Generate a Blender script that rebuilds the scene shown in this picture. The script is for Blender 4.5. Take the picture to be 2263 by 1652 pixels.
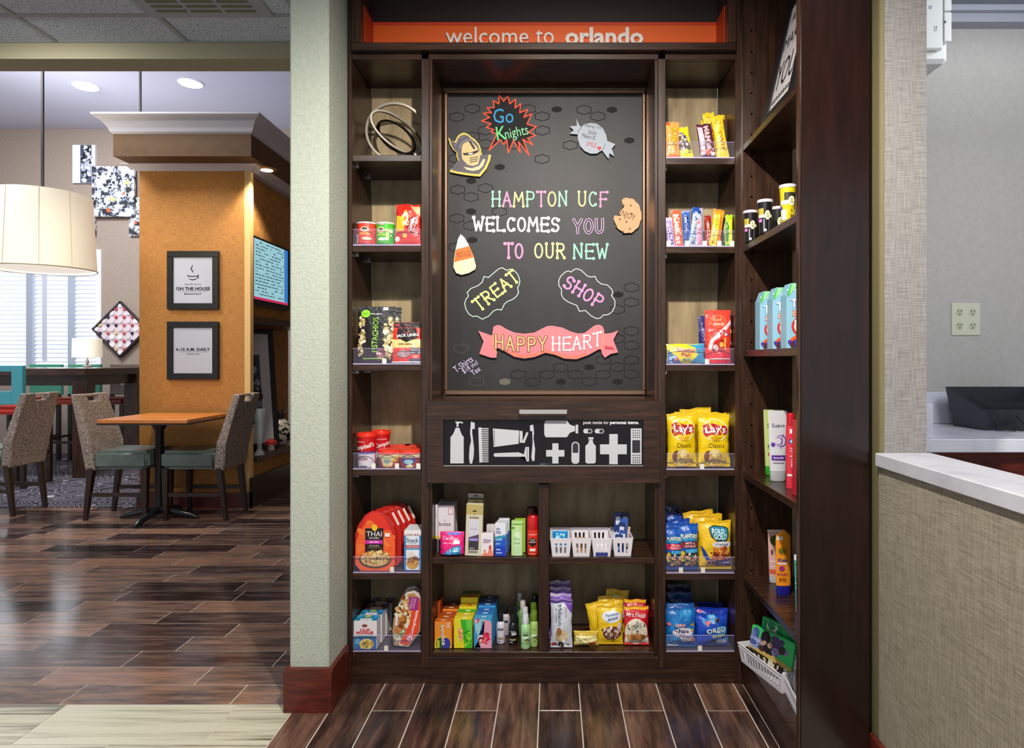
import bpy, bmesh, math, random
from mathutils import Vector, Matrix
for o in list(bpy.data.objects): bpy.data.objects.remove(o)
SC = bpy.context.scene
COL = SC.collection
F = 1482.0; CX = 1222.0; CY = 795.0; D = 2.6
HC = 715*D/F
PI = math.pi
# ---------------------------------------------------------------- camera
cd = bpy.data.cameras.new('camera'); cam = bpy.data.objects.new('camera', cd); COL.objects.link(cam)
cam.location = (0, 0, HC); cam.rotation_euler = (PI/2, 0, 0)
cd.sensor_width = 36; cd.lens = F/2263*36; cd.shift_x = -90.5/2263; cd.shift_y = -31/2263
cd.clip_start = 0.05
SC.camera = cam
# ---------------------------------------------------------------- world, exposure
w = bpy.data.worlds.new('world'); SC.world = w; w.use_nodes = True
bg = w.node_tree.nodes['Background']; bg.inputs[0].default_value = (0.88, 0.93, 1.0, 1); bg.inputs[1].default_value = 0.58
SC.view_settings.view_transform = 'Standard'; SC.view_settings.look = 'None'
SC.view_settings.gamma = 1; SC.view_settings.use_curve_mapping = False
SC.view_settings.exposure = 0.25
# ---------------------------------------------------------------- lights
def light(name, kind, loc, power, color=(1, 1, 1), size=0.1, target=None, spot=None, blend=0.5, sy=None):
    d = bpy.data.lights.new(name, kind); d.energy = power; d.color = color
    if kind == 'AREA':
        d.shape = 'RECTANGLE' if sy else 'DISK'; d.size = size
        if sy: d.size_y = sy
    else: d.shadow_soft_size = size
    if spot: d.spot_size = math.radians(spot); d.spot_blend = blend
    o = bpy.data.objects.new(name, d); COL.objects.link(o); o.location = loc
    if target:
        o.rotation_euler = (Vector(target)-Vector(loc)).to_track_quat('-Z', 'Y').to_euler()
    return o
light('downlight_shelves', 'SPOT', (0.08, 0.91, 2.68), 235, (1, 0.93, 0.82), 0.03, (0.05, 2.3, 0.35), 128, 0.75)
light('downlight_pillar', 'SPOT', (-1.0, 0.8, 2.68), 26, (0.97, 1, 0.93), 0.06, (-0.9, 2.0, 0.9), 110, 0.8)
light('downlight_desk', 'AREA', (0.5, 0.5, 2.68), 6, (1, 0.96, 0.9), 0.3, (1.05, 1.6, 0.6))
light('office_light', 'AREA', (2.1, 1.9, 2.66), 36, (0.95, 0.97, 1), 0.6, (2.1, 3.2, 1.1), sy=1.2)
light('dining_light', 'AREA', (-4.3, 4.4, 4.2), 110, (1, 0.95, 0.88), 1.2, (-4.3, 6.6, 0.5), sy=1.2)
light('dining_light_far', 'AREA', (-5.6, 6.6, 4.25), 170, (0.95, 0.97, 1), 1.5, (-5.6, 7.6, 0.5), sy=1.0)
light('dining_uplight', 'AREA', (-5.0, 7.2, 3.25), 16, (0.86, 0.9, 1), 1.6, (-4.6, 7.8, 4.4), sy=1.2)
light('column_spot', 'SPOT', (-3.0, 3.6, 2.72), 75, (1, 0.88, 0.66), 0.05, (-3.0, 5.7, 1.3), 80, 0.7)
light('hall_light', 'AREA', (-2.3, 2.6, 2.66), 12, (1, 0.96, 0.9), 0.5, (-2.3, 3.2, 0), sy=0.5)
light('niche_spot', 'SPOT', (-2.42, 5.62, 2.86), 70, (1, 0.88, 0.7), 0.04, (-2.78, 6.15, 0.8), 80, 0.6)

light('daylight_window', 'AREA', (-7.6, 9.6, 2.0), 110, (0.92, 0.96, 1), 4.0, (-6.8, 8.0, 1.4), sy=1.7)
# ---------------------------------------------------------------- helpers
def lin(h, a=1):
    h = h.lstrip('#'); h = h if len(h) == 6 else ''.join(c*2 for c in h); v = [int(h[i:i+2], 16)/255 for i in (0, 2, 4)]
    return tuple([(c/12.92 if c <= 0.04045 else ((c+0.055)/1.055)**2.4) for c in v]+[a])
def BX(px): return (px-CX)*D/F
def BZ(py): return HC-(py-CY)*D/F
def PX(px, y): return (px-CX)*y/F
def PZ(py, y): return HC-(py-CY)*y/F
def P(px, py, y): return (PX(px, y), y, PZ(py, y))
MATS = {}
def mat(h, rough=0.45, metal=0, emit=0, name=None, spec=None):
    k = (h, rough, metal, emit)
    if k in MATS: return MATS[k]
    m = bpy.data.materials.new(name or 'c_'+h.strip('#')); m.use_nodes = True
    b = m.node_tree.nodes['Principled BSDF']; b.inputs['Base Color'].default_value = lin(h)
    b.inputs['Roughness'].default_value = rough; b.inputs['Metallic'].default_value = metal
    if spec is not None: b.inputs['Specular IOR Level'].default_value = spec
    if emit:
        b.inputs['Emission Color'].default_value = lin(h); b.inputs['Emission Strength'].default_value = emit
    MATS[k] = m; return m
def pmat(name, cols, scale=(1, 1, 1), nscale=8, detail=6, rough=0.5, bump=0, bscale=None, rand=0, pos=(0.3, 0.7), coords='Object', bdist=0.002, rrand=0):
    """noise-ramp material; scale stretches the noise; rand>0 varies per object"""
    m = bpy.data.materials.new(name); m.use_nodes = True; nt = m.node_tree; N = nt.nodes; L = nt.links
    b = N['Principled BSDF']; b.inputs['Roughness'].default_value = rough
    tc = N.new('ShaderNodeTexCoord'); mp = N.new('ShaderNodeMapping'); mp.inputs['Scale'].default_value = scale
    L.new(tc.outputs[coords], mp.inputs['Vector'])
    if rand:
        oi = N.new('ShaderNodeObjectInfo'); mu = N.new('ShaderNodeMath'); mu.operation = 'MULTIPLY'; mu.inputs[1].default_value = 37
        cb = N.new('ShaderNodeCombineXYZ'); L.new(oi.outputs['Random'], mu.inputs[0])
        for i in range(3): L.new(mu.outputs[0], cb.inputs[i])
        L.new(cb.outputs[0], mp.inputs['Location'])
    n = N.new('ShaderNodeTexNoise'); n.inputs['Scale'].default_value = nscale; n.inputs['Detail'].default_value = detail; n.inputs['Roughness'].default_value = 0.65
    L.new(mp.outputs[0], n.inputs['Vector'])
    fac = n.outputs['Fac']
    if rand:
        m1 = N.new('ShaderNodeMath'); m1.operation = 'MULTIPLY_ADD'; m1.inputs[1].default_value = rand; m1.inputs[2].default_value = -rand/2
        wn = N.new('ShaderNodeMath'); wn.operation = 'FRACT'; m7 = N.new('ShaderNodeMath'); m7.operation = 'MULTIPLY'; m7.inputs[1].default_value = 7.31
        L.new(oi.outputs['Random'], m7.inputs[0]); L.new(m7.outputs[0], wn.inputs[0]); L.new(wn.outputs[0], m1.inputs[0])
        ad = N.new('ShaderNodeMath'); ad.operation = 'ADD'; L.new(fac, ad.inputs[0]); L.new(m1.outputs[0], ad.inputs[1]); fac = ad.outputs[0]
    r = N.new('ShaderNodeValToRGB'); e = r.color_ramp.elements
    p0, p1 = pos
    e[0].position = p0; e[0].color = lin(cols[0]); e[1].position = p1; e[1].color = lin(cols[-1])
    for i, c in enumerate(cols[1:-1]):
        q = e.new(p0+(p1-p0)*(i+1)/(len(cols)-1)); q.color = lin(c)
    L.new(fac, r.inputs['Fac']); L.new(r.outputs['Color'], b.inputs['Base Color'])
    if bump:
        bp = N.new('ShaderNodeBump'); bp.inputs['Strength'].default_value = bump; bp.inputs['Distance'].default_value = bdist
        if bscale:
            n2 = N.new('ShaderNodeTexNoise'); n2.inputs['Scale'].default_value = bscale; n2.inputs['Detail'].default_value = 3
            L.new(mp.outputs[0], n2.inputs['Vector']); L.new(n2.outputs['Fac'], bp.inputs['Height'])
        else: L.new(n.outputs['Fac'], bp.inputs['Height'])
        L.new(bp.outputs[0], b.inputs['Normal'])
    return m
def weave(name, c0, c1, sx, sy, sz, rough=0.7, mixn=0.5, bump=0.3):
    """woven wallcovering: two crossed stretched noises"""
    m = bpy.data.materials.new(name); m.use_nodes = True; nt = m.node_tree; N = nt.nodes; L = nt.links
    b = N['Principled BSDF']; b.inputs['Roughness'].default_value = rough
    tc = N.new('ShaderNodeTexCoord'); outs = []
    for s in (sx, sy):
        mp = N.new('ShaderNodeMapping'); mp.inputs['Scale'].default_value = s; L.new(tc.outputs['Object'], mp.inputs['Vector'])
        n = N.new('ShaderNodeTexNoise'); n.inputs['Scale'].default_value = sz; n.inputs['Detail'].default_value = 4; L.new(mp.outputs[0], n.inputs['Vector']); outs.append(n.outputs['Fac'])
    mx = N.new('ShaderNodeMath'); mx.operation = 'MULTIPLY_ADD'; mx.inputs[1].default_value = mixn
    m2 = N.new('ShaderNodeMath'); m2.operation = 'MULTIPLY'; m2.inputs[1].default_value = 1-mixn
    L.new(outs[1], m2.inputs[0]); L.new(outs[0], mx.inputs[0]); L.new(m2.outputs[0], mx.inputs[2])
    r = N.new('ShaderNodeValToRGB'); e = r.color_ramp.elements; e[0].position = 0.36; e[0].color = lin(c0); e[1].position = 0.6; e[1].color = lin(c1)
    L.new(mx.outputs[0], r.inputs['Fac']); L.new(r.outputs['Color'], b.inputs['Base Color'])
    bp = N.new('ShaderNodeBump'); bp.inputs['Strength'].default_value = bump; bp.inputs['Distance'].default_value = 0.002
    L.new(mx.outputs[0], bp.inputs['Height']); L.new(bp.outputs[0], b.inputs['Normal'])
    return m
def clearmat(name, tint, amount, rough=0.05):
    m = bpy.data.materials.new(name); m.use_nodes = True; nt = m.node_tree; N = nt.nodes; L = nt.links
    b = N['Principled BSDF']; b.inputs['Base Color'].default_value = lin(tint); b.inputs['Roughness'].default_value = rough
    t = N.new('ShaderNodeBsdfTransparent'); mx = N.new('ShaderNodeMixShader'); mx.inputs[0].default_value = amount
    L.new(t.outputs[0], mx.inputs[1]); L.new(b.outputs[0], mx.inputs[2]); L.new(mx.outputs[0], N['Material Output'].inputs['Surface'])
    return m
WOOD = pmat('dark_wood', ['#20110b', '#33200f'.replace('0f','16'), '#4a3023'], (6, 6, 0.5), 9, 8, 0.3, 0.12)
WOODH = pmat('dark_wood_h', ['#20110b', '#332016', '#4a3023'], (0.5, 6, 6), 9, 8, 0.28, 0.12)
WOODR = pmat('red_wood', ['#3a100c', '#571d15', '#6d2a1e'], (1.2, 6, 8), 7, 8, 0.3, 0.1)
BACKP = pmat('olive_back_veneer', ['#7a684e', '#9f8b69', '#b4a07c'], (3, 3, 0.7), 5, 6, 0.6)
STUCCO = pmat('stucco', ['#aab1a4', '#b9bfb3'], (1, 1, 1), 60, 4, 0.8, 0.9, 110, bdist=0.003)
STUCCOG = pmat('stucco_grey', ['#a3a19e', '#adaba8'], (1, 1, 1), 40, 4, 0.8, 0.5, 90)
CHROME = mat('#c9c6c2', 0.2, 1); STEEL = mat('#cfcac5', 0.3, 0.8)
BRONZE = mat('#9a7a68', 0.32, 0.75)
WHITE = mat('#f2f2f2'); BLACK = mat('#0d0d10')
ACRYL = clearmat('acrylic', '#b9b4d8', 0.05); GLASS = clearmat('dark_glass', '#1c191f', 0.42, 0.06)
ACRYLE = mat('#b9b2dc', 0.15)

class MB:
    def __init__(s): s.v = []; s.f = []; s.mi = []; s.mats = []
    def m(s, mt):
        if mt not in s.mats: s.mats.append(mt)
        return s.mats.index(mt)
    def add(s, vs, fs, mt):
        b = len(s.v); i = s.m(mt); s.v += [tuple(v) for v in vs]
        for f in fs: s.f.append([b+k for k in f]); s.mi.append(i)
        return s
    def box(s, x0, y0, z0, x1, y1, z1, mt):
        v = [(x, y, z) for z in (z0, z1) for y in (y0, y1) for x in (x0, x1)]
        return s.add(v, [(0, 2, 3, 1), (4, 5, 7, 6), (0, 1, 5, 4), (2, 6, 7, 3), (0, 4, 6, 2), (1, 3, 7, 5)], mt)
    def prism(s, poly, y0, y1, mt):          # poly in (x,z), extruded along y
        n = len(poly); v = [(x, y0, z) for x, z in poly]+[(x, y1, z) for x, z in poly]
        return s.add(v, [list(range(n))[::1], list(range(2*n-1, n-1, -1))]+[(i, i+n, (i+1) % n+n, (i+1) % n) for i in range(n)], mt)
    def lathe(s, prof, mt, n=20, c=(0, 0, 0), sx=1, sy=1, cap=True):
        v = []; f = []
        for r, z in prof:
            for k in range(n):
                a = 2*PI*k/n; v.append((c[0]+r*sx*math.cos(a), c[1]+r*sy*math.sin(a), c[2]+z))
        for j in range(len(prof)-1):
            for k in range(n):
                k2 = (k+1) % n; f.append((j*n+k, j*n+k2, (j+1)*n+k2, (j+1)*n+k))
        if cap: f.append(list(range(n))[::-1]); f.append([(len(prof)-1)*n+k for k in range(n)])
        return s.add(v, f, mt)
    def tube(s, pts, r, mt, n=8, closed=False):
        pts = [Vector(p) for p in pts]; N = len(pts); v = []; f = []; rs = r if isinstance(r, (list, tuple)) else [r]*N
        up0 = None
        for i, p in enumerate(pts):
            if closed: t = pts[(i+1) % N]-pts[i-1]
            else: t = pts[min(i+1, N-1)]-pts[max(i-1, 0)]
            t.normalize()
            if up0 is None:
                up0 = Vector((0, 0, 1)) if abs(t.z) < 0.9 else Vector((1, 0, 0))
            a = t.cross(up0); a.normalize(); b = a.cross(t); b.normalize(); up0 = b
            for k in range(n):
                q = 2*PI*k/n; v.append(p+(a*math.cos(q)+b*math.sin(q))*rs[i])
        for i in range(N if closed else N-1):
            j = (i+1) % N
            for k in range(n):
                k2 = (k+1) % n; f.append((i*n+k, i*n+k2, j*n+k2, j*n+k))
        if not closed: f.append(list(range(n))[::-1]); f.append([(N-1)*n+k for k in range(n)])
        return s.add(v, f, mt)
    def build(s, name, parent=None, bevel=0, smooth=False, seg=1, fix=True):
        me = bpy.data.meshes.new(name); me.from_pydata(s.v, [], s.f)
        for m_ in s.mats: me.materials.append(m_)
        for p, i in zip(me.polygons, s.mi): p.material_index = i
        if bevel or fix:
            bm = bmesh.new(); bm.from_mesh(me)
            if fix: bmesh.ops.recalc_face_normals(bm, faces=bm.faces)
            if bevel: bmesh.ops.bevel(bm, geom=[e for e in bm.edges if e.is_manifold and e.calc_face_angle(0) > 0.5], offset=bevel, segments=seg, affect='EDGES', clamp_overlap=True)
            bm.to_mesh(me); bm.free()
        if smooth:
            for p in me.polygons: p.use_smooth = True
            try: me.set_sharp_from_angle(angle=math.radians(40))
            except Exception: pass
        o = bpy.data.objects.new(name, me); COL.objects.link(o)
        if parent: o.parent = parent
        return o
def tag(o, label, cat, group=None, kind=None):
    if label: o['label'] = label
    if cat: o['category'] = cat
    if group: o['group'] = group
    if kind: o['kind'] = kind
    return o
def thing(name, label, cat, loc=(0, 0, 0), rot=(0, 0, 0), group=None):
    o = bpy.data.objects.new(name, None); COL.objects.link(o); o.location = loc; o.rotation_euler = rot
    o.empty_display_size = 0.05
    return tag(o, label, cat, group)
def struct(name, mb, **k):
    o = mb.build(name, **k); o['kind'] = 'structure'; return o
def bx(*a):  # one-box part builder: (name,parent,x0,y0,z0,x1,y1,z1,mat[,bevel])
    name, parent, x0, y0, z0, x1, y1, z1, mt = a[:9]
    return MB().box(x0, y0, z0, x1, y1, z1, mt).build(name, parent, bevel=a[9] if len(a) > 9 else 0)
# ---- 2D art
TXT = {}
def text2d(s, b=0, sh=0):
    k = (s, b, sh)
    if k in TXT: return TXT[k]
    c = bpy.data.curves.new('t', 'FONT'); c.body = s; c.size = 1; c.resolution_u = 2; c.offset = b; c.shear = sh
    o = bpy.data.objects.new('t', c); COL.objects.link(o)
    dg = bpy.context.evaluated_depsgraph_get(); me = bpy.data.meshes.new_from_object(o.evaluated_get(dg))
    vs = [(v.co.x, v.co.y) for v in me.vertices]; fs = [list(p.vertices) for p in me.polygons]
    bpy.data.objects.remove(o); bpy.data.curves.remove(c); bpy.data.meshes.remove(me)
    x0 = min(v[0] for v in vs); x1 = max(v[0] for v in vs); y0 = min(v[1] for v in vs); y1 = max(v[1] for v in vs)
    vs = [((x-x0)/(x1-x0)-0.5, (y-y0)/(y1-y0)-0.5) for x, y in vs]
    TXT[k] = (vs, fs); return TXT[k]
def R(u0, v0, u1, v1, c): return ('p', [(u0, v0), (u1, v0), (u1, v1), (u0, v1)], c)
def E(cu, cv, ru, rv, c, n=22): return ('p', [(cu+ru*math.cos(2*PI*k/n), cv+rv*math.sin(2*PI*k/n)) for k in range(n)], c)
def G(pts, c): return ('p', pts, c)
def T(s, cu, cv, w_, h_, c, ang=0, b=0, sh=0): return ('t', s, cu, cv, w_, h_, c, ang, b, sh)
def B(cu, cv, ru, rv, cols, n=25, size=0.06, seed=1): return ('b', cu, cv, ru, rv, cols, n, size, seed)
def BARC(u0, v0, u1, v1):
    out = [R(u0, v0, u1, v1, '#f5f5f5')]; n = 9
    for i in range(n): 
        a = u0+(u1-u0)*(i+0.25+0.2*(i % 3 == 0))/n; out.append(R(a, v0+0.1*(v1-v0), a+(u1-u0)*0.4/n, v1-0.1*(v1-v0), '#222222'))
    return out
def flat_elems(el):
    out = []
    for e in el:
        if isinstance(e, list): out += flat_elems(e)
        else: out.append(e)
    return out
WM = {}
def wmat(h, rough=0.35):
    """crinkled film: the plain colour with a wrinkle bump"""
    if (h, rough) in WM: return WM[(h, rough)]
    m = mat(h, rough).copy(); nt = m.node_tree; N = nt.nodes; L = nt.links
    tc = N.new('ShaderNodeTexCoord'); n = N.new('ShaderNodeTexNoise'); n.inputs['Scale'].default_value = 34; n.inputs['Detail'].default_value = 2; n.inputs['Distortion'].default_value = 1.2
    L.new(tc.outputs['Object'], n.inputs['Vector']); bp = N.new('ShaderNodeBump'); bp.inputs['Strength'].default_value = 0.55; bp.inputs['Distance'].default_value = 0.006
    L.new(n.outputs['Fac'], bp.inputs['Height']); L.new(bp.outputs[0], N['Principled BSDF'].inputs['Normal']); WM[(h, rough)] = m; return m
def art(parent, name, elems, S, W, H, curved=False, rough=0.42, mf=None, clip=True):
    mf = mf or mat
    mb = MB(); off = 0.0004
    for e in flat_elems(elems):
        off += 0.0002 if curved else 0.00004
        if e[0] == 'p': groups = [([(u, v) for u, v in e[1]], [list(range(len(e[1])))], e[2])]
        elif e[0] == 't':
            _, s_, cu, cv, w_, h_, c, ang, b_, sh_ = e
            vs, fs = text2d(s_, b_, sh_); ca, sa = math.cos(math.radians(ang)), math.sin(math.radians(ang))
            o_ = []
            for x, y in vs:
                X = x*w_*W if abs(ang) < 46 else x*w_*H; Y = y*h_*H if abs(ang) < 46 else y*h_*W
                o_.append((cu+(X*ca-Y*sa)/W, cv+(X*sa+Y*ca)/H))
            groups = [(o_, fs, c)]
        else:
            _, cu, cv, ru, rv, cols, n, size, seed = e; rg = random.Random(seed); groups = []
            for i in range(n):
                a = rg.random()*2*PI; q = math.sqrt(rg.random()); x = cu+ru*q*math.cos(a); y = cv+rv*q*math.sin(a); s1 = size*(0.6+rg.random()*0.7); th = rg.random()*PI; el_ = 0.45+0.5*rg.random()
                pts = []
                for k in range(8):
                    t = 2*PI*k/8; X = s1*W*math.cos(t); Y = s1*W*el_*math.sin(t)
                    pts.append((x+(X*math.cos(th)-Y*math.sin(th))/W, y+(X*math.sin(th)+Y*math.cos(th))/H))
                groups.append((pts, [list(range(8))], cols[i % len(cols)]))
        for gi, (vs, fs, c) in enumerate(groups):
            off += 0.000012
            if clip: vs = [(min(max(u, 0.004), 0.996), min(max(v, 0.004), 0.996)) for u, v in vs]
            if curved or (len(vs) > 4 and e[0] == 'p'):
                bm = bmesh.new(); bv = [bm.verts.new((u*W, v*H, 0)) for u, v in vs]
                for f in fs:
                    try: bm.faces.new([bv[i] for i in f])
                    except Exception: pass
                bmesh.ops.triangulate(bm, faces=bm.faces[:])
                if curved:
                    Lm = max(min(W, H)*0.11, 0.006)
                    for _i in range(4):
                        es = [x for x in bm.edges if x.calc_length() > Lm]
                        if not es: break
                        bmesh.ops.subdivide_edges(bm, edges=es, cuts=1); bmesh.ops.triangulate(bm, faces=bm.faces[:])
                bm.verts.index_update(); vs = [(v.co.x/W, v.co.y/H) for v in bm.verts]; fs = [[v.index for v in f.verts] for f in bm.faces]; bm.free()
            mb.add([S(u, v, off) for u, v in vs], fs, mf(c, rough))
    return mb.build(name, parent, fix=False, smooth=curved)
# ---------------------------------------------------------------- package builders
def bagf(W, H, Tk, seed, gusset=False, crimp=0.07, pinch=0.06):
    rg = random.Random(seed); ph = [rg.random()*6 for _ in range(6)]
    def th(u, v):
        u = min(max(u, 0), 1); v = min(max(v, 0), 1)
        a = (max(math.sin(PI*u), 0))**0.55
        if gusset: b = min(1, (1-v)/0.85)**0.8 if v > 0.08 else 0.9+0.1*v/0.08
        else:
            vv = (v-crimp)/(1-2*crimp); b = 0 if vv <= 0 or vv >= 1 else (math.sin(PI*vv))**0.5
        wr = 1+0.07*math.sin(u*17+ph[0]+v*6)+0.08*math.sin(v*15+ph[1]-u*5)+0.05*math.sin((u+v)*24+ph[2])
        return 0.5*Tk*a*b*wr
    def outx(u, v):
        vv = min(max(v, 0), 1); p = 1-pinch*math.sin(PI*vv)*(1 if not gusset else 0.4)+0.012*math.sin(v*22+ph[3])
        return (u-0.5)*W*p
    def S(u, v, off=0):
        zz = v*H+(0.012*H*math.sin(u*11+ph[4])*(v if v > 0.5 else 0)*(0 if gusset else 1))
        return (outx(u, v), -th(u, v)-off-0.0012, zz)
    return S, th, outx
def bag(name, label, x0, yt, x1, y, zb, Tk, color, elems, cat='snack bag', group=None, seed=1, gusset=False, rz=0, ry=0, lean=0.08, crimp=0.07, back='#c9c9cc', rough=0.32, W=None, H=None, xc=None, rrz=None, pname='front_print', edge=None, pinch=0.06):
    W = W or (x1-x0)*y/F; X = PX((x0+x1)/2, y) if xc is None else xc; H = H or PZ(yt, y)-zb
    t = thing(name, label, cat, (X, y+Tk/2, zb+0.0015+0.5*Tk*math.sin(lean)+0.5*W*abs(math.sin(ry))), (-lean, ry, rz), group)
    S, th, ox = bagf(W, H, Tk, seed, gusset, crimp, pinch)
    nu, nv = 14, 18; mb = MB(); v = []; 
    for sgn in (1, -1):
        for j in range(nv+1):
            for i in range(nu+1):
                p = S(i/nu, j/nv); yy = p[1] if sgn == 1 else (th(i/nu, j/nv)*(1 if not gusset else 0.8)+0.0012)
                v.append((p[0], yy, p[2]))
    n1 = (nu+1)*(nv+1); f = []
    for j in range(nv):
        for i in range(nu):
            a = j*(nu+1)+i; f.append((a, a+1, a+nu+2, a+nu+1)); f.append((n1+a, n1+a+nu+1, n1+a+nu+2, n1+a+1))
    for j in range(nv):
        a = j*(nu+1); f.append((a, a+nu+1, n1+a+nu+1, n1+a)); a += nu; f.append((a, n1+a, n1+a+nu+1, a+nu+1))
    for i in range(nu):
        f.append((i, n1+i, n1+i+1, i+1)); a = nv*(nu+1)+i; f.append((a, a+1, n1+a+1, n1+a))
    mb.add(v, f, wmat(color, rough)); mb.build('wrapper', t, smooth=True)
    if elems: art(t, pname, elems, S, W, H, True, rough, wmat)
    if not gusset and crimp > 0.03:       # crimped seal strips: ribs across the ends
        for vv in ((0.012, crimp*0.8), (1-crimp*0.8, 0.988)):
            cm = MB()
            for k in range(3):
                a = vv[0]+(vv[1]-vv[0])*(k+0.2)/3; b_ = a+(vv[1]-vv[0])*0.16
                pts = [S(u/8, q, 0.0004) for q in (a, b_) for u in range(9)]
                cm.add(pts, [(i, i+1, i+10, i+9) for i in range(8)], mat(edge or color, 0.25))
            cm.build('crimped_seal', t, fix=False)
    return t
def carton(name, label, x0, yt, x1, y, zb, dp, color, elems, side=None, top=None, cat='box', group=None, rz=0, ry=0, lean=0, rough=0.42, W=None, H=None, xc=None, topel=None, sideel=None):
    W = W or (x1-x0)*y/F; X = PX((x0+x1)/2, y) if xc is None else xc; H = H or PZ(yt, y)-zb
    t = thing(name, label, cat, (X, y+dp/2, zb+0.001), (-lean, ry, rz), group)
    MB().box(-W/2, -dp/2, 0, W/2, dp/2, H, mat(side or color, rough)).build('carton', t, bevel=min(0.0012, W*0.05))
    if side: elems = [R(0.01, 0.01, 0.99, 0.99, color)]+flat_elems(elems)
    S = lambda u, v, off=0: ((u-0.5)*W, -dp/2-off, v*H)
    if elems: art(t, 'front_print', elems, S, W, H)
    if topel: art(t, 'top_print', topel, lambda u, v, off=0: ((u-0.5)*W, -dp/2+v*dp, H+off), W, dp)
    if sideel: art(t, 'side_print', sideel, lambda u, v, off=0: (-W/2-off, dp/2-u*dp, v*H), dp, H)
    return t
def can(name, label, px, y, zb, r, prof, elems, cat='can', color='#cc2222', parts=(), group=None, sx=1, sy=1, n=24, rough=0.35, band=None, rz=0, art_h=None, ry=0, span=None):
    """prof [(r_frac, z_abs)]; parts [(name, prof, color, rough)]"""
    t = thing(name, label, cat, (PX(px, y), y+r*sy, zb+0.001), (0, ry, rz), group)
    pr = [(a*r, z) for a, z in prof]; MB().lathe(pr, mat(color, rough), n, sx=sx, sy=sy).build('body', t, smooth=True)
    for nm, p2, c2, rg2 in parts: MB().lathe([(a*r, z) for a, z in p2], mat(c2, rg2), n, sx=sx, sy=sy).build(nm, t, smooth=True)
    H = prof[-1][1]
    def rad(z):
        for (r0, z0), (r1, z1) in zip(pr, pr[1:]):
            if z0 <= z <= z1 and z1 > z0: return r0+(r1-r0)*(z-z0)/(z1-z0)
        return pr[-1][0]
    W = 2*r*sx
    def S(u, v, off=0):
        z = v*H; a = -PI/2+(u-0.5)*2.6; q = rad(z)+off; return (q*sx*math.cos(a), q*sy*math.sin(a), z)
    if elems: art(t, 'label', elems, S, W*1.25, H, True)
    return t
def tube_pack(name, label, x0, yt, x1, y, zb, color, capcol, elems, cat='tube', caph=0.12, ry_=0.35, cap_label=None, group=None, rz=0, W=None, H=None, xc=None, rough=0.35, round_top=False, wtop=1.0, wbot=0.8):
    W = W or (x1-x0)*y/F; X = PX((x0+x1)/2, y) if xc is None else xc; H = H or PZ(yt, y)-zb
    t = thing(name, label, cat, (X, y+W*ry_/2, zb+0.001), (0, 0, rz), group)
    def sec(v): # half width, half depth
        if round_top:
            k = 1 if v < 0.88 else max(0.25, math.sqrt(max(0, 1-((v-0.88)/0.125)**2)))
            return W/2*k*(wbot+(1-wbot)*min(1, v*3)), W*ry_/2*k
        return W/2*(wbot+(wtop-wbot)*v), W*ry_/2*(1-v**1.6)+0.0012
    n = 24; mb = MB(); vs = []; f = []; lv = [caph+(1-caph)*j/12 for j in range(13)]
    for v in lv:
        a, b = sec(v)
        for k in range(n):
            q = 2*PI*k/n; vs.append((a*math.cos(q), b*math.sin(q), v*H))
    for j in range(12):
        for k in range(n): f.append((j*n+k, j*n+(k+1) % n, (j+1)*n+(k+1) % n, (j+1)*n+k))
    f.append(list(range(n))[::-1]); f.append([12*n+k for k in range(n)])
    mb.add(vs, f, mat(color, rough)); mb.build('body', t, smooth=True)
    a, b = sec(caph); c = MB(); c.lathe([(0.9, 0), (1, caph*H*0.12), (1, caph*H*0.97)], mat(capcol, 0.3), n, sx=a*0.98, sy=max(b, W*0.14)*0.98); c.build('cap', t, smooth=True)
    def S(u, v, off=0):
        a, b = sec(v); q = -PI/2+(u-0.5)*PI*0.96; return ((a+off)*math.cos(q), (b+off)*math.sin(q), v*H)
    if elems: art(t, 'label', elems, S, W, H, True)
    return t
def tagpiece(parent, x, z0, y):
    MB().box(x-0.008, y-0.002, z0, x+0.008, y-0.0008, z0+0.02, mat('#e8e6da')).build('price_tag', parent)
def tray(xa, xb, zs, label, tags=(), h=0.062):
    t = thing('shelf_tray', label, 'tray', ((xa+xb)/2, D+0.004, zs), (0, 0, 0), 'clear trays on the bookcase shelves'); W = xb-xa-0.006
    MB().box(-W/2, 0.0022, 0, W/2, 0.255, 0.002, ACRYL).build('tray_base', t)
    MB().box(-W/2, 0, 0, W/2, 0.002, h, ACRYL).build('front_lip', t)
    MB().box(-W/2, -0.001, h, W/2, 0.002, h+0.0012, ACRYLE).box(-W/2, -0.0015, 0, W/2, -0.0002, 0.004, ACRYLE).build('lip_edge', t)
    for x in tags: tagpiece(t, min(max(PX(x, D)-(xa+xb)/2, -W/2+0.009), W/2-0.009), 0.003, 0)
    return t
# ---------------------------------------------------------------- floor
GROUT = pmat('grout', ['#beb2aa', '#d4c9c0'], nscale=20, rough=0.8)
GROUTD = mat('#3a3230', 0.8)
PLANK = pmat('wood_look_tile', ['#1a1214', '#35272a', '#544340', '#6f5950', '#8c6a5a'], (1.2, 9, 9), 3.2, 9, 0.16, 0.35, rand=0.42, pos=(0.24, 0.72), bdist=0.0012)
PLANKN = pmat('wood_look_tile_near', ['#1f1614', '#3c2b26', '#5c4338', '#7d5d4c'], (1.2, 9, 9), 3.2, 9, 0.2, 0.2, rand=0.2, pos=(0.26, 0.68), bdist=0.0012)
LTILE = pmat('striped_light_tile', ['#55523f', '#9a9782', '#b6b39e', '#c0beaa'], (0.45, 12, 9), 2.6, 7, 0.3, 0.1, rand=0.1, pos=(0.36, 0.56))
CARP = bpy.data.materials.new('carpet_swirls'); CARP.use_nodes = True
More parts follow.
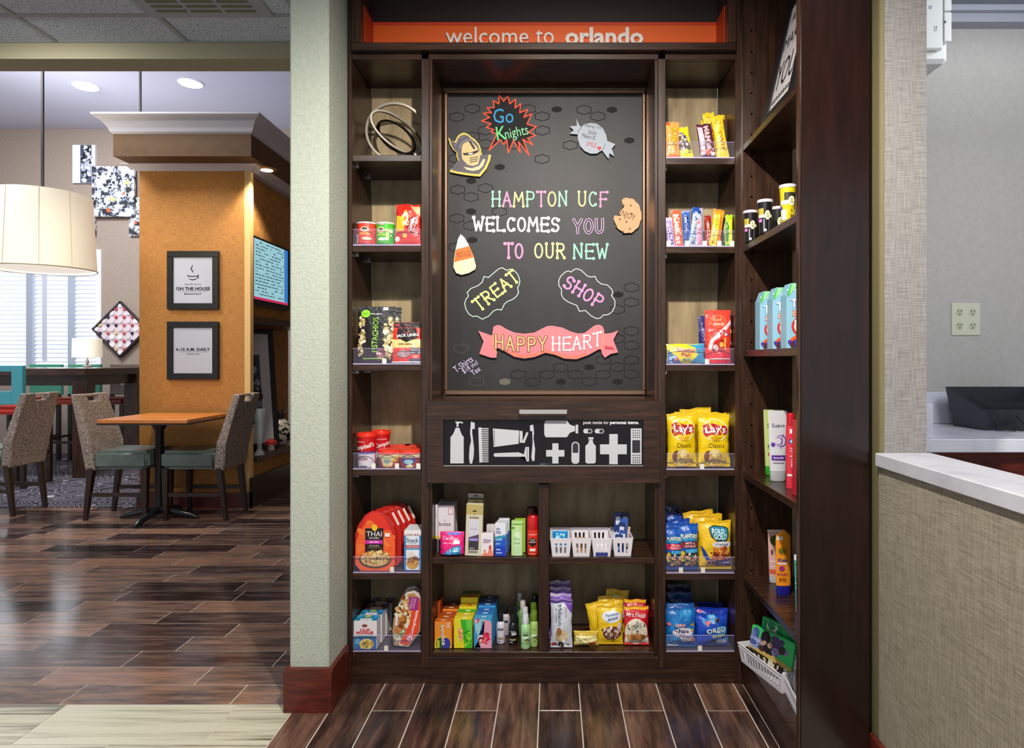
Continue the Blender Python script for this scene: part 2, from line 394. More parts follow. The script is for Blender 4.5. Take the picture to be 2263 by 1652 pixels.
def carpet():
    nt = CARP.node_tree; N = nt.nodes; L = nt.links; b = N['Principled BSDF']; b.inputs['Roughness'].default_value = 0.95
    tc = N.new('ShaderNodeTexCoord'); nz = N.new('ShaderNodeTexNoise'); nz.inputs['Scale'].default_value = 2.6; nz.inputs['Detail'].default_value = 1
    L.new(tc.outputs['Object'], nz.inputs['Vector'])
    outs = []
    for k, (sc, wd, c) in enumerate(((26, 0.06, '#aaa6ba'), (13, 0.035, '#7e2238'))):
        m = N.new('ShaderNodeMath'); m.operation = 'MULTIPLY'; m.inputs[1].default_value = sc; L.new(nz.outputs['Fac'], m.inputs[0])
        fr = N.new('ShaderNodeMath'); fr.operation = 'FRACT'; L.new(m.outputs[0], fr.inputs[0])
        lt = N.new('ShaderNodeMath'); lt.operation = 'LESS_THAN'; lt.inputs[1].default_value = wd*2; L.new(fr.outputs[0], lt.inputs[0]); outs.append((lt, c))
    base = None
    for lt, c in outs[::-1]:
        mx = N.new('ShaderNodeMixRGB'); L.new(lt.outputs[0], mx.inputs[0]); mx.inputs[2].default_value = lin(c)
        if base: L.new(base.outputs[0], mx.inputs[1])
        else: mx.inputs[1].default_value = lin('#14121f')
        base = mx
    L.new(base.outputs[0], b.inputs['Base Color'])
carpet()
fl = MB(); fl.box(-11, -1.5, -0.1, 3.4, 10, -0.0012, GROUT); FLOOR = struct('floor', fl)
PLM = {}
def plank(x0, x1, y0, y1, alongx=True, mt=PLANK, th=0.0012, name='plank', g=0.0042):
    Lx, Ly = x1-x0-g, y1-y0-g
    if not alongx: Lx, Ly = Ly, Lx
    if Lx < 0.02 or Ly < 0.02: return
    k = (round(Lx, 3), round(Ly, 3), mt.name)
    if k not in PLM:
        o = MB().box(-Lx/2, -Ly/2, 0, Lx/2, Ly/2, th, mt).build(name, FLOOR, bevel=0.0004); PLM[k] = o.data
    else:
        o = bpy.data.objects.new(name, PLM[k]); COL.objects.link(o); o.parent = FLOOR
    o.location = ((x0+x1)/2, (y0+y1)/2, -0.0012)
    if not alongx: o.rotation_euler.z = PI/2
rg = random.Random(4)
PWD = 85.4*D/F; XB = -0.93                      # near zone: boards running away from the camera
xs0 = PX(937, D); i = -6; 
while xs0+i*PWD < 0.735:
    a, b = xs0+i*PWD, xs0+(i+1)*PWD
    if b > XB:
        a = max(a, XB); b = min(b, 0.735); yj = 2.4 if i % 2 == 1 else 2.09
        for k in range(-1, 4):
            y1 = yj-0.61*(k-1); y0 = y1-0.61; y1 = min(y1, 2.62); y0 = max(y0, 0.2)
            if y1-y0 > 0.03 and y0 < 2.6: plank(a, b, y0, y1, False, PLANKN)
    i += 1
# light cross tiles left of the pillar line
for r in range(5):
    y1 = 2.443-0.255*r; y0 = y1-0.255; xo = PX(527, 2.45)+(0 if r % 2 == 0 else -0.3)+0.62*2
    for k in range(9):
        a = xo-0.62*(k+1); b = a+0.62
        b = min(b, XB)
        if b-a > 0.05 and a > -4: plank(a, b, y0, y1, True, LTILE, name='light_tile')
EXTRA = MB()
for r in range(34):                              # dark boards running left to right
    y0 = 2.443+0.15*r; y1 = y0+0.15; xo = XB-rg.choice([0.1, 0.25, 0.4, 0.52])-(0.06*r) % 0.2
    xl = -1.0-1222*y1/F-0.3; 
    if y0 > 5.68: xl = -2.7
    x = xo+0.62*2 if y0 > 3.1 else xo+0.62
    while x > xl:
        a, b = x-0.62, min(x, XB if y0 < 3.1 else -0.3)
        if b-a > 0.05:
            if y0 < 5.68: plank(a, b, y0, y1, True, PLANK)
            else: EXTRA.box(a+0.0017, y0+0.0017, -0.0012, b-0.0017, y1-0.0017, 0, PLANK)
        x -= 0.62
e = EXTRA.build('planks_beyond', FLOOR); e['kind'] = 'stuff'
struct('floor_carpet', MB().box(-10, 5.70, -0.001, -2.75, 8.99, 0.004, CARP))
# ---------------------------------------------------------------- pillar wall between bookcase and dining room
pl = MB(); pl.box(PX(640, 2.4), 2.4, 0, -0.803, 3.15, 2.74, STUCCO); struct('wall_pillar', pl, bevel=0.006)
bb = MB(); zt = 0.157
bb.prism([(PX(626, 2.383), 0), (-0.787, 0), (-0.787, zt-0.014), (-0.797, zt), (PX(626, 2.383)+0.01, zt), (PX(626, 2.383), zt-0.014)], 2.383, 2.4, WOODR)
bb.box(-0.803, 2.4, 0, -0.787, 2.598, zt-0.006, WOODR); bb.box(PX(626, 2.383), 2.4, 0, -0.942, 3.15, zt-0.006, WOODR)
struct('baseboard_pillar', bb)
# ---------------------------------------------------------------- near ceiling with lay-in tiles
CZ = 2.73
CT = pmat('mineral_tile', ['#3a424c', '#9aa2ad', '#acb4c0', '#b4bcc8'], (1, 1, 1), 130, 2, 0.9, 0.4, pos=(0.34, 0.5))
TBAR = mat('#8f9498', 0.5)
struct('ceiling', MB().box(-6, -1.5, CZ+0.02, 1.115, 3.115, CZ+0.1, mat('#6b6f72', 0.8)).box(1.115, -1.5, CZ+0.02, 3.4, 2.72, CZ+0.1, mat('#6b6f72', 0.8)))
CEIL = bpy.data.objects['ceiling']
xg0 = PX(125, 3.115)
ys = [3.115, 2.87, 2.26, 1.65, 1.04]
for k in range(-6, 6):
    a, b = xg0+0.61*k, xg0+0.61*(k+1)
    for y1, y0 in zip(ys, ys[1:]):
        if a > 2.9 or b < -4.6: continue
        if y1 > 2.75 and b > -0.8: continue
        MB().box(a+0.014, y0+0.014, CZ, b-0.014, y1-0.014, CZ+0.018, CT).build('ceiling_tile', CEIL)
tb = MB()
for k in range(-6, 7): tb.box(xg0+0.61*k-0.012, 0.5, CZ-0.004, xg0+0.61*k+0.012, 3.11 if xg0+0.61*k < -0.9 else 2.7, CZ+0.004, TBAR)
for y in ys: tb.box(-4.6, y-0.012, CZ-0.0035, 1.1 if y > 2.7 else 2.9, y+0.012, CZ+0.0045, TBAR)
tb.build('grid_bar', CEIL)
struct('trim_1', MB().box(-6, 3.115, PZ(130, 3.115), -0.942, 3.25, CZ+0.1, mat('#8e8970', 0.7)))     # header beam to the dining room
v = thing('air_vent', 'grey slotted air vent set in the tile ceiling, upper left', 'vent', ((PX(335, 2.89)+PX(610, 2.89))/2, 2.72, CZ-0.006))
W_ = (PX(610, 2.89)-PX(335, 2.89))/2
bx('vent_frame', v, -W_, -0.16, 0, W_, 0.16, 0.005, mat('#8f95a0', 0.5))
for c in range(3):
    for r in range(7):
        x0 = -W_+0.05+c*(2*W_-0.1)/3; MB().box(x0+0.01, -0.13+r*0.038, -0.003, x0+(2*W_-0.1)/3-0.01, -0.13+r*0.038+0.014, 0.0, mat('#5d6548', 0.6)).build('slat', v)
# ---------------------------------------------------------------- dining room shell
HH = 4.35; YF = 9.0
TAUPE = pmat('taupe_wall', ['#887a6e', '#94877d'], nscale=30, rough=0.8)
zt_ = PZ(283, YF)
XW0, XW1, ZW0, ZW1 = -9.6, PX(221, YF), PZ(812, YF), PZ(560, YF)
wl = MB(); wl.box(-11, YF, 0, 3.4, YF+0.15, ZW0, TAUPE); wl.box(XW1, YF, ZW0, 3.4, YF+0.15, ZW1, TAUPE); wl.box(-11, YF, ZW1, 3.4, YF+0.15, HH+0.1, TAUPE); wl.box(-11, YF, ZW0, XW0, YF+0.15, ZW1, TAUPE)
struct('wall_back', wl)
struct('ceiling_dining', MB().box(-11, 3.25, HH, -0.9, YF, HH+0.1, mat('#c3c5d6', 0.9)))
struct('wall_above_beam', MB().box(-6.5, 3.12, CZ+0.1, -0.9, 3.25, HH, TAUPE))
struct('wall_dining_right', MB().box(-0.95, 3.15, 0, -0.9, YF, HH, TAUPE))
# window with blinds
WT = mat('#e9ebf2', 0.5); 
wn = MB(); wn.box(XW0, YF+0.01, ZW0-0.05, XW1+0.03, YF-0.03, ZW0, WT); wn.box(XW1-0.03, YF-0.03, ZW0, XW1+0.03, YF+0.1, ZW1, WT); wn.box(XW0, YF-0.03, ZW1, XW1+0.03, YF+0.1, ZW1+0.05, WT)
struct('window_1', wn); WIN = bpy.data.objects['window_1']
for a, b in ((60, 73), (152, 162)):
    bx('mullion', WIN, PX(a, YF), YF-0.02, ZW0, PX(b, YF), YF+0.06, ZW1, mat('#9aa4b4', 0.5))
SLAT = mat('#f2f3f8', 0.6)
_n = SLAT.node_tree; _t = _n.nodes.new('ShaderNodeBsdfTranslucent'); _t.inputs[0].default_value = (0.95, 0.96, 1, 1); _m = _n.nodes.new('ShaderNodeMixShader'); _m.inputs[0].default_value = 0.25
_n.links.new(_n.nodes['Principled BSDF'].outputs[0], _m.inputs[1]); _n.links.new(_t.outputs[0], _m.inputs[2]); _n.links.new(_m.outputs[0], _n.nodes['Material Output'].inputs['Surface'])
for (a, b) in ((-260, 60), (73, 152), (162, 219)):
    n = 26
    for k in range(n):
        z = ZW0+0.03+(ZW1-ZW0-0.04)*k/n; x0, x1 = PX(a, YF)+0.01, PX(b, YF)-0.01
        MB().add([(x0, YF+0.012, z), (x1, YF+0.012, z), (x1, YF+0.045, z+0.042), (x0, YF+0.045, z+0.042), (x0, YF+0.015, z-0.003), (x1, YF+0.015, z-0.003), (x1, YF+0.048, z+0.039), (x0, YF+0.048, z+0.039)], [(0, 1, 2, 3), (7, 6, 5, 4), (0, 4, 5, 1), (1, 5, 6, 2), (2, 6, 7, 3), (3, 7, 4, 0)], SLAT).build('slat', WIN)
bx('tilt_rod', WIN, PX(93, YF), YF+0.0, ZW0+0.1, PX(103, YF), YF+0.01, ZW1-0.1, mat('#b7bdc9', 0.5))
bx('pane', WIN, XW0, YF+0.11, ZW0, XW1, YF+0.115, ZW1, clearmat('clear_pane', '#dfe8f5', 0.15))
# wall pictures
PHO = pmat('berry_photo', ['#0a0c14', '#1d2233', '#c9cfdd', '#f0f2f8'], (1, 1, 1), 9, 4, 0.5, pos=(0.38, 0.6))
def canvas(label, x0, y0, x1, y1, extra=None, yy=YF-0.04):
    t = thing('canvas_print', label, 'picture', (PX((x0+x1)/2, yy), yy, PZ(y1, yy))); W = (x1-x0)*yy/F; H = (y1-y0)*yy/F
    MB().box(-W/2, 0, 0, W/2, 0.038, H, PHO if not extra else mat('#dfe3ee')).build('canvas', t)
    S = lambda u, v, off=0: ((u-0.5)*W, -off*3, v*H)
    el = extra or [B(0.5, 0.5, 0.46, 0.46, ['#c7cfe0', '#1a1e2c', '#9aa4ba', '#10131f'], 90, 0.028, int(x0)), B(0.5, 0.5, 0.4, 0.4, ['#e3b26a', '#b4563a'], 4, 0.07, int(x1))]
    art(t, 'printed_image', el, S, W, H)
canvas('white canvas print with a dark birch trunk, topmost on the far wall', 160, 320, 210, 404, [R(0.35, 0, 0.85, 1, '#3c4358'), B(0.6, 0.5, 0.22, 0.48, ['#10131f', '#9aa3ba', '#d5daea'], 60, 0.1, 3)])
canvas('large square speckled black and white canvas print on the far wall', 203, 367, 296, 478, None, YF-0.082)
canvas('small dark speckled canvas print beside the lamp shade', 187, 462, 209, 521)
canvas('speckled canvas print half hidden by the orange column', 285, 436, 330, 521)
dm = thing('button_artwork', 'diamond-shaped framed panel of red, white and navy buttons on far wall', 'artwork', P(266, 727, YF-0.05), (0, PI/4, 0))
hs = 43.5*YF/F*1.0
fr = MB(); 
for a in range(4):
    c, s_ = math.cos(a*PI/2), math.sin(a*PI/2)
    p = [(-hs, hs-0.02), (hs, hs-0.02), (hs, hs), (-hs, hs)]; fr.prism([(x*c-z*s_, x*s_+z*c) for x, z in p], -0.02, 0.03, mat('#2d2228'))
fr.build('frame', dm); bx('backing', dm, -hs, 0, -hs, hs, 0.02, hs, mat('#c9b9c0'))
rg2 = random.Random(8)
for i in range(7):
    for j in range(7):
        x = -hs+hs*2*(i+0.5)/7; z = -hs+hs*2*(j+0.5)/7; big = (i+j) % 2 == 0
        c = rg2.choice(['#e8e4ea', '#dcd6dc', '#e8e4ea', '#cfc4cc']) if big else rg2.choice(['#a8424a', '#2a2844', '#bfae7a', '#b5545c'])
        mb = MB(); n = 10; r = 0.03 if big else 0.022
        vs = [(x+r*math.cos(2*PI*k/n), yy, z+r*math.sin(2*PI*k/n)) for yy in (0, -0.012) for k in range(n)]
        mb.add(vs, [tuple(range(n)), tuple(range(2*n-1, n-1, -1))]+[(k, (k+1) % n, (k+1) % n+n, k+n) for k in range(n)], mat(c)); mb.build('button', dm)
# recessed ceiling lights in the dining ceiling
for px, py, lb in ((190, 190, 'recessed ceiling light nearer the drum lamp, glowing white'), (422, 183, 'recessed ceiling light above the white crown moulding, glowing white')):
    y = (HH-HC)*F/(CY-py); t = thing('recessed_light', lb, 'ceiling light', (PX(px, y), y, HH-0.002), group='dining ceiling lights')
    MB().lathe([(0.125, -0.012), (0.135, 0)], mat('#f4f4ff', 0.4), 24).build('trim_ring', t); MB().lathe([(0.11, -0.016), (0.11, -0.0125)], mat('#fffef8', 0.5, 0, 6), 24).build('lens', t)
# ---------------------------------------------------------------- orange column
OR = weave('orange_grasscloth', '#92602a', '#bb8340', (1, 1, 14), (14, 1, 1), 16, 0.75)
CREAM = mat('#d9b478', 0.7)
YC = 5.69; XL, XR = PX(308, YC), PX(553, YC)
c = MB(); c.box(XL, YC, 0, XR-0.05, YC+0.06, 2.9, OR); c.box(XR-0.05, YC+0.001, 0, XR, YC+0.06, 2.9, CREAM)
c.box(XL, YC+0.06, 0, -3.0, 7.6, 2.9, OR)                          # core, niche on its right side
c.box(-3.0, YC+0.06, 0, XR-0.004, 7.6, PZ(1010, YC)-0.05, OR)       # low wall below the niche ledge
c.box(-3.0, YC+0.06, PZ(700, YC), XR-0.06, 7.6, 2.9, OR)
struct('wall_column', c)
struct('baseboard_column', MB().box(XL-0.015, YC-0.018, 0, XR+0.02, YC-0.0005, 0.135, WOODR).box(XR+0.0005, YC-0.018, 0, XR+0.02, 7.6, 0.255, WOOD))
bx('ledge', None, -3.0, YC+0.062, PZ(1010, YC)-0.048, XR+0.03, 7.6, PZ(1010, YC), WOOD)
tag(bpy.data.objects['ledge'], 'dark wooden ledge holding the pictures beside the orange column', 'ledge')
bx('wall_shelf', None, -2.98, YC+0.065, PZ(712, YC), XR+0.01, 7.3, PZ(697, YC), WOOD)
tag(bpy.data.objects['wall_shelf'], 'dark wooden shelf right under the television', 'shelf')
# soffit with two crown mouldings
YS = 5.4; SX0, SX1 = PX(250, YS), PX(555, YS); ZS0 = PZ(345, YS); ZS1 = PZ(258, YS)
BRF = pmat('brown_frieze', ['#4c3318', '#5c401f'], nscale=10, rough=0.7)
so = MB(); so.box(SX0, YS, ZS0, SX1, 8.9, ZS1-0.02, BRF); struct('trim_2', so)
TR = mat('#b9bccb', 0.5)
def crown(name, x0, x1, yf, yb, zb, zt, ov):
    mb = MB(); pr = [(0, 0), (0.15, 0.1), (0.25, 0.3), (0.55, 0.65), (0.85, 0.8), (1, 0.9), (1, 1)]
    loops = [[(x0-ov*a, yf-ov*a, zb+(zt-zb)*b), (x1+ov*a, yf-ov*a, zb+(zt-zb)*b), (x1+ov*a, yb, zb+(zt-zb)*b), (x0-ov*a, yb, zb+(zt-zb)*b)] for a, b in pr]
    vs = [p for l in loops for p in l]; fs = []
    for j in range(len(pr)-1):
        for k in range(4): fs.append((j*4+k, j*4+(k+1) % 4, (j+1)*4+(k+1) % 4, (j+1)*4+k))
    fs.append((3, 2, 1, 0)); q = (len(pr)-1)*4; fs.append((q, q+1, q+2, q+3)); mb.add(vs, fs, TR); return struct(name, mb)
crown('trim_3', SX0, SX1, YS, 8.9, PZ(296, YS), ZS1, 0.11)
crown('trim_4', XL, XR, YC, 7.6, PZ(378, YC), PZ(345, YS)-0.001, 0.1)
t = thing('recessed_light', 'small brass-rimmed recessed light under the brown soffit', 'ceiling light', (PX(611, 5.95), 5.75, ZS0-0.004))
MB().lathe([(0.055, -0.01), (0.085, 0)], mat('#b98a4a', 0.3, 0.6), 20).build('trim_ring', t); MB().lathe([(0.05, -0.013), (0.05, -0.0101)], mat('#fff2d8', 0.5, 0, 5), 20).build('lens', t)
t = thing('suspension_cable', 'thin dark cable hanging from dining ceiling behind the crown moulding', 'cable', (PX(310, 6.2), 6.2, 3.2))
bx('cable', t, -0.008, -0.008, 0, 0.008, 0.008, HH-3.2, mat('#25252b'))
bx('ceiling_canopy', t, -0.05, -0.05, HH-3.23, 0.05, 0.05, HH-3.201, mat('#c8c8d0'))
# framed signs
def sign(label, y0, y1, el):
    yy = YC-0.028; t = thing('framed_sign', label, 'sign', (PX(425, yy), yy, PZ(y1, yy))); W = 114*yy/F; H = (y1-y0)*yy/F; b = 0.052
    mb = MB(); 
    for r in ((-W/2, 0, W/2, b), (-W/2, H-b, W/2, H), (-W/2, b, -W/2+b, H-b), (W/2-b, b, W/2, H-b)): mb.box(r[0], 0, r[1], r[2], 0.026, r[3], mat('#08080c', 0.45))
    mb.build('frame', t, bevel=0.003); bx('poster', t, -W/2+b, 0.012, b, W/2-b, 0.02, H-b, mat('#b9bfd0'))
    art(t, 'printed_lettering', el, lambda u, v, off=0: ((u-0.5)*W, 0.012-off*2, v*H), W, H)
INK = '#16161c'
cup = [G([(0.40, 0.56), (0.60, 0.56), (0.62, 0.60), (0.57, 0.575), (0.43, 0.575), (0.38, 0.595)], INK), G([(0.41, 0.53), (0.45, 0.505), (0.5, 0.498), (0.55, 0.51), (0.57, 0.535), (0.545, 0.525), (0.5, 0.515), (0.455, 0.52)], INK), G([(0.57, 0.52), (0.61, 0.545), (0.6, 0.58), (0.585, 0.56), (0.59, 0.545), (0.565, 0.53)], INK),
       G([(0.5, 0.66), (0.47, 0.7), (0.49, 0.735), (0.5, 0.77), (0.475, 0.74), (0.45, 0.7), (0.47, 0.665), (0.5, 0.62)], INK)]
sign('black-framed breakfast sign with coffee cup drawing, upper one on orange column', 554, 683, cup+[T("HAMPTON'S", 0.5, 0.43, 0.33, 0.022, INK), T('ON THE HOUSE', 0.5, 0.355, 0.66, 0.058, INK, b=0.035), R(0.22, 0.31, 0.78, 0.314, INK), T('BREAKFAST', 0.5, 0.265, 0.34, 0.028, INK, b=0.01)])
sign('black-framed sign with breakfast hours, lower one on orange column', 710, 838, [T('6-10 A.M. DAILY', 0.5, 0.52, 0.66, 0.055, INK, b=0.03), R(0.22, 0.475, 0.78, 0.479, INK), T('JOIN US', 0.5, 0.435, 0.24, 0.028, INK, b=0.01)])
# television on the niche wall (faces right)
tv = thing('television', 'black wall television showing a pale blue table of text', 'television', (XR-0.055, 5.70, 1.73), (0, 0, 0))
MB().box(0, 0.055, 0, 0.05, 0.86, 0.6, mat('#0c0c12', 0.25)).build('housing', tv, bevel=0.006)
SV = lambda u, v, off=0: (0.05+off, 0.07+u*0.74, 0.05+v*0.53)
rg3 = random.Random(2)
el = [R(0, 0, 1, 1, '#9fd3dd'), R(0, 0, 1, 0.045, '#d0245a'), R(0.88, 0.05, 1, 1, '#2f7fd0')]
for r in range(17):
    v0 = 0.09+r*0.053; u = 0.03
    while u < 0.84:
        wd = rg3.uniform(0.02, 0.09); 
        if rg3.random() < 0.75: el.append(R(u, v0, min(u+wd, 0.85), v0+0.016, '#1c3a48'))
        u += wd+0.02
    el.append(R(0.0, v0-0.012, 0.87, v0-0.009, '#5f9aa6'))
so_ = art(tv, 'screen', el, SV, 0.74, 0.53)
for i_, mt_ in enumerate(list(so_.data.materials)):
    m2_ = mt_.copy(); b2_ = m2_.node_tree.nodes['Principled BSDF']; b2_.inputs['Emission Color'].default_value = b2_.inputs['Base Color'].default_value; b2_.inputs['Emission Strength'].default_value = 0.75; b2_.inputs['Base Color'].default_value = (0.02, 0.02, 0.02, 1); so_.data.materials[i_] = m2_
# niche things
def frame_lean(name, label, x, y0, wid, z, h, lean, mt, imgel, rz=0):
    t = thing(name, label, 'picture', (x, y0, z+0.006), (0, -lean, rz)); b = 0.05
    mb = MB()
    for (a, c0, d, e_) in ((0, 0, wid, b), (0, h-b, wid, h), (0, b, b, h-b), (wid-b, b, wid, h-b)): mb.box(-0.03, a, c0, 0, d, e_, mt)
    mb.build('frame', t); bx('mat_board', t, -0.022, b, b, -0.01, wid-b, h-b, mat('#cdd3df'))
    art(t, 'printed_image', imgel, lambda u, v, off=0: (-0.01+off*2, u*wid, v*h), wid, h); return t
frame_lean('framed_photograph', 'tall dark-framed photo of bare trees leaning in the niche', -2.93, 5.87, 0.60, PZ(1010, YC), 1.12, 0.1, mat('#1b1b22', 0.3), [R(0.3, 0.2, 0.75, 0.78, '#3a4660'), B(0.52, 0.5, 0.2, 0.28, ['#1a2236', '#7f8ca6', '#aab4c8', '#141a2a'], 70, 0.07, 5)], math.radians(-34))
t = thing('pineapple_ornament', 'black and silver pineapple-shaped ornament on dark ledge', 'ornament', (-2.655, 6.52, PZ(1010, YC)+0.001))
MB().lathe([(0.05, 0), (0.1, 0.05), (0.115, 0.12), (0.1, 0.19), (0.05, 0.25)], pmat('pineapple_skin', ['#1a1a1e', '#d9d4c8'], nscale=24, rough=0.3, pos=(0.45, 0.55), detail=1), 16).build('fruit', t, smooth=True)
lf = MB()
for k in range(9):
    a = k*0.7; lf.tube([(0, 0, 0.23), (0.04*math.cos(a), 0.04*math.sin(a), 0.3), (0.08*math.cos(a), 0.08*math.sin(a), 0.33+0.02*(k % 3))], [0.015, 0.012, 0.002], mat('#3b3a38', 0.3), 5)
lf.build('leaves', t)
t = thing('glass_vase', 'tall clear glass vase on ledge beside the leaning photo', 'vase', (-2.555, 5.84, PZ(1010, YC)+0.001))
MB().lathe([(0.045, 0), (0.02, 0.05), (0.02, 0.09), (0.03, 0.14), (0.05, 0.4), (0.047, 0.4), (0.028, 0.15)], clearmat('vase_glass', '#cfe0ea', 0.35), 16, cap=False).build('glass', t, smooth=True)
t = thing('toadstool_ornament', 'small red and white ornament at foot of pineapple', 'ornament', (-2.585, 6.15, PZ(1010, YC)+0.001))
MB().lathe([(0.03, 0), (0.028, 0.05)], mat('#e8e0d8'), 12).build('stem', t, smooth=True); MB().lathe([(0.055, 0.05), (0.05, 0.08), (0.02, 0.1), (0.003, 0.104)], mat('#b02a2a'), 14).build('top', t, smooth=True)
t = thing('wooden_letters', 'golden wood ornament standing behind the leaning photo', 'ornament', (-2.82, 6.55, PZ(1010, YC)+0.001))
for k in range(3): MB().box(-0.02, 0.1*k-0.1, 0, 0.0, 0.1*k-0.04, 0.95, mat('#c8964a', 0.4)).build('slat', t)
# ---------------------------------------------------------------- pendant drum lamp
lx, ly = PX(94, 5.2), 5.2
t = thing('pendant_lamp', 'large cream fabric drum pendant lamp hanging at the far left', 'lamp', (lx, ly, PZ(596, 5.2)))
SH = bpy.data.materials.new('lamp_fabric'); SH.use_nodes = True; nt = SH.node_tree; b_ = nt.nodes['Principled BSDF']
b_.inputs['Base Color'].default_value = lin('#e8e2d4'); b_.inputs['Roughness'].default_value = 0.8; b_.inputs['Emission Color'].default_value = lin('#fff4de'); b_.inputs['Emission Strength'].default_value = 0.28
hh = PZ(425, 5.2)-PZ(590, 5.2); r1, r0 = 0.355, 0.325
mb = MB(); mb.lathe([(r1, 0), ((r0+r1)/2, hh/2), (r0, hh), (r0-0.004, hh), (r1-0.004, 0)], SH, 48, cap=False); mb.build('lamp_shade', t, smooth=True)
mb = MB(); mb.tube([((r1+0.001)*math.cos(a*PI/24), (r1+0.001)*math.sin(a*PI/24), 0) for a in range(48)], 0.004, mat('#8a7c5c'), 6, True); mb.build('rim', t)
mb = MB(); mb.lathe([(r1-0.02, 0.012), (r1-0.02, 0.018)], mat('#fdf8ee', 0.7, 0, 0.5), 40); mb.build('diffuser', t)
for q in (-0.5, -0.05, 0.45, 0.9, -0.95):
    a = -PI/2+q*1.3; mb = MB(); mb.tube([(r1*1.003*math.cos(a), r1*1.003*math.sin(a), 0.002), (r0*1.003*math.cos(a), r0*1.003*math.sin(a), hh)], 0.0016, mat('#b5a67f'), 4); mb.build('seam', t)
bx('cord', t, -0.008, -0.008, hh*0.6, 0.008, 0.008, HH-PZ(596, 5.2), mat('#2a2a30'))
bx('canopy', t, -0.06, -0.06, HH-PZ(596, 5.2)-0.03, 0.06, 0.06, HH-PZ(596, 5.2)-0.001, mat('#c8c8d0'))
light('pendant_bulb', 'POINT', (lx, ly, PZ(500, 5.2)), 6, (1, 0.9, 0.7), 0.08)
# table lamp by the window
t = thing('table_lamp', 'table lamp with cream shade glowing in front of the window blinds', 'lamp', (PX(193, 8.0), 8.0, 1.1655))
MB().lathe([(0.155, 0.12), (0.15, 0.345)], SH, 24, cap=False).build('lamp_shade', t, smooth=True); MB().lathe([(0.05, 0), (0.05, 0.02), (0.012, 0.03), (0.02, 0.07), (0.01, 0.1), (0.01, 0.15)], STEEL, 12).build('base', t, smooth=True)
# ---------------------------------------------------------------- dining furniture
TWEED = weave('tweed', '#2a2630', '#a89a92', (1, 1, 1), (1.3, 1.3, 1.3), 95, 0.85, bump=0.6)
LEG = mat('#24150f', 0.35); LEATH = pmat('grey_green_leather', ['#4c5a58', '#62706c'], nscale=12, rough=0.28, bump=0.2)
def chair(loc, rz, label, group):
    t = thing('dining_chair', label, 'chair', loc, (0, 0, rz), group)
    W = 0.40; zs = 0.39; zt = 0.985          # faces +x, origin at base centre
    mb = MB(); mb.box(-0.20, -W/2, 0.40, 0.235, W/2, 0.545, LEATH); o = mb.build('seat', t, bevel=0.028, seg=3, smooth=True)
    for p_ in o.data.polygons: p_.use_smooth = True
    # backrest: notch at the top for the hand slot
    ol = [(-W/2+0.01, zs), (W/2-0.01, zs), (W/2, 0.6), (W/2-0.02, zt), (0.075, zt), (0.06, zt-0.06), (-0.06, zt-0.06), (-0.075, zt), (-W/2+0.02, zt), (-W/2, 0.6)]
    n = len(ol); vs = []
    for s_ in (0, 1):
        for y, z in ol:
            xb = -0.26-0.13*max(0, (z-0.55))/0.45; vs.append((xb+(0.075 if s_ else 0)*(1-0.3*max(0, z-0.55)/0.45), y, z))
    mb = MB(); mb.add(vs, [list(range(n))[::-1], list(range(n, 2*n))]+[(i, (i+1) % n, (i+1) % n+n, i+n) for i in range(n)], TWEED)
    mb.build('backrest', t, bevel=0.008)
    mb = MB(); mb.tube([(-0.352, -0.085, zt-0.012), (-0.352, 0.085, zt-0.012)], 0.011, STEEL, 10); mb.build('hand_bar', t)
    for sx_, sy_ in ((-1, -1), (-1, 1), (1, -1), (1, 1)):
        x = -0.22 if sx_ < 0 else 0.20; y = sy_*(W/2-0.03); dx = -0.05 if sx_ < 0 else 0.0
        a, b = 0.024, 0.015
        v_ = [(x-a, y-a, 0.41), (x+a, y-a, 0.41), (x+a, y+a, 0.41), (x-a, y+a, 0.41), (x+dx-b, y-b, 0), (x+dx+b, y-b, 0), (x+dx+b, y+b, 0), (x+dx-b, y+b, 0)]
        MB().add(v_, [(0, 1, 2, 3), (7, 6, 5, 4), (0, 4, 5, 1), (1, 5, 6, 2), (2, 6, 7, 3), (3, 7, 4, 0)], LEG).build('leg', t, bevel=0.003)
    for sy_ in (-1, 1):
        bx('stretcher', t, -0.235, sy_*(W/2-0.03)-0.009, 0.185, 0.2, sy_*(W/2-0.03)+0.009, 0.215, LEG)
    return t
g = 'tweed-backed dining chairs'
chair((-2.83, 5.42, 0), PI, 'grey tweed-backed dining chair right of square table, by orange column', g)
chair((-3.39, 5.42, 0), 0, 'grey tweed-backed dining chair left of square table, seat facing right', g)
chair((-4.60, 5.55, 0), PI, 'brown tweed-backed dining chair under the drum lamp, back to the table', g)
t = thing('cafe_table', 'small square table with orange wood top and black pedestal', 'table', (-3.04, 5.30, 0), group=None)
bx('tabletop', t, -0.335, -0.34, 0.785, 0.335, 0.34, 0.812, pmat('orange_veneer', ['#a05a22', '#c67a34'], (1, 8, 8), 3, 5, 0.3), 0.002)
bx('table_edge', t, -0.337, -0.342, 0.772, 0.337, 0.342, 0.7848, mat('#20120e', 0.4))
MB().lathe([(0.033, 0.05), (0.033, 0.7), (0.075, 0.771)], mat('#111114', 0.25), 20, c=(-0.07, 0, 0)).build('column', t, smooth=True)
for k in range(4):
    a = k*PI/2; mb = MB(); mb.tube([(0.02*math.cos(a), 0.02*math.sin(a), 0.075), (0.14*math.cos(a), 0.14*math.sin(a), 0.055), (0.26*math.cos(a), 0.26*math.sin(a), 0.03), (0.31*math.cos(a), 0.31*math.sin(a), 0.012)], [0.03, 0.026, 0.024, 0.011], mat('#14181c', 0.2), 10); o = mb.build('foot', t, smooth=True); o.location.x = -0.07
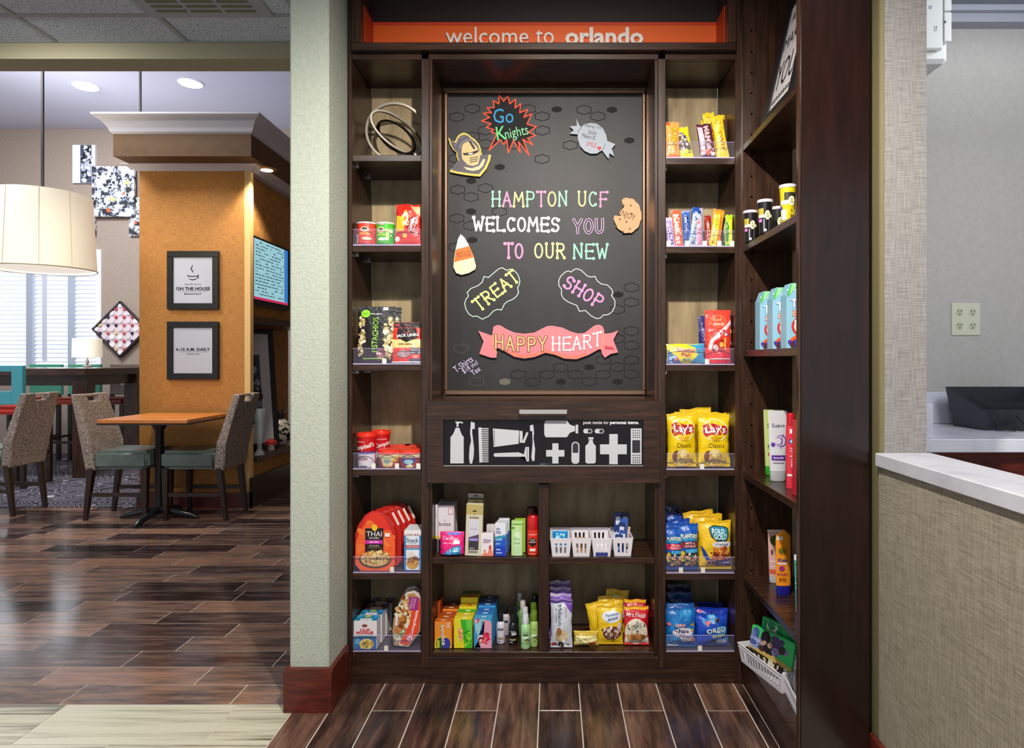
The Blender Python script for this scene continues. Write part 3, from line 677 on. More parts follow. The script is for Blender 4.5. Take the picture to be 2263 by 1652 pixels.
# bar-height table
t = thing('bar_table', 'long dark wood bar-height table on thick legs over swirled carpet', 'table', (-6.4, 7.6, 0))
bx('tabletop', t, -1.6, -0.55, 1.09, 1.48, 0.55, 1.165, WOODH, 0.003); bx('apron', t, -1.5, -0.42, 0.98, 1.4, 0.42, 1.089, WOODH)
for sx_ in (-1.5, 1.31):
    for sy_ in (-0.5, 0.36): bx('leg', t, sx_, sy_, 0.0, sx_+0.15, sy_+0.14, 1.089, WOOD)
def stool(x, y, rz, label, bc, sc_):
    t = thing('bar_stool', label, 'stool', (x, y, 0), (0, 0, rz), 'bar stools at the long table')
    mb = MB(); mb.box(-0.2, -0.2, 0.72, 0.2, 0.2, 0.80, mat(sc_, 0.3)); mb.build('seat', t, bevel=0.025, seg=3, smooth=True)
    mb = MB(); c_ = mat(bc, 0.35)
    mb.box(-0.2, 0.17, 0.82, -0.09, 0.22, 1.2, c_).box(0.09, 0.17, 0.82, 0.2, 0.22, 1.2, c_).box(-0.09, 0.17, 0.82, 0.09, 0.22, 0.95, c_).box(-0.09, 0.17, 1.14, 0.09, 0.22, 1.2, c_); mb.build('backrest', t, bevel=0.004)
    for a in (-1, 1):
        for b in (-1, 1): bx('leg', t, a*0.17-0.02, b*0.17-0.02, 0, a*0.17+0.02, b*0.17+0.02, 0.719 if b < 0 else 0.83, LEG)
    mb = MB(); mb.box(-0.15, -0.18, 0.25, 0.15, -0.16, 0.28, LEG).box(-0.15, 0.16, 0.25, 0.15, 0.18, 0.28, LEG).box(-0.18, -0.15, 0.3, -0.16, 0.15, 0.33, LEG).box(0.16, -0.15, 0.3, 0.18, 0.15, 0.33, LEG); mb.build('footrest', t)
stool(PX(40, 6.7), 6.72, PI, 'bar stool with teal blue open back and red seat, nearest far-left', '#3f97a8', '#c02a20')
stool(PX(135, 8.0), 8.22, 0, 'bar stool with orange seat and green back behind the long table', '#3f8a72', '#e0481c')
stool(PX(45, 8.0), 8.22, 0, 'bar stool with green back and red seat behind the teal one', '#3f8a72', '#c83018')
stool(PX(232, 8.0), 8.22, 0, 'bar stool with brown back near the dark table leg', '#5d534c', '#7a2218')
# ---------------------------------------------------------------- bookcase
YB = 2.88                                        # back panel plane
def zpx(p): return BZ(p)
BK = thing('bookcase', 'tall dark brown built-in bookcase with chalkboard and snack shelves', 'bookcase', (0, D, 0))
def bpart(name, x0, x1, y0, y1, z0, z1, mt, bev=0.0015, **k):   # x,z in world; y in world
    return bx(name, BK, x0, y0-D, z0, x1, y1-D, z1, mt, bev)
ZT = CZ
XL0, XL1 = BX(770), BX(778); XM0, XM1 = BX(931), BX(955); XN0, XN1 = BX(1447), BX(1471); XR0, XR1 = BX(1625), BX(1641)
bpart('side_panel', XL0, XL1, D, YB, 0, ZT, WOOD); bpart('side_panel', XR0, XR1, D, YB, 0, ZT, WOOD)
bpart('divider', XM0, XM1-0.012, D, YB, 0.06, zpx(118), WOOD); bpart('divider', XM1-0.0118, XM1, D+0.004, YB, 0.06, zpx(118), WOOD)
bpart('divider', XN0, XN0+0.0118, D+0.004, YB, 0.06, zpx(118), WOOD); bpart('divider', XN0+0.012, XN1, D, YB, 0.06, zpx(118), WOOD)
bpart('back_panel', XL1, XR0, YB, YB+0.015, 0.06, zpx(118), BACKP)
bpart('kick_board', XL1, XR0, D+0.002, D+0.02, 0.0, BZ(1452), WOODH)
bpart('top_rail', XL1, XR0, D, D+0.02, zpx(131), zpx(118), WOODH)
bpart('top_board', XL1, XR0, D+0.0205, YB, zpx(131), zpx(118), WOODH)
# sign niche
zq = zpx(118)
bpart('niche_ledge', BX(782), BX(1622), D-0.03, D+0.16, zq+0.0005, zpx(101), WOODH, 0.002)
bpart('niche_side', BX(782), BX(802), D-0.03, D+0.16, zpx(101)+0.0005, ZT, WOOD); bpart('niche_side', BX(1604), BX(1622), D-0.03, D+0.16, zpx(101)+0.0005, ZT, WOOD)
ys_ = D+0.137; DW = mat('#241312', 0.5)
bpart('niche_back', BX(802), BX(1604), ys_+0.004, ys_+0.02, zpx(101), ZT, DW, 0)
SIGN = thing('welcome_sign', 'orange welcome sign strip with white raised lettering above the shelves', 'sign', (0, ys_, zpx(101)+0.001))
zs1 = PZ(50, ys_); OG = mat('#f0641e', 0.45)
bx('sign_board', SIGN, BX(802)+0.001, 0, 0, BX(1604)-0.001, 0.0038, zs1-zpx(101), OG)
bx('side_board', SIGN, BX(802)+0.001, -0.13, 0, BX(802)+0.004, -0.001, zs1-zpx(101), mat('#b23a12')); bx('side_board', SIGN, BX(1604)-0.004, -0.13, 0, BX(1604)-0.001, -0.001, zs1-zpx(101), mat('#b23a12'))
bx('top_strip', SIGN, BX(802)+0.004, -0.002, zs1-zpx(101)-0.012, BX(1604)-0.004, -0.0005, zs1-zpx(101), mat('#d8401a'))
def raised(s, x0, x1, zb, zt, y0, y1, mt, b=0, parent=None, name='letters'):
    vs, fs = text2d(s, b); xc = (x0+x1)/2; w_ = x1-x0; zc = (zb+zt)/2; h_ = zt-zb; n = len(vs)
    V = [(xc+a*w_, y0, zc+c_*h_) for a, c_ in vs]+[(xc+a*w_, y1, zc+c_*h_) for a, c_ in vs]
    mb = MB(); mb.add(V, fs, mt); ed = {}
    for f in fs:
        for i in range(len(f)):
            k = (f[i], f[(i+1) % len(f)]); ed[k] = 1
    side = [(a, b2, b2+n, a+n) for (a, b2) in ed if (b2, a) not in ed]; mb.add(V, side, mt)
    return mb.build(name, parent, fix=False)
yl = ys_-0.012; WL = mat('#f4ece4', 0.5)
for s_, a, b_, top, bt, bo in (('welcome', 985, 1168, 60, 98.5, 0.0), ('to', 1184, 1224, 66, 98.5, 0.0), ('orlando', 1249, 1422, 60.5, 100.5, 0.028)):
    raised(s_, PX(a, yl), PX(b_, yl), PZ(bt, yl)-zpx(101), PZ(top, yl)-zpx(101), -0.012, -0.002, WL, bo, SIGN)
# shelves
def shelf(px0, px1, pt, pb, parent_mat=WOODH): return bpart('shelf', px0+0.0005, px1-0.0005, D+0.001, YB-0.0005, zpx(pb), zpx(pt), parent_mat)
LROW = [342, 542, 805, 1037, 1266, 1440]; RROW = [349, 545, 806, 1038, 1267, 1440]
for p in LROW: shelf(XL1, XM0, p, p+14)
for p in RROW: shelf(XN1, XR0, p, p+14)
shelf(XM1, XN0, 1440, 1452); XC0, XC1 = BX(1190), BX(1213)
shelf(XM1, XC0, 1232, 1246); shelf(XC1, XN0, 1232, 1246)
bpart('divider', XC0, XC1, D, YB-0.001, BZ(1440)+0.0005, BZ(1069), WOOD)
bpart('cross_board', XM1+0.0005, XN0-0.0005, D+0.022, YB-0.001, BZ(1068)+0.001, BZ(1056), WOODH)
bpart('cross_board', XM1+0.0005, XN0-0.0005, D+0.0, YB-0.001, BZ(893), BZ(882), WOODH)
for (a, b_, rows) in ((XL1, XM0, LROW), (XN1, XR0, RROW)):           # shelf pins
    for p in rows[:4]:
        for dy in (0.05, 0.22):
            mb = MB(); mb.box(a+0.0006, D+dy-0.006, zpx(p+14)-0.012, a+0.012, D+dy+0.006, zpx(p+14)-0.0005, STEEL); o = mb.build('shelf_pin', BK); o.location.y = -D
# drawer front
W2 = BX(1457)-BX(945); H2 = BZ(885)-BZ(1065); wx0, wx1 = PX(982, D)-BX(1201), PX(1420, D)-BX(1201); wz0, wz1 = BZ(1028)-BZ(1065), BZ(926)-BZ(1065)
fm = MB()
for a in ((-W2/2, 0, W2/2, wz0), (-W2/2, wz1, W2/2, H2), (-W2/2, wz0, wx0, wz1), (wx1, wz0, W2/2, wz1)): fm.box(a[0], 0, a[1], a[2], 0.02, a[3], WOODH)
DR = fm.build('flap_door', BK, bevel=0.0008); DR.location = (BX(1201), -0.022, BZ(1065))
bx('pane', DR, wx0, 0.010, wz0, wx1, 0.013, wz1, GLASS); bx('pane_trim', DR, wx0, 0.006, wz0, wx1, 0.009, wz0+0.003, STEEL)
hm = MB(); hm.tube([(-0.088, 0.0, 0.0), (-0.088, -0.028, 0.0), (-0.088, -0.028, 0), (0.088, -0.028, 0), (0.088, 0, 0)], 0.005, STEEL, 8); hm.box(-0.09, -0.034, -0.008, 0.09, -0.026, 0.008, STEEL)
h_ = hm.build('handle', DR); h_.location = (0, 0, BZ(907)-BZ(1065))
yd = D-0.022+0.010
def q3(x, y): return (940+x/4.27, 870+y/4.27)
def SD(u, v, off=0): p = P(u, v, yd); return (p[0]-BX(1201), 0.010-off, p[2]-BZ(1065))
def Zp(pts, c='#c2c5cc'): return ('p', [q3(*p) for p in pts], c)
def Zr(a, b, c_, d, c='#c2c5cc'): return Zp([(a, b), (c_, b), (c_, d), (a, d)], c)
DK = '#2d2830'
el = [Zp([(285, 320), (322, 320), (328, 345), (345, 385), (362, 405), (362, 655), (235, 655), (238, 405), (258, 385), (275, 350)]), Zp([(278, 255), (335, 258), (358, 272), (352, 280), (325, 272), (312, 285), (312, 312), (295, 312), (295, 285)]),
      Zp([(430, 262), (445, 262), (442, 370), (450, 430), (460, 520), (455, 600), (440, 660), (420, 655), (412, 600), (418, 500), (432, 440), (422, 370)]), Zr(440, 270, 466, 330), Zp([(500, 318), (530, 315), (540, 645), (510, 648)])]
for k in range(19): el.append(Zr(528, 322+k*17.3, 596, 331+k*17.3))
el += [Zp([(638, 325), (885, 345), (880, 470), (645, 500)]), Zp([(890, 348), (918, 350), (918, 460), (890, 460)]), Zp([(955, 358), (973, 368), (935, 465), (915, 455)]),
       Zp([(655, 558), (880, 550), (930, 570), (945, 500), (978, 500), (978, 635), (955, 635), (940, 590), (880, 592), (655, 592), (643, 575)]), Zr(958, 510, 963, 620, DK),
       Zp([(1005, 290), (1018, 290), (1026, 370), (1020, 420), (1036, 520), (1030, 630), (1010, 632), (1000, 600), (1012, 470), (1010, 370)]), Zr(988, 295, 1008, 350),
       Zp([(1135, 250), (1335, 250), (1365, 290), (1412, 305), (1412, 350), (1365, 365), (1335, 408), (1135, 408), (1122, 380), (1122, 280)]), Zr(1418, 290, 1442, 372),
       Zr(1198, 465, 1256, 655), Zr(1140, 528, 1312, 590), Zr(1735, 378, 1815, 662), Zr(1648, 475, 1900, 568),
       Zr(1538, 408, 1586, 428), Zp([(1545, 432), (1578, 432), (1585, 465), (1608, 490), (1608, 640), (1595, 655), (1525, 655), (1510, 640), (1510, 490), (1538, 465)]),
       Zr(1938, 325, 2040, 660), Zr(1952, 435, 2026, 555, DK)]
def caps(cx, cy, rx, ry, vert):
    o = []; n = 20
    for s2, c_ in ((1, '#c2c5cc'), (0.82, DK)):
        a, b2 = rx-(1-s2)*min(rx, ry)*1.6, ry-(1-s2)*min(rx, ry)*1.6; pts = []
        for k in range(n):
            t_ = 2*PI*k/n; r_ = min(a, b2); x = r_*math.cos(t_); y = r_*math.sin(t_)
            if vert: y += (b2-r_)*(1 if y > 0 else -1)
            else: x += (a-r_)*(1 if x > 0 else -1)
            pts.append((cx+x, cy+y))
        o.append(Zp(pts, c_))
    o.append(Zr(cx-rx+4, cy, cx+rx-4, cy+ry-14) if vert else Zr(cx-rx+8, cy-ry+3, cx, cy+ry-3)); return o
el += caps(1416, 555, 38, 105, True)+caps(1533, 350, 43, 22, False)+caps(1642, 350, 44, 22, False)
for y0 in (345, 367, 388, 408, 577, 600, 622, 642):
    for k in range(4): el.append(('p', [q3(1960+k*20+6*math.cos(a_*PI/3), y0+6*math.sin(a_*PI/3)) for a_ in range(6)], DK))
for k in range(9): el.append(Zr(650, 335+k*17, 656, 343+k*17, DK))
art(DR, 'printed_pictograms', el, lambda u, v, off=0: SD(u, v, off), 1, 1, clip=False)
def tpx(s, x0, y0, x1, y1, c, b=0): # text in pixel space (v grows downwards)
    vs, fs = text2d(s, b); return s, [(x0+(a+0.5)*(x1-x0), y1-(c_+0.5)*(y1-y0)) for a, c_ in vs], fs, c
def textpx(parent, name, items, S):
    mb = MB()
    for i, (s, vs, fs, c) in enumerate(items): mb.add([S(u, v, 0.0012) for u, v in vs], fs, mat(c, 0.6))
    return mb.build(name, parent, fix=False)
textpx(DR, 'printed_lettering', [tpx('peek inside for', 1289, 929, 1345, 939, '#e8e8ee'), tpx('personal items.', 1348, 929, 1412, 939, '#f4f4f8', 0.02)], SD)
# a few things lying inside the flap compartment
for i, (x, wd, h_, c_, lb) in enumerate(((1160, 36, 0.03, '#1c7a3c', 'green packet'), (1205, 26, 0.05, '#9fc3e8', 'pale blue packet'), (1265, 30, 0.03, '#2b3fd0', 'blue packet'), (1335, 20, 0.045, '#b0445a', 'pink packet'), (1382, 14, 0.035, '#19a53c', 'bright green packet'))):
    bag('toiletry_packet', lb+' lying behind the flap door glass', x-wd/2, 990, x+wd/2, D+0.03, BZ(1056), 0.02, c_, [], 'packet', 'packets behind the flap door', seed=i, H=h_, lean=0.1)
# ---------------------------------------------------------------- chalkboard
yb = YB-0.012
CB = thing('chalkboard', 'black framed chalkboard with coloured chalk welcome message in bookcase centre', 'chalkboard', (0, yb, 0))
CBM = pmat('chalkboard_slate', ['#141216', '#1f1d22', '#2a272d', '#3b373e'], (1.4, 1, 0.8), 2.2, 7, 0.55, pos=(0.3, 0.8))
x0, x1, z0, z1 = PX(986, yb), PX(1423, yb), PZ(870, yb), PZ(203, yb)
bx('slate', CB, x0, 0, z0, x1, 0.01, z1, CBM)
fw = 0.016
for a in ((x0-0.004, z0-0.004, x1+0.004, z0+fw), (x0-0.004, z1-fw*0.6, x1+0.004, z1+0.004), (x0-0.004, z0+fw, x0+fw*0.55, z1-fw*0.6), (x1-fw*0.55, z0+fw, x1+0.004, z1-fw*0.6)): bx('frame', CB, a[0], -0.02, a[1], a[2], -0.0005, a[3], BRONZE, 0.004)
def SB(u, v, off=0): p = P(u, v, yb); return (p[0], -off, p[2])
rgc = random.Random(11)
class Ink:
    def __init__(s): s.mb = MB(); s.k = 0
    def stroke(s, pts, wd, c, closed=False, off=0.0008):
        if closed: pts = pts+[pts[0]]
        mt = mat(c, 0.85)
        for (a, b) in zip(pts, pts[1:]):
            s.k += 1; o2 = off+0.000006*s.k
            dx, dy = b[0]-a[0], b[1]-a[1]; l = math.hypot(dx, dy) or 1; ux, uy = dx/l, dy/l; nx, ny = -uy*wd/2, ux*wd/2; e = wd*0.3
            q = [(a[0]+nx-ux*e, a[1]+ny-uy*e), (b[0]+nx+ux*e, b[1]+ny+uy*e), (b[0]-nx+ux*e, b[1]-ny+uy*e), (a[0]-nx-ux*e, a[1]-ny-uy*e)]
            s.mb.add([SB(x, y, o2) for x, y in q], [(0, 1, 2, 3)], mt)
    def dot(s, p, r, c, off=0.0009):
        s.k += 1; o2 = off+0.000006*s.k; s.mb.add([SB(p[0]+r*math.cos(k*PI/4), p[1]+r*math.sin(k*PI/4), o2) for k in range(8)], [tuple(range(8))], mat(c, 0.85))
def arc(cx, cy, rx, ry, a0, a1, n=9): return [(cx+rx*math.cos(math.radians(a0+(a1-a0)*k/n)), cy+ry*math.sin(math.radians(a0+(a1-a0)*k/n))) for k in range(n+1)]
LT = {'A': [[(0, 0), (.5, 1), (1, 0)], [(.22, .38), (.78, .38)]], 'C': [arc(.55, .5, .5, .5, 50, 310)], 'E': [[(1, 1), (.1, 1), (.1, 0), (1, 0)], [(.1, .52), (.85, .52)]], 'F': [[(1, 1), (.1, 1), (.1, 0)], [(.1, .5), (.8, .5)]],
      'H': [[(.05, 0), (.05, 1)], [(.95, 0), (.95, 1)], [(.05, .5), (.95, .5)]], 'L': [[(.1, 1), (.1, 0), (1, 0)]], 'M': [[(0, 0), (.12, 1), (.5, .35), (.88, 1), (1, 0)]], 'N': [[(.05, 0), (.05, 1), (.95, 0), (.95, 1)]],
      'O': [arc(.5, .5, .48, .5, 0, 360, 16)], 'P': [[(.1, 0), (.1, 1)], [(.1, 1), (.6, 1)]+arc(.6, .74, .36, .26, 90, -90, 6)+[(.1, .48)]], 'R': [[(.1, 0), (.1, 1)], [(.1, 1), (.6, 1)]+arc(.6, .75, .34, .25, 90, -90, 6)+[(.1, .5)], [(.45, .5), (1, 0)]],
      'S': [[(.92, .85)]+arc(.5, .75, .4, .25, 40, 250, 8)+arc(.5, .26, .44, .26, 80, -140, 9)], 'T': [[(0, 1), (1, 1)], [(.5, 1), (.5, 0)]], 'U': [[(.08, 1), (.08, .35)]+arc(.5, .35, .42, .35, 180, 360, 8)+[(.92, 1)]], 'W': [[(0, 1), (.25, 0), (.5, .7), (.75, 0), (1, 1)]], 'Y': [[(0, 1), (.5, .45), (1, 1)], [(.5, .45), (.5, 0)]],
      'D': [[(.1, 0), (.1, 1), (.5, 1)]+arc(.5, .5, .42, .5, 90, -90, 8)+[(.1, 0)]], 'G': [arc(.5, .5, .46, .5, 45, 320)+[(.95, .45), (.55, .45)]], 'I': [[(.5, 0), (.5, 1)]], 'J': [[(.7, 1), (.7, .25)]+arc(.4, .25, .3, .25, 0, -170, 5)], 'K': [[(.1, 0), (.1, 1)], [(.95, 1), (.1, .45), (1, 0)]], 'V': [[(0, 1), (.5, 0), (1, 1)]], '-': [[(.1, .5), (.9, .5)]], '$': [[(.92, .85)]+arc(.5, .75, .4, .25, 40, 250, 8)+arc(.5, .26, .44, .26, 80, -140, 9), [(.5, 1.1), (.5, -.1)]], '1': [[(.3, .8), (.55, 1), (.55, 0)]], '8': [arc(.5, .75, .36, .25, 0, 360, 10), arc(.5, .26, .42, .26, 0, 360, 10)], 'X': [[(0, 0), (1, 1)], [(0, 1), (1, 0)]]}
def word(ink, s, x0, ybase, x1, h, wd, cols, ang=0, dots=True, outline=None, gap=0.42, off=0.0009, curve=None, tr=0):
    """chalk word: origin (x0,ybase) px, advancing to x1 along a line tilted by ang degrees (px, downwards)"""
    n = len(s); wds = [0.5 if ch in 'I1' else (1.25 if ch in 'MW' else 1) for ch in s]; tot = sum(wds)+gap*(n-1); L = math.hypot(x1-x0, 0) if ang == 0 else (x1-x0)
    u = L/tot; ca, sa = math.cos(math.radians(ang)), math.sin(math.radians(ang)); x = 0
    for i, ch in enumerate(s):
        if ch == ' ': x += u*(1+gap); continue
        c = cols[i % len(cols)]; lw = wds[i]*u; jit = rgc.uniform(-0.03, 0.03)*h
        def mp(p):
            X = x+p[0]*lw; Y = -(p[1]*h)+jit+(curve(X/L) if curve else 0); return (x0+X*ca-Y*sa, ybase+X*sa+Y*ca)
        for ln in LT[ch]:
            q = [mp(p) for p in ln]
            if outline: ink.stroke(q, wd*1.9, c, off=off); ink.stroke(q, wd*0.9, outline, off=off+0.0008)
            else: ink.stroke(q, wd, c, off=off)
            if dots and ch != 'O':
                for e in (q[0], q[-1]):
                    ink.dot(e, wd*1.0, c, off+0.0001)
                    if outline: ink.dot(e, wd*0.55, outline, off+0.0008)
        x += lw+gap*u
MINT, PNK, YEL, WHT, LIL = '#a5dfc0', '#f09cc6', '#e2e0a0', '#f0e8ee', '#d8b8dc'
def W1(*a, **k):
    i_ = Ink(); word(i_, *a, **k); i_.mb.build('chalk_word', CB, fix=False)
W1('HAMPTON', 1088, 455, 1252, 31, 3.3, [MINT, PNK, YEL, MINT, PNK, YEL, MINT])
W1('UCF', 1278, 455, 1342, 31, 3.3, [YEL, MINT, PNK])
W1('WELCOMES', 1047, 510, 1235, 29, 4.3, [WHT])
W1('YOU', 1268, 514, 1333, 29, 3.2, [LIL], outline='#3a343e')
W1('TO', 1116, 570, 1155, 31, 4.0, [PNK])
W1('OUR', 1182, 570, 1247, 31, 3.6, [YEL])
W1('NEW', 1268, 571, 1342, 31, 3.6, ['#9fdcc4'])
W1('TREAT', 1060, 687, 1172, 27, 3.6, ['#dde58e'], ang=-38, gap=0.42)
W1('SHOP', 1243, 632, 1336, 27, 3.8, ['#f29ad2'], ang=31, gap=0.42)
ink = Ink()
def zc(pts, ox, oy, sc): return [(ox+x/sc, oy+y/sc) for x, y in pts]
star = zc([(665, 190), (705, 140), (725, 215), (780, 170), (775, 255), (830, 215), (820, 300), (895, 270), (860, 345), (935, 310), (890, 410), (980, 435), (905, 485), (970, 520), (895, 545), (945, 610), (850, 555), (910, 710), (810, 580), (825, 685), (760, 565), (710, 685), (695, 560), (665, 605), (635, 560), (525, 662), (600, 505), (545, 485), (570, 462), (500, 440), (545, 405), (455, 380), (530, 345), (470, 305), (550, 300), (505, 255), (575, 250), (565, 185), (620, 215), (622, 130)], 960, 180, 4.348)
ink.mb.add([SB(x, y, 0.0005) for x, y in star], [tuple(range(len(star)))], mat('#141317', 0.8)); ink.stroke(star, 2.6, '#f2583c', True)
ink.mb.build('chalk_starburst', CB, fix=False)
ink = Ink()
def cursive(txt, x0, y0, x1, y1, c, b=0.0, ang=0, off=0.0012):
    vs, fs = text2d(txt, b); cx, cy = (x0+x1)/2, (y0+y1)/2; ca, sa = math.cos(math.radians(ang)), math.sin(math.radians(ang)); o = []
    for a, d in vs:
        X, Y = a*(x1-x0), -d*(y1-y0); o.append(SB(cx+X*ca-Y*sa, cy+X*sa+Y*ca, off))
    ink.mb.add(o, fs, mat(c, 0.85))
CSV0 = cursive
def cursive(*a, **k):
    global ink
    ink = Ink(); CSV0(*a, **k); ink.mb.build('chalk_word', CB, fix=False)
cursive('Go', 1090, 240, 1135, 272, '#3f9fd6', 0.0); cursive('K', 1097, 279, 1118, 309, '#6fe08c', 0.0, -8); cursive('nights', 1116, 280, 1168, 309, '#8fd8a4', 0, -12)
cursive('T-Shirts', 1000, 797, 1047, 812, '#d9cdf0', 0, -35); cursive('$18 incl', 1020, 805, 1058, 817, '#d9cdf0', 0, -35); cursive('Tax', 1040, 813, 1062, 825, '#d9cdf0', 0, -35)
ink = Ink()
f1 = zc([(495, 320), (540, 330), (600, 280), (640, 245), (680, 232), (720, 258), (760, 247), (800, 262), (835, 300), (855, 360), (850, 400), (832, 430), (842, 480), (820, 520), (780, 550), (730, 570), (700, 595), (672, 655), (630, 648), (590, 665), (545, 715), (480, 747), (425, 715), (385, 720), (345, 695), (315, 645), (303, 590), (315, 550), (342, 515), (328, 480), (365, 440), (440, 410), (480, 375)], 960, 540, 4.526)
f2 = zc([(1370, 275), (1395, 250), (1430, 243), (1470, 260), (1530, 315), (1570, 326), (1605, 318), (1630, 365), (1670, 395), (1730, 405), (1775, 450), (1785, 490), (1770, 510), (1805, 560), (1805, 615), (1780, 670), (1740, 700), (1690, 705), (1660, 735), (1625, 742), (1570, 715), (1510, 660), (1450, 668), (1425, 610), (1340, 575), (1290, 540), (1270, 500), (1272, 450), (1245, 410), (1243, 360), (1265, 315), (1310, 275), (1340, 265)], 960, 540, 4.526)
ink.stroke(f1, 1.7, '#cfe8dc', True); ink.mb.build('chalk_border', CB, fix=False); ink = Ink(); ink.stroke(f2, 1.7, '#d8dce0', True); ink.mb.build('chalk_border', CB, fix=False)
ink = Ink(); hexo = zc([(215, 340), (365, 260), (490, 470), (365, 530), (490, 600), (210, 740), (1038, 470), (1035, 745), (1306, 612), (1438, 272), (1570, 335), (1035, 335), (900, 265), (490, 1025), (225, 1040), (353, 1110), (625, 1250), (215, 1315), (350, 1385), (760, 605), (210, 1590)], 960, 180, 4.348)
hex2 = zc([(1970, 430), (1970, 577), (1830, 650), (1970, 865), (1830, 940), (1970, 1010), (1970, 1155), (1970, 1297), (1830, 1225), (1688, 1300), (1690, 1155), (1548, 1370), (1406, 1300), (1265, 1230), (1125, 1300), (985, 1375), (838, 1300)], 960, 540, 4.526)
hexg = zc([(268, 1040), (420, 1370)], 960, 540, 4.526)
def hx(p, r=15.6, k=0.66): return [(p[0], p[1]-r*k), (p[0]+r, p[1]-r*k*0.5), (p[0]+r, p[1]+r*k*0.5), (p[0], p[1]+r*k), (p[0]-r, p[1]+r*k*0.5), (p[0]-r, p[1]-r*k*0.5)]
def HX(): ink.mb.build('hexagon', CB, fix=False)
for p in hexo+hex2: ink = Ink(); ink.stroke(hx(p), 1.7, '#0d0c0f', True, off=0.0003); HX()
for p in hexg: ink = Ink(); ink.stroke(hx(p), 1.5, '#4c4844', True, off=0.0003); HX()
for p in zc([(1175, 268), (1707, 272), (1873, 566), (628, 822), (353, 955), (352, 1248), (365, 1522)], 960, 180, 4.348)+zc([(1550, 1227), (1265, 1372), (1833, 1372), (1840, 500)], 960, 540, 4.526):
    ink = Ink(); ink.mb.add([SB(x, y, 0.0003) for x, y in hx(p, 11)], [tuple(range(6))], mat('#080709', 0.8)); HX()
ink = Ink(); ink.mb.add([SB(x, y, 0.0003) for x, y in hx(zc([(705, 1372)], 960, 540, 4.526)[0], 12)], [tuple(range(6))], mat('#6b675a', 0.8))
HX()
# wooden cut-outs fixed on the board
def cutout(name, label, outline, color, layers, th=0.006, gap=0.009):
    t = thing(name, label, 'cut-out sign', (0, yb-gap-th, 0))
    yy = yb-gap-th; n = len(outline); a = [(PX(x, yy), 0.0, PZ(y, yy)) for x, y in outline]; b = [(p[0], th, p[2]) for p in a]
    mb = MB(); mb.add(a+b, [tuple(range(n)), tuple(range(2*n-1, n-1, -1))]+[(i, i+n, (i+1) % n+n, (i+1) % n) for i in range(n)], mat(color, 0.6)); mb.build('board', t)
    cx = sum(p[0] for p in a)/n; cz = sum(p[2] for p in a)/n; bx('spacer', t, cx-0.01, th+0.0003, cz-0.01, cx+0.01, th+gap-0.0005, cz+0.01, mat('#8a7860'))
    mb = MB()
    for i, l in enumerate(layers):
        off = 0.0006+0.0003*i
        if l[0] == 'g': mb.add([(PX(x, yy), -off, PZ(y, yy)) for x, y in l[1]], [tuple(range(len(l[1])))], mat(l[2], 0.6))
        elif l[0] == 's':
            pts = l[1]; wd = l[3]
            for (p, q) in zip(pts, pts[1:]):
                dx, dy = q[0]-p[0], q[1]-p[1]; L_ = math.hypot(dx, dy) or 1; nx, ny = -dy/L_*wd/2, dx/L_*wd/2; ex, ey = dx/L_*wd*.3, dy/L_*wd*.3
                mb.add([(PX(x, yy), -off, PZ(y, yy)) for x, y in ((p[0]+nx-ex, p[1]+ny-ey), (q[0]+nx+ex, q[1]+ny+ey), (q[0]-nx+ex, q[1]-ny+ey), (p[0]-nx-ex, p[1]-ny-ey))], [(0, 1, 2, 3)], mat(l[2], 0.6))
        else:
            _, s_, x0_, y0_, x1_, y1_, c_, b_, an = l; vs, fs = text2d(s_, b_); cxx, cyy = (x0_+x1_)/2, (y0_+y1_)/2; ca, sa = math.cos(math.radians(an)), math.sin(math.radians(an))
            mb.add([(PX(cxx+(a_*(x1_-x0_))*ca+(d_*(y1_-y0_))*sa, yy), -off, PZ(cyy+(a_*(x1_-x0_))*sa-(d_*(y1_-y0_))*ca, yy)) for a_, d_ in vs], fs, mat(c_, 0.6))
    mb.build('painted_detail', t, fix=False); return t
z1_ = lambda *p: zc(list(p), 960, 180, 4.348); z2_ = lambda *p: zc(list(p), 960, 540, 4.526)
kn = z1_((130, 535), (165, 568), (195, 578), (222, 525), (250, 500), (285, 490), (325, 505), (350, 530), (395, 560), (428, 600), (445, 640), (450, 680), (462, 708), (495, 712), (520, 700), (545, 705), (535, 760), (500, 840), (440, 912), (380, 908), (300, 898), (220, 885), (148, 868), (152, 850), (190, 810), (228, 765), (212, 720), (212, 682), (180, 655), (152, 610))
kc = (sum(p[0] for p in kn)/len(kn), sum(p[1] for p in kn)/len(kn))
inner = [(kc[0]+(p[0]-kc[0])*0.9, kc[1]+(p[1]-kc[1])*0.9) for p in kn]
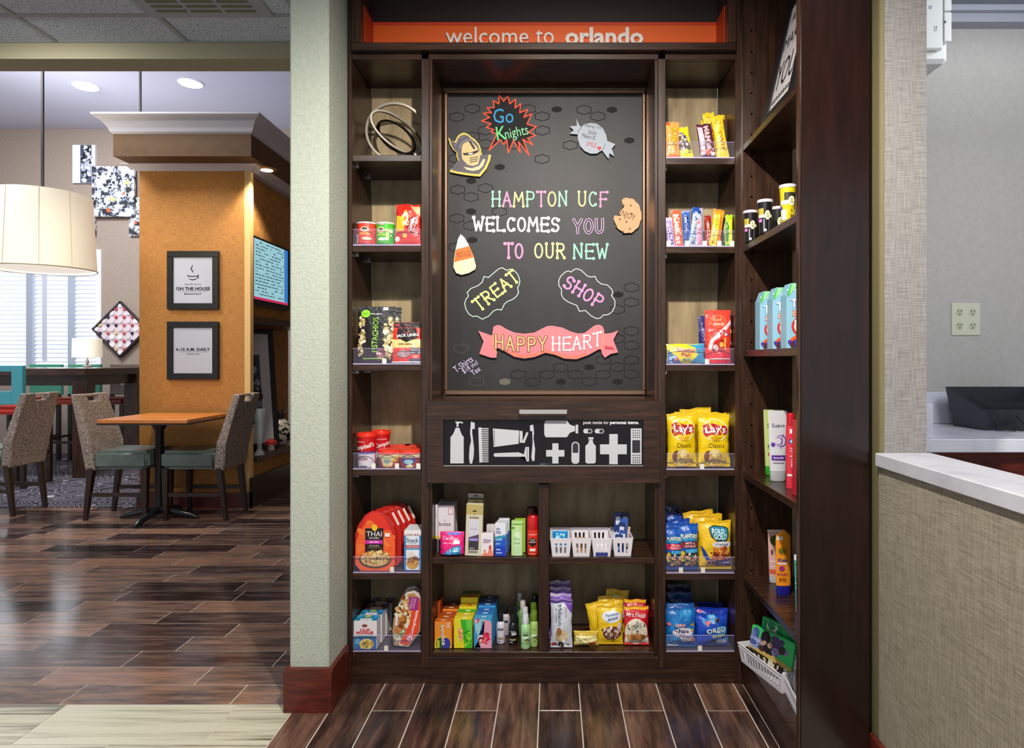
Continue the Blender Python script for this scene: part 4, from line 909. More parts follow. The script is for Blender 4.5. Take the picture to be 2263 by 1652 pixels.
cutout('helmet_cutout', 'gold and grey armoured helmet cut-out on the chalkboard left', kn, '#d8c55a', [('g', inner, '#5b5560'), ('g', z1_((275, 600), (300, 585), (330, 570), (370, 590), (405, 625), (430, 670), (442, 700), (432, 750), (420, 795), (370, 812), (320, 800), (290, 770), (268, 745), (262, 690), (262, 640)), '#d9bd84'),
    ('g', z1_((272, 688), (350, 682), (425, 655), (420, 680), (360, 708), (285, 710)), '#1d1a20'), ('g', z1_((325, 690), (372, 686), (365, 702), (330, 702)), '#e8e0d0'), ('g', z1_((325, 570), (350, 575), (385, 625), (395, 650), (375, 650), (350, 610)), '#2a262e'),
    ('s', z1_((340, 738), (420, 722)), '#3a3230', 1.5), ('s', z1_((340, 758), (418, 742)), '#3a3230', 1.5), ('s', z1_((345, 778), (412, 762)), '#3a3230', 1.5), ('g', z1_((280, 820), (360, 835), (430, 812), (470, 745), (490, 750), (470, 810), (430, 850), (370, 862), (310, 850)), '#d9c9a0'),
    ('s', z1_((240, 640), (265, 590), (320, 560), (375, 580)), '#a8a2aa', 1.6), ('s', z1_((200, 625), (232, 560), (285, 535)), '#8a8490', 1.6)])
cy_ = z1_((1395, 425), (1365, 358), (1368, 425), (1300, 430), (1340, 470), (1298, 500), (1375, 508), (1380, 560), (1400, 620), (1445, 668), (1500, 693), (1560, 692), (1610, 660), (1640, 700), (1675, 745), (1682, 688), (1728, 718), (1705, 645), (1740, 602), (1660, 570), (1650, 510), (1615, 445), (1560, 405), (1500, 398), (1440, 410), (1415, 435))
cutout('sweet_cutout', 'white wrapped-sweet cut-out with small handwritten words on chalkboard', cy_, '#a3abb8', [('t', 'Making You', 1292, 276, 1328, 284, '#3a3a48', 0, 8), ('t', 'Smile', 1300, 288, 1318, 297, '#3a3a48', 0, 8), ('t', 'Makes US', 1286, 297, 1316, 306, '#3a3a48', 0, 12), ('t', 'SMILE', 1296, 314, 1318, 324, '#c05060', 0, 12), ('g', z1_((1585, 665), (1563, 635), (1575, 622), (1585, 632), (1597, 622), (1603, 637)), '#c02030'), ('s', z1_((1415, 435), (1380, 480), (1378, 510)), '#5a6070', 1), ('s', z1_((1640, 600), (1620, 660)), '#5a6070', 1)])
rgk = random.Random(3); ck = []
for k in range(34):
    a = 2*PI*k/34; deg = math.degrees(a); r = 1+0.03*math.sin(k*2.1); x = 1385+30.5*r*math.cos(a)+2; y = 476+39*r*math.sin(a)
    if 185 < deg < 240: x, y = x+12+4*math.sin(k*2.5), y+8
    ck.append((x, y))
cutout('cookie_cutout', 'bitten brown cookie cut-out with the word ENJOY on chalkboard', ck, '#dd9e72', [('t', 'ENJOY', 1366, 468, 1404, 485, '#4a2618', 0.0, 22)]+[('g', [(x+2.2*math.cos(k*PI/3), y+2.2*math.sin(k*PI/3)) for k in range(6)], '#6a3a28') for x, y in ((1378, 453), (1394, 454), (1362, 499), (1384, 490), (1392, 505), (1370, 484), (1377, 512), (1396, 472))])
cc = [(1018, 517), (1026, 524), (1036, 541), (1046, 564), (1052, 588), (1050, 595), (1036, 603), (1020, 607), (1008, 603), (1002, 590), (1003, 574), (1007, 550), (1012, 528)]
cutout('candy_corn_cutout', 'white, orange and cream candy-corn cut-out on the chalkboard left edge', cc, '#e8e0b8', [('g', [(1018, 518), (1026, 525), (1037, 545), (1008, 551), (1012, 529)], '#e6e8ee'), ('g', [(1008, 551), (1037, 543), (1048, 568), (1003, 579)], '#e8782c'), ('t', 'INDULGE', 1009, 555, 1040, 567, '#7a2a10', 0, -10)])
bn = z2_((580, 890), (590, 822), (625, 805), (660, 808), (720, 845), (800, 880), (900, 892), (1000, 880), (1080, 838), (1130, 815), (1180, 812), (1280, 830), (1360, 868), (1430, 888), (1500, 885), (1560, 840), (1600, 810), (1645, 800), (1680, 815), (1697, 850), (1700, 892), (1770, 885), (1840, 858), (1790, 955), (1838, 1078), (1760, 1095), (1705, 1132), (1680, 1100), (1665, 1045), (1640, 1050), (1540, 1105), (1420, 1147), (1300, 1140), (1200, 1100), (1110, 1082), (1000, 1125), (900, 1140), (800, 1122), (700, 1065), (612, 1022), (625, 1080), (620, 1132), (560, 1130), (450, 1093), (492, 970), (438, 862), (580, 912))
BAN = cutout('ribbon_banner_cutout', 'pink ribbon banner cut-out with painted words across the chalkboard foot', bn, '#e0808a', [('g', z2_((700, 1065), (800, 1122), (900, 1140), (1000, 1125), (1110, 1082), (1200, 1100), (1300, 1140), (1420, 1147), (1540, 1105), (1500, 1085), (1400, 1110), (1300, 1105), (1110, 1045), (980, 1090), (880, 1100), (780, 1070)), '#ec7a68'), ('s', z2_((580, 905), (590, 1015), (625, 1080)), '#d8b04a', 1.6), ('s', z2_((1700, 892), (1680, 1010), (1665, 1045)), '#d8b04a', 1.6), ('g', z2_((1700, 1010), (1790, 1030), (1800, 1050), (1710, 1045)), '#cc3c50')])
yy = yb-0.016; YBs = yb; 
def _SBb(u, v, off=0): p = P(u, v, yy); return (p[0], -0.0008-off, p[2])
_old = SB; SB = _SBb; ink = Ink()
word(ink, 'HAPPY', 1095, 768, 1207, 30, 3.4, ['#8a4a30'], outline='#ecc890', curve=lambda t: 8*math.sin(t*2.4), off=0.0008); word(ink, 'HEART', 1221, 774, 1328, 28, 3.0, ['#f4ecee'], curve=lambda t: -12*t*t, off=0.0008)
ink.mb.build('painted_words', BAN, fix=False); SB = _old
# ---------------------------------------------------------------- corner unit at right angles to the bookcase
XF = PX(1640, D); YN = 2.0; XRr = 0.935
CU = thing('corner_shelf_unit', 'dark wood corner shelf unit at right angles with tall end panel', 'bookcase', (0, D, 0))
def cpart(name, x0, x1, y0, y1, z0, z1, mt, bev=0.0015): return bx(name, CU, x0, y0-D, z0, x1, y1-D, z1, mt, bev)
DWV = pmat('dark_lacquer', ['#150a08', '#1e0f0b', '#281410'], (4, 4, 0.5), 6, 6, 0.2, 0.04)
cpart('end_panel', XF+0.006, PX(1921, YN), YN-0.0, YN+0.02, 0, CZ, DWV); cpart('edge_strip', XF-0.001, XF+0.0055, YN-0.001, YN+0.02, 0, CZ, WOOD)
cpart('far_panel', XF+0.0005, XRr, D-0.012, D+0.01, 0, CZ, WOOD)
cpart('back_panel', XRr-0.012, XRr, YN+0.0205, D-0.0125, 0.1, CZ, BACKP)
CR = [322, 544, 774, 1041, 1268, 1444]
CS = [BZ(p) for p in CR]
for p in CR: cpart('shelf', XF+0.001, XRr-0.0125, YN+0.0205, D-0.0125, BZ(p+14), BZ(p), WOODH)
cpart('kick_board', XF+0.001, XF+0.018, YN+0.0205, D-0.0125, 0, BZ(1458)-0.001, WOODH)
for p in CR[:5]:
    for dy in (0.08, 0.5):
        mb = MB(); mb.box(XF+0.03, -0.022, BZ(p+14)-0.01, XF+0.04, -0.0125, BZ(p+14), STEEL); mb.build('shelf_pin', CU)
pm = MB()
for (px_, step) in ((1660, 28), (1668, 30)):
    for z in range(30): pm.box(XF+0.03, -0.0135, 0.2+z*0.08, XF+0.036, -0.0121, 0.206+z*0.08, mat('#120a08'))
o = pm.build('peg_holes', CU); o['kind'] = 'stuff'
# framed quote leaning on the top shelf
t = thing('framed_quote', 'black-framed white lettered print leaning on top corner shelf', 'picture', (0.768, 2.17, CS[0]+0.0065), (0, 0.225, 0))
wd, h = 0.34, 0.52; b = 0.062; mb = MB()
for a in ((0, 0, wd, b), (0, h-b, wd, h), (0, b, b, h-b), (wd-b, b, wd, h-b)): mb.box(0, a[0], a[1], 0.018, a[2], a[3], mat('#1d1b20', 0.4))
mb.build('frame', t); bx('paper', t, 0.006, b, b, 0.012, wd-b, h-b, mat('#dcd8dc'))
art(t, 'printed_lettering', [T('DO', 0.3, 0.8, 0.2, 0.04, '#222', b=0), T('WHAT', 0.62, 0.78, 0.26, 0.06, '#2a2a2e'), T('MAKES', 0.52, 0.58, 0.5, 0.1, '#2a2a2e'), T('YOU', 0.52, 0.36, 0.56, 0.2, '#2a2a2e'), T('HAPPY', 0.5, 0.19, 0.5, 0.05, '#2a2a2e')] if 0 else [T('AND', 0.42, 0.78, 0.3, 0.07, '#2a2a2e'), T('MAKE', 0.46, 0.6, 0.5, 0.09, '#2a2a2e'), T('YOU', 0.48, 0.36, 0.56, 0.2, '#2a2a2e')]+[R(0.22+0.07*k, 0.17, 0.26+0.07*k, 0.2, '#4a4a50') for k in range(8)],
    lambda u, v, off=0: (0.006-off*2, wd-u*wd, v*h), wd, h)
# ---------------------------------------------------------------- products: left column
zt = lambda p: BZ(p)+0.0025
y0 = D+0.014
def xr(a, b): return (a+b)/2
# chrome ring sculpture
t = thing('ring_sculpture', 'polished metal sculpture of crossing rings on the top left shelf', 'sculpture', (PX(876, 2.74), 2.74, BZ(342)+0.009))
def ring(nm, R_, tx, tz, r, zc_, sq=1, xo=0):
    mb = MB(); M_ = Matrix.Rotation(tz, 3, 'Z') @ Matrix.Rotation(tx, 3, 'Y'); n = 40; vs = []; fs = []
    for k in range(n):
        a = 2*PI*k/n
        for j, (dr, dy) in enumerate(((-r, -r*1.6), (r, -r*1.6), (r, r*1.6), (-r, r*1.6))):
            p = M_ @ Vector(((R_+dr)*math.cos(a), dy, (R_*sq+dr)*math.sin(a))); vs.append((p.x+xo, p.y, p.z+zc_))
    for k in range(n):
        for j in range(4): fs.append((k*4+j, k*4+(j+1) % 4, ((k+1) % n)*4+(j+1) % 4, ((k+1) % n)*4+j))
    mb.add(vs, fs, mat('#6e6963', 0.3, 1)); mb.build(nm, t, smooth=True, bevel=0)
ring('ring', 0.118, 0, 0.2, 0.0045, 0.1245); ring('ring', 0.116, 0.55, 0.45, 0.004, 0.125, 0.5, 0.0); ring('ring', 0.114, 0.62, -0.5, 0.004, 0.106, 0.42, -0.002)
tray(XL1, XM0, BZ(542)+0.0003, 'clear acrylic tray under the crisp cans, left column', ())
can('crisp_can', 'red snack can, left of the green one on left column shelf', 804.5, y0, zt(542), 0.039, [(0.96, 0), (1, 0.004), (1, 0.086)], [R(0.3, 0.03, 0.97, 0.97, '#d23a26'), E(0.52, 0.72, 0.17, 0.13, '#e8c9a8'), E(0.52, 0.76, 0.11, 0.05, '#2a1a18'), T('Pringles', 0.52, 0.52, 0.4, 0.13, '#f0c030', b=0.03), BARC(0.0, 0.12, 0.24, 0.5), R(0.3, 0.05, 0.8, 0.12, '#a82018'), E(0.6, 0.3, 0.18, 0.07, '#f0c8b0')], 'can', '#cc3522', [('lid', [(1.02, 0.0862), (1.03, 0.092), (0.95, 0.093)], '#d8cdd0', 0.3)])
can('crisp_can', 'green snack can between red can and popcorn bag', 846.5, y0, zt(542), 0.0365, [(0.96, 0), (1, 0.004), (1, 0.085)], [E(0.4, 0.7, 0.17, 0.14, '#e8c9a8'), E(0.4, 0.74, 0.11, 0.05, '#2a1a18'), T('Pringles', 0.42, 0.48, 0.42, 0.12, '#e0d040', b=0.03), B(0.7, 0.55, 0.14, 0.28, ['#c8e87a', '#e8f0c0', '#52b030'], 14, 0.08, 3), R(0.1, 0.05, 0.75, 0.12, '#1d7a1d'), E(0.45, 0.28, 0.15, 0.07, '#e8f0d8'), E(0.45, 0.97, 0.1, 0.05, '#e8a0b0')], 'can', '#45b52c', [('lid', [(1.02, 0.0852), (1.03, 0.091), (0.95, 0.092)], '#cfd6cc', 0.3)])
bag('popcorn_bag', 'red and yellow popcorn bag at the right of the crisp cans', 870, 450, 930, y0, zt(542), 0.035, '#c4231c', [G([(0.5, 1), (1, 0.95), (1, 0.66), (0.8, 0.75)], '#c9a878'), G([(0.02, 0.32), (0.35, 0.32), (0.35, 0.66), (0.02, 0.72)], '#edb52c'), R(0, 0.02, 1, 0.14, '#d83a1c'), B(0.45, 0.5, 0.2, 0.32, ['#f4e8a8', '#e8cf70', '#fff4d0', '#d8b04a'], 36, 0.07, 4), E(0.66, 0.48, 0.2, 0.2, '#8a1420'), T("Orville", 0.64, 0.5, 0.36, 0.15, '#f4f0f0', 75, b=0.02), T('Redenbacher', 0.76, 0.46, 0.32, 0.06, '#f4d0d0', 75), E(0.1, 0.13, 0.09, 0.06, '#f0d8d0')], seed=3, ry=0.02, crimp=0.04)
tray(XL1, XM0, BZ(805)+0.0003, 'clear acrylic tray under the nut and jerky bags, left column', (849,))
nuts = ['#d8c89a', '#b09a62', '#8c7a44', '#e8dcb8', '#c4b07a']
PE = [B(0.11, 0.47, 0.1, 0.36, nuts, 60, 0.045, 5), B(0.86, 0.45, 0.14, 0.38, nuts, 95, 0.05, 6), E(0.22, 0.87, 0.12, 0.07, '#8ae02a'), T('NEW', 0.22, 0.87, 0.14, 0.035, '#2a5a10'), T('Wonderful', 0.5, 0.865, 0.3, 0.025, '#e8e8e8', b=0.02), T('PISTACHIOS', 0.5, 0.49, 0.62, 0.15, '#9adf3a', 90), E(0.68, 0.15, 0.12, 0.1, '#7a3a44'), R(0.2, 0.06, 0.75, 0.075, '#a8c850'), R(0.68, 0.93, 0.82, 0.985, '#e6e6e6')]
bag('nut_pouch', 'black pistachio pouch with green lettering, front one of two', 785, 677, 869, y0, zt(805), 0.05, '#1b1620', PE, gusset=True, seed=6)
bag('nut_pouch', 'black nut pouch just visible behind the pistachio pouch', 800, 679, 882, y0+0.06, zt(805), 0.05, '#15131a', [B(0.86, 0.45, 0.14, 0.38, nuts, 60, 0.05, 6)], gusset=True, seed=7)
bag('jerky_bag', 'red and cream jerky bag with black top band beside pistachios', 862, 712, 932, y0+0.004, zt(805), 0.035, '#d8341c', [R(0, 0.86, 1, 1, '#1a0a0c'), R(0, 0.62, 1, 0.86, '#d8301c'), R(0, 0.37, 1, 0.57, '#e6cd86'), T('100', 0.15, 0.925, 0.22, 0.06, '#d8304a', b=0.03), T('calories', 0.5, 0.93, 0.22, 0.03, '#c04050'), G([(0.2, 0.85), (0.78, 0.85), (0.86, 0.62), (0.5, 0.5), (0.16, 0.62)], '#1a0d12'), G([(0.38, 0.77), (0.5, 0.71), (0.62, 0.79), (0.5, 0.74)], '#d8203a'), T('JACK LINKS', 0.52, 0.665, 0.72, 0.09, '#f2f2f2', 4, b=0.03), T('ORIGINAL', 0.52, 0.455, 0.56, 0.055, '#4a2a1a', b=0.02), E(0.42, 0.22, 0.22, 0.09, '#a88a94'), R(0.62, 0.22, 0.99, 0.36, '#4a4656'), T('16g PRO', 0.8, 0.31, 0.32, 0.035, '#f4f4f4', b=0.02), T('100 cal', 0.8, 0.25, 0.3, 0.035, '#f4f4f4', b=0.02), R(0.6, 0.03, 0.99, 0.1, '#4a5070'), R(0.0, 0.0, 1, 0.03, '#f0f0f0')], gusset=True, seed=8)
tray(XL1, XM0, BZ(1037)+0.0003, 'clear acrylic tray under the soup cups, left column', (825, 877, 925))
def soup(lb, px, y, zb, rz=0):
    return can('soup_cup', lb, px, y, zb, 0.0395, [(0.84, 0), (0.86, 0.004), (0.97, 0.118)], [R(0, 0, 1, 0.5, '#dfd6e2'), R(0, 0.45, 1, 0.53, '#3a3f8c'), T("Campbell's", 0.45, 0.68, 0.9, 0.2, '#f4e8e8', 12, b=0.02, sh=0.3), T('Slow Kettle', 0.3, 0.86, 0.4, 0.05, '#f4e0e0'), T('CHICKEN', 0.36, 0.3, 0.52, 0.1, '#7a2a4c', b=0.03), T('NOODLE', 0.32, 0.38, 0.4, 0.05, '#7a2a4c'), R(0.3, 0.02, 0.6, 0.07, '#5a5a80')], 'soup', '#c2141a', [('lid', [(1.02, 0.1182), (1.04, 0.127), (0.98, 0.133), (0.9, 0.13)], '#e2301f', 0.25)], rz=rz, art_h=1)
soup('red and white soup cup with red lid, front left of the soups', 805, y0, zt(1037))
soup('red soup cup standing behind the front soup cup', 836, y0+0.09, zt(1037), 0.9)
def bowl(lb, px, y, zb, c2, el):
    return can('noodle_bowl', lb, px, y, zb, 0.046, [(0.84, 0), (0.86, 0.003), (1.0, 0.052)], [R(0, 0.75, 1, 1, '#f0e0b0')]+el, 'bowl', c2, [('lid', [(1.04, 0.0523), (1.06, 0.06), (1.02, 0.068), (0.9, 0.07)], '#e83c26', 0.25)])
EL1 = [R(0, 0, 1, 0.75, '#a82818'), G([(0.25, 0.9), (0.75, 0.9), (0.68, 0.1), (0.34, 0.1)], '#e8dcae'), T('RAVIOLI', 0.5, 0.76, 0.4, 0.13, '#3c7a3a', b=0.03), E(0.5, 0.5, 0.13, 0.18, '#8aa094'), B(0.78, 0.5, 0.1, 0.3, ['#d8c840', '#e8a030', '#c03020'], 12, 0.06, 2), E(0.5, 0.13, 0.1, 0.1, '#d8b050')]
EL2 = [R(0, 0, 1, 0.75, '#b42c24'), G([(0.2, 0.7), (0.8, 0.7), (0.62, 0.15), (0.38, 0.15)], '#2c3f8c'), T('MICRO', 0.5, 0.82, 0.4, 0.12, '#3c6a4a', b=0.03), E(0.5, 0.45, 0.17, 0.17, '#9fd0dc'), B(0.5, 0.12, 0.15, 0.1, ['#e8d890', '#f4e8c0'], 10, 0.05, 2)]
bowl('small red-lidded pasta bowl in the middle of the soup shelf, front', 855, y0, zt(1037), '#b8301c', EL1); bowl('small red-lidded pasta bowl at right end of soup shelf, blue emblem', 902, y0, zt(1037), '#b8301c', EL2)
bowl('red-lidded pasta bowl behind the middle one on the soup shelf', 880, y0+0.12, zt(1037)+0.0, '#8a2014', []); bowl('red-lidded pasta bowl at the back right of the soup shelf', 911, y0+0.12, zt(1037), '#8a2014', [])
tray(XL1, XM0, BZ(1266)+0.0003, 'clear acrylic tray under the noodle trays, left column', (866,))
def thai(k, x, y, full):
    W, H, dp = 0.158, 0.232, 0.02; t = thing('noodle_tray_pack', full, 'food pack', (x, y+dp/2, zt(1266)), (-0.03, 0, 0), 'orange noodle packs' if k else None)
    ol = [(-0.36, 0), (0.36, 0), (0.5, 0.13), (0.5, 0.62), (0.42, 0.78), (0.24, 0.95), (0.1, 1), (-0.12, 1), (-0.26, 0.94), (-0.44, 0.76), (-0.5, 0.62), (-0.5, 0.13)]
    MB().prism([(a*W, c*H) for a, c in ol], -dp/2, dp/2, mat('#c4241a', 0.35)).build('carton', t, bevel=0.001)
    S = lambda u, v, off=0: ((u-0.5)*W, -dp/2-off, v*H)
    el = [G([(0.5+a*0.97, 0.01+c*0.75) for a, c in ol[:4]]+[(0.88, 0.68), (0.12, 0.68)]+[(0.5+a*0.97, 0.01+c*0.75) for a, c in ol[10:]], '#f0622a'), G([(0.12, 0.68), (0.88, 0.68), (0.72, 0.9), (0.6, 0.985), (0.4, 0.985), (0.26, 0.9)], '#e0321e'), B(0.5, 0.45, 0.46, 0.38, ['#f0622a', '#f27a30', '#ee5626'], 40, 0.1, 4), R(0.25, 0.28, 0.7, 0.72, '#1c1016'), E(0.48, 0.73, 0.07, 0.055, '#f0c020'), T('THAI', 0.47, 0.625, 0.38, 0.085, '#f2ecec', 0, 0.0), T('KITCHEN', 0.47, 0.555, 0.24, 0.025, '#e8e0d8', b=0.02), R(0.25, 0.46, 0.68, 0.52, '#d02ab0'), T('pad thai', 0.47, 0.49, 0.22, 0.035, '#f8e0f4', b=0.03), T('rice noodles', 0.47, 0.43, 0.24, 0.018, '#f0d8e0', b=0.02), T('microwaveable meal', 0.47, 0.4, 0.3, 0.015, '#d8b850'), E(0.5, 0.2, 0.4, 0.15, '#5a3020'), E(0.5, 0.215, 0.36, 0.13, '#e0c080'), B(0.5, 0.23, 0.34, 0.13, ['#e8c878', '#f2e0a8', '#c08038', '#7a4a24', '#a8b050', '#e09a50'], 110, 0.035, 9), R(0.74, 0.58, 0.86, 0.64, '#f0e8e8')]
    if k == 0: art(t, 'front_print', el, S, W, H)
    else: art(t, 'front_print', [R(0.3, 0.9, 0.68, 0.93, '#8a1420'), T('RICE NOODLES', 0.5, 0.955, 0.3, 0.012, '#f0d8d8'), G([(0.76, 0.93), (0.8, 0.96), (0.96, 0.75), (0.92, 0.72)], '#f0d8d0')], S, W, H)
    mb = MB(); mb.prism([(a*W*0.9, c*H*0.6-0.0) for a, c in ((-0.36, 0.02), (0.36, 0.02), (0.5, 0.2), (-0.5, 0.2))], dp/2+0.0003, dp/2+0.012, mat('#d8d6e0', 0.3)); mb.build('plastic_bowl', t)
for k in range(5):
    nm = ['orange pad thai noodle pack with noodle photo, frontmost of the stack', 'orange noodle pack, second in the stack on the left column', 'orange noodle pack, third in the stack on the left column', 'orange noodle pack, fourth in the stack on the left column', 'orange noodle pack at the very back of the stack'][k]
    thai(k, PX(829, y0)+0.013*k, y0+0.04*k*0.95, nm)
carton('snack_box', 'white and blue snack cracker box at right of noodle packs', 893, 1172, 931, y0, zt(1266), 0.1, '#e4ecf6', [R(0, 0, 0.12, 0.88, '#2f86cc'), R(0.88, 0, 1, 0.88, '#2f86cc'), R(0.1, 0.9, 0.9, 0.99, '#f0e8ea'), T('HONEY MAID', 0.5, 0.89, 0.8, 0.05, '#a04a50', b=0.03), T('Snack', 0.5, 0.76, 0.7, 0.11, '#3a4a6c', b=0.02), T('CRACKERS', 0.5, 0.68, 0.5, 0.03, '#667'), R(0.08, 0.57, 0.9, 0.64, '#b0303c'), T('COFFEE CRUMBLE', 0.5, 0.605, 0.7, 0.03, '#f8e0e0', b=0.02), R(0.0, 0.53, 1, 0.56, '#2f86cc'), E(0.42, 0.42, 0.2, 0.06, '#e8d8cc'), E(0.5, 0.2, 0.36, 0.15, '#c8a040'), B(0.5, 0.24, 0.3, 0.12, ['#d8902c', '#a05a1c', '#e8b048', '#8a4a18'], 26, 0.11, 3), R(0, 0, 1, 0.03, '#3a3a8a')], 'x' and '#d8dfe8')
tray(XL1, XM0, BZ(1440)+0.0003, 'clear acrylic tray under the noodle cartons, bottom left', (853,))
CN = [T('CUP', 0.5, 0.68, 0.45, 0.09, '#c8333a', b=0.05), T('NOODLES', 0.48, 0.585, 0.75, 0.11, '#c8333a', b=0.06), E(0.48, 0.83, 0.12, 0.05, '#8a4040'), R(0, 0.48, 1, 0.53, '#e8eef4'), R(0.02, 0.0, 0.98, 0.46, '#1f6fae'), R(0.16, 0.43, 0.84, 0.475, '#2a8a9c'), E(0.17, 0.28, 0.12, 0.1, '#5aa8e0'), E(0.56, 0.2, 0.3, 0.18, '#ecd890'), B(0.56, 0.19, 0.26, 0.15, ['#e0b030', '#f2d85a', '#c89020', '#e8c84a', '#3a6a2a'], 40, 0.07, 8), R(0, 0, 1, 0.03, '#4a4aa8')]
for k in range(4):
    lb = ['white and blue noodle cup carton, front of the bottom left row', 'blue-topped noodle carton, second in the bottom left row', 'dark red-topped noodle carton, third in the bottom left row', 'noodle carton at back of the bottom left row'][k]
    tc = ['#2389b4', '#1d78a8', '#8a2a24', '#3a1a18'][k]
    carton('noodle_carton', lb, 778, 1373, 830, y0+0.062*k, zt(1440), 0.058, '#e9e4ea', CN if k == 0 else [], cat='noodle carton', group='noodle cartons in a row', xc=PX(807, y0)+0.004*k, W=0.091, H=0.112, topel=[R(0, 0, 1, 1, tc), R(0.25, 0.02, 0.75, 0.4, '#ece8ec'), T('CUP', 0.5, 0.22, 0.3, 0.25, '#c8505a'), E(0.5, 0.75, 0.14, 0.2, '#b8c860'), E(0.15, 0.7, 0.1, 0.15, '#4aa8e8'), E(0.85, 0.7, 0.1, 0.15, '#4aa8e8')])
# oval meal bowl carton
def meal(lb, x, y, full, xo=0):
    W, H = 0.108, 0.216; t = thing('meal_bowl_pack', lb, 'food pack', (x, y+0.018, zt(1440)+0.0075), (-0.03, 0.09, 0)); ol = [(-0.4, 0), (0.14, -0.01), (0.5, 0.28), (0.5, 0.62), (0.42, 0.9), (0.15, 1.0), (-0.14, 0.95), (-0.36, 0.72), (-0.5, 0.45), (-0.5, 0.25)]
    MB().prism([(a*W, c*H) for a, c in ol], -0.018, 0.018, mat('#d8c8c0', 0.35)).build('carton', t, bevel=0.002)
    S = lambda u, v, off=0: ((u-0.5)*W, -0.018-off, v*H)
    if full: art(t, 'front_print', [G([(0.5+a*0.96, 0.02+c*0.95) for a, c in ol], '#b98a50'), B(0.35, 0.5, 0.28, 0.4, ['#e8d8a8', '#a05a24', '#d8a860', '#7a3a1c', '#dfe6d0', '#c8782c'], 60, 0.09, 12), B(0.35, 0.15, 0.24, 0.13, ['#e0e6d4', '#a8b090', '#f0ece0', '#6a7a4a'], 30, 0.08, 2), G([(0.3, 0.04), (0.62, 0.04), (0.96, 0.3), (0.97, 0.6), (0.93, 0.82), (0.66, 0.82), (0.6, 0.42)], '#e8482a'), G([(0.52, 0.66), (0.86, 0.66), (0.86, 0.9), (0.5, 0.9)], '#a02a80'), T('Compleats', 0.77, 0.42, 0.5, 0.15, '#f6e8e0', 82, b=0.02), T('HOME STYLE', 0.6, 0.78, 0.2, 0.07, '#f0c8e4', 82), T('CHICKEN', 0.7, 0.78, 0.18, 0.07, '#f0c8e4', 82), E(0.66, 0.15, 0.1, 0.05, '#f4d8f0'), T('14', 0.66, 0.15, 0.1, 0.05, '#a02a80', b=0.03), R(0.08, 0.36, 0.16, 0.55, '#e8e0e8')], S, W, H)
meal('oval meal bowl carton in orange and purple, bottom left shelf', PX(894, y0+.01), y0+0.012, True); meal('darker meal bowl carton right behind the orange and purple one', PX(898, y0+.08), y0+0.075, False)
# ---------------------------------------------------------------- centre left, upper
ZA = BZ(1232)+0.0005; yf = D+0.03
carton('tampon_box', 'white narrow box with yellow and black foot, leftmost sliver', 962, 1116, 967, yf+0.03, ZA, 0.12, '#e6dfe4', [R(0, 0.0, 1, 0.3, '#1a1a1e'), R(0, 0.3, 1, 0.36, '#e6c62a'), T('k', 0.5, 0.8, 0.3, 0.1, '#222')])
carton('tampon_box', 'tall white hygiene box with black lettering and yellow stripe', 969, 1117, 1004, yf+0.05, ZA, 0.05, '#e2dce6', [R(0, 0, 1, 0.26, '#141418'), G([(0, 0.27), (0.3, 0.27), (0, 0.34)], '#e6c62a'), T('kotex', 0.42, 0.6, 0.74, 0.09, '#33303c', b=0.01), T('U.', 0.42, 0.68, 0.14, 0.04, '#33303c'), [R(0.62, 0.8, 0.92, 0.95, '#b0404a'), R(0.65, 0.81, 0.89, 0.94, '#e8d8e2')], R(0.98, 0.3, 1, 1, '#8a2a3a')], side='#e2dce6')
carton('tampon_box', 'white hygiene box directly behind the black-lettered one', 973, 1110, 1009, yf+0.11, ZA, 0.05, '#cfc6cc', [])
bag('liner_pack', 'pink and blue liner pack lying in front of white boxes', 970, 1180, 1024, yf-0.012, ZA, 0.05, '#e8207c', [G([(0.15, 0), (0.88, 0), (0.88, 0.4), (0.6, 0.36), (0.35, 0.2)], '#2a8ac8'), T('Carefree', 0.44, 0.72, 0.66, 0.17, '#f8d8ec', -3, b=0.01), R(0.3, 0.86, 0.85, 0.97, '#6a6ad8'), T('body shape', 0.3, 0.5, 0.4, 0.07, '#f8d0e4', b=0.02), R(0.58, 0.46, 0.84, 0.62, '#f4e8f0'), T('1', 0.47, 0.17, 0.05, 0.14, '#d0f0fa', b=0.03), R(0.58, 0.13, 0.8, 0.2, '#a8dcec'), R(0.58, 0.23, 0.78, 0.3, '#a8dcec')], seed=12, crimp=0.02, gusset=True)
KT = [R(0, 0.8, 1, 1, '#b8a86a'), G([(0.35, 0.855), (0.65, 0.855), (0.6, 0.875), (0.52, 0.885), (0.4, 0.875)], '#2a2418'), T('kotex', 0.5, 0.745, 0.56, 0.05, '#3a3424', b=0.02), T('U.', 0.5, 0.8, 0.12, 0.035, '#3a3424'), R(0.2, 0.12, 0.8, 0.71, '#d8d4e4'), T('kotex', 0.5, 0.52, 0.4, 0.03, '#667'), G([(0.2, 0.36), (0.8, 0.42), (0.8, 0.3), (0.2, 0.3)], '#5a4a68'), R(0.2, 0.12, 0.8, 0.3, '#3a3840'), R(0.25, 0.29, 0.75, 0.34, '#a88ae0'), T('Super', 0.42, 0.15, 0.3, 0.025, '#e8e8f0', b=0.03), R(0.2, 0.06, 0.75, 0.1, '#8a8478')]
carton('hanging_pack', 'tall tan hygiene pack with hang slot, front of three', 1027, 1114, 1064, yf-0.01, ZA, 0.025, '#d6cfb8', KT, ry=0.035)
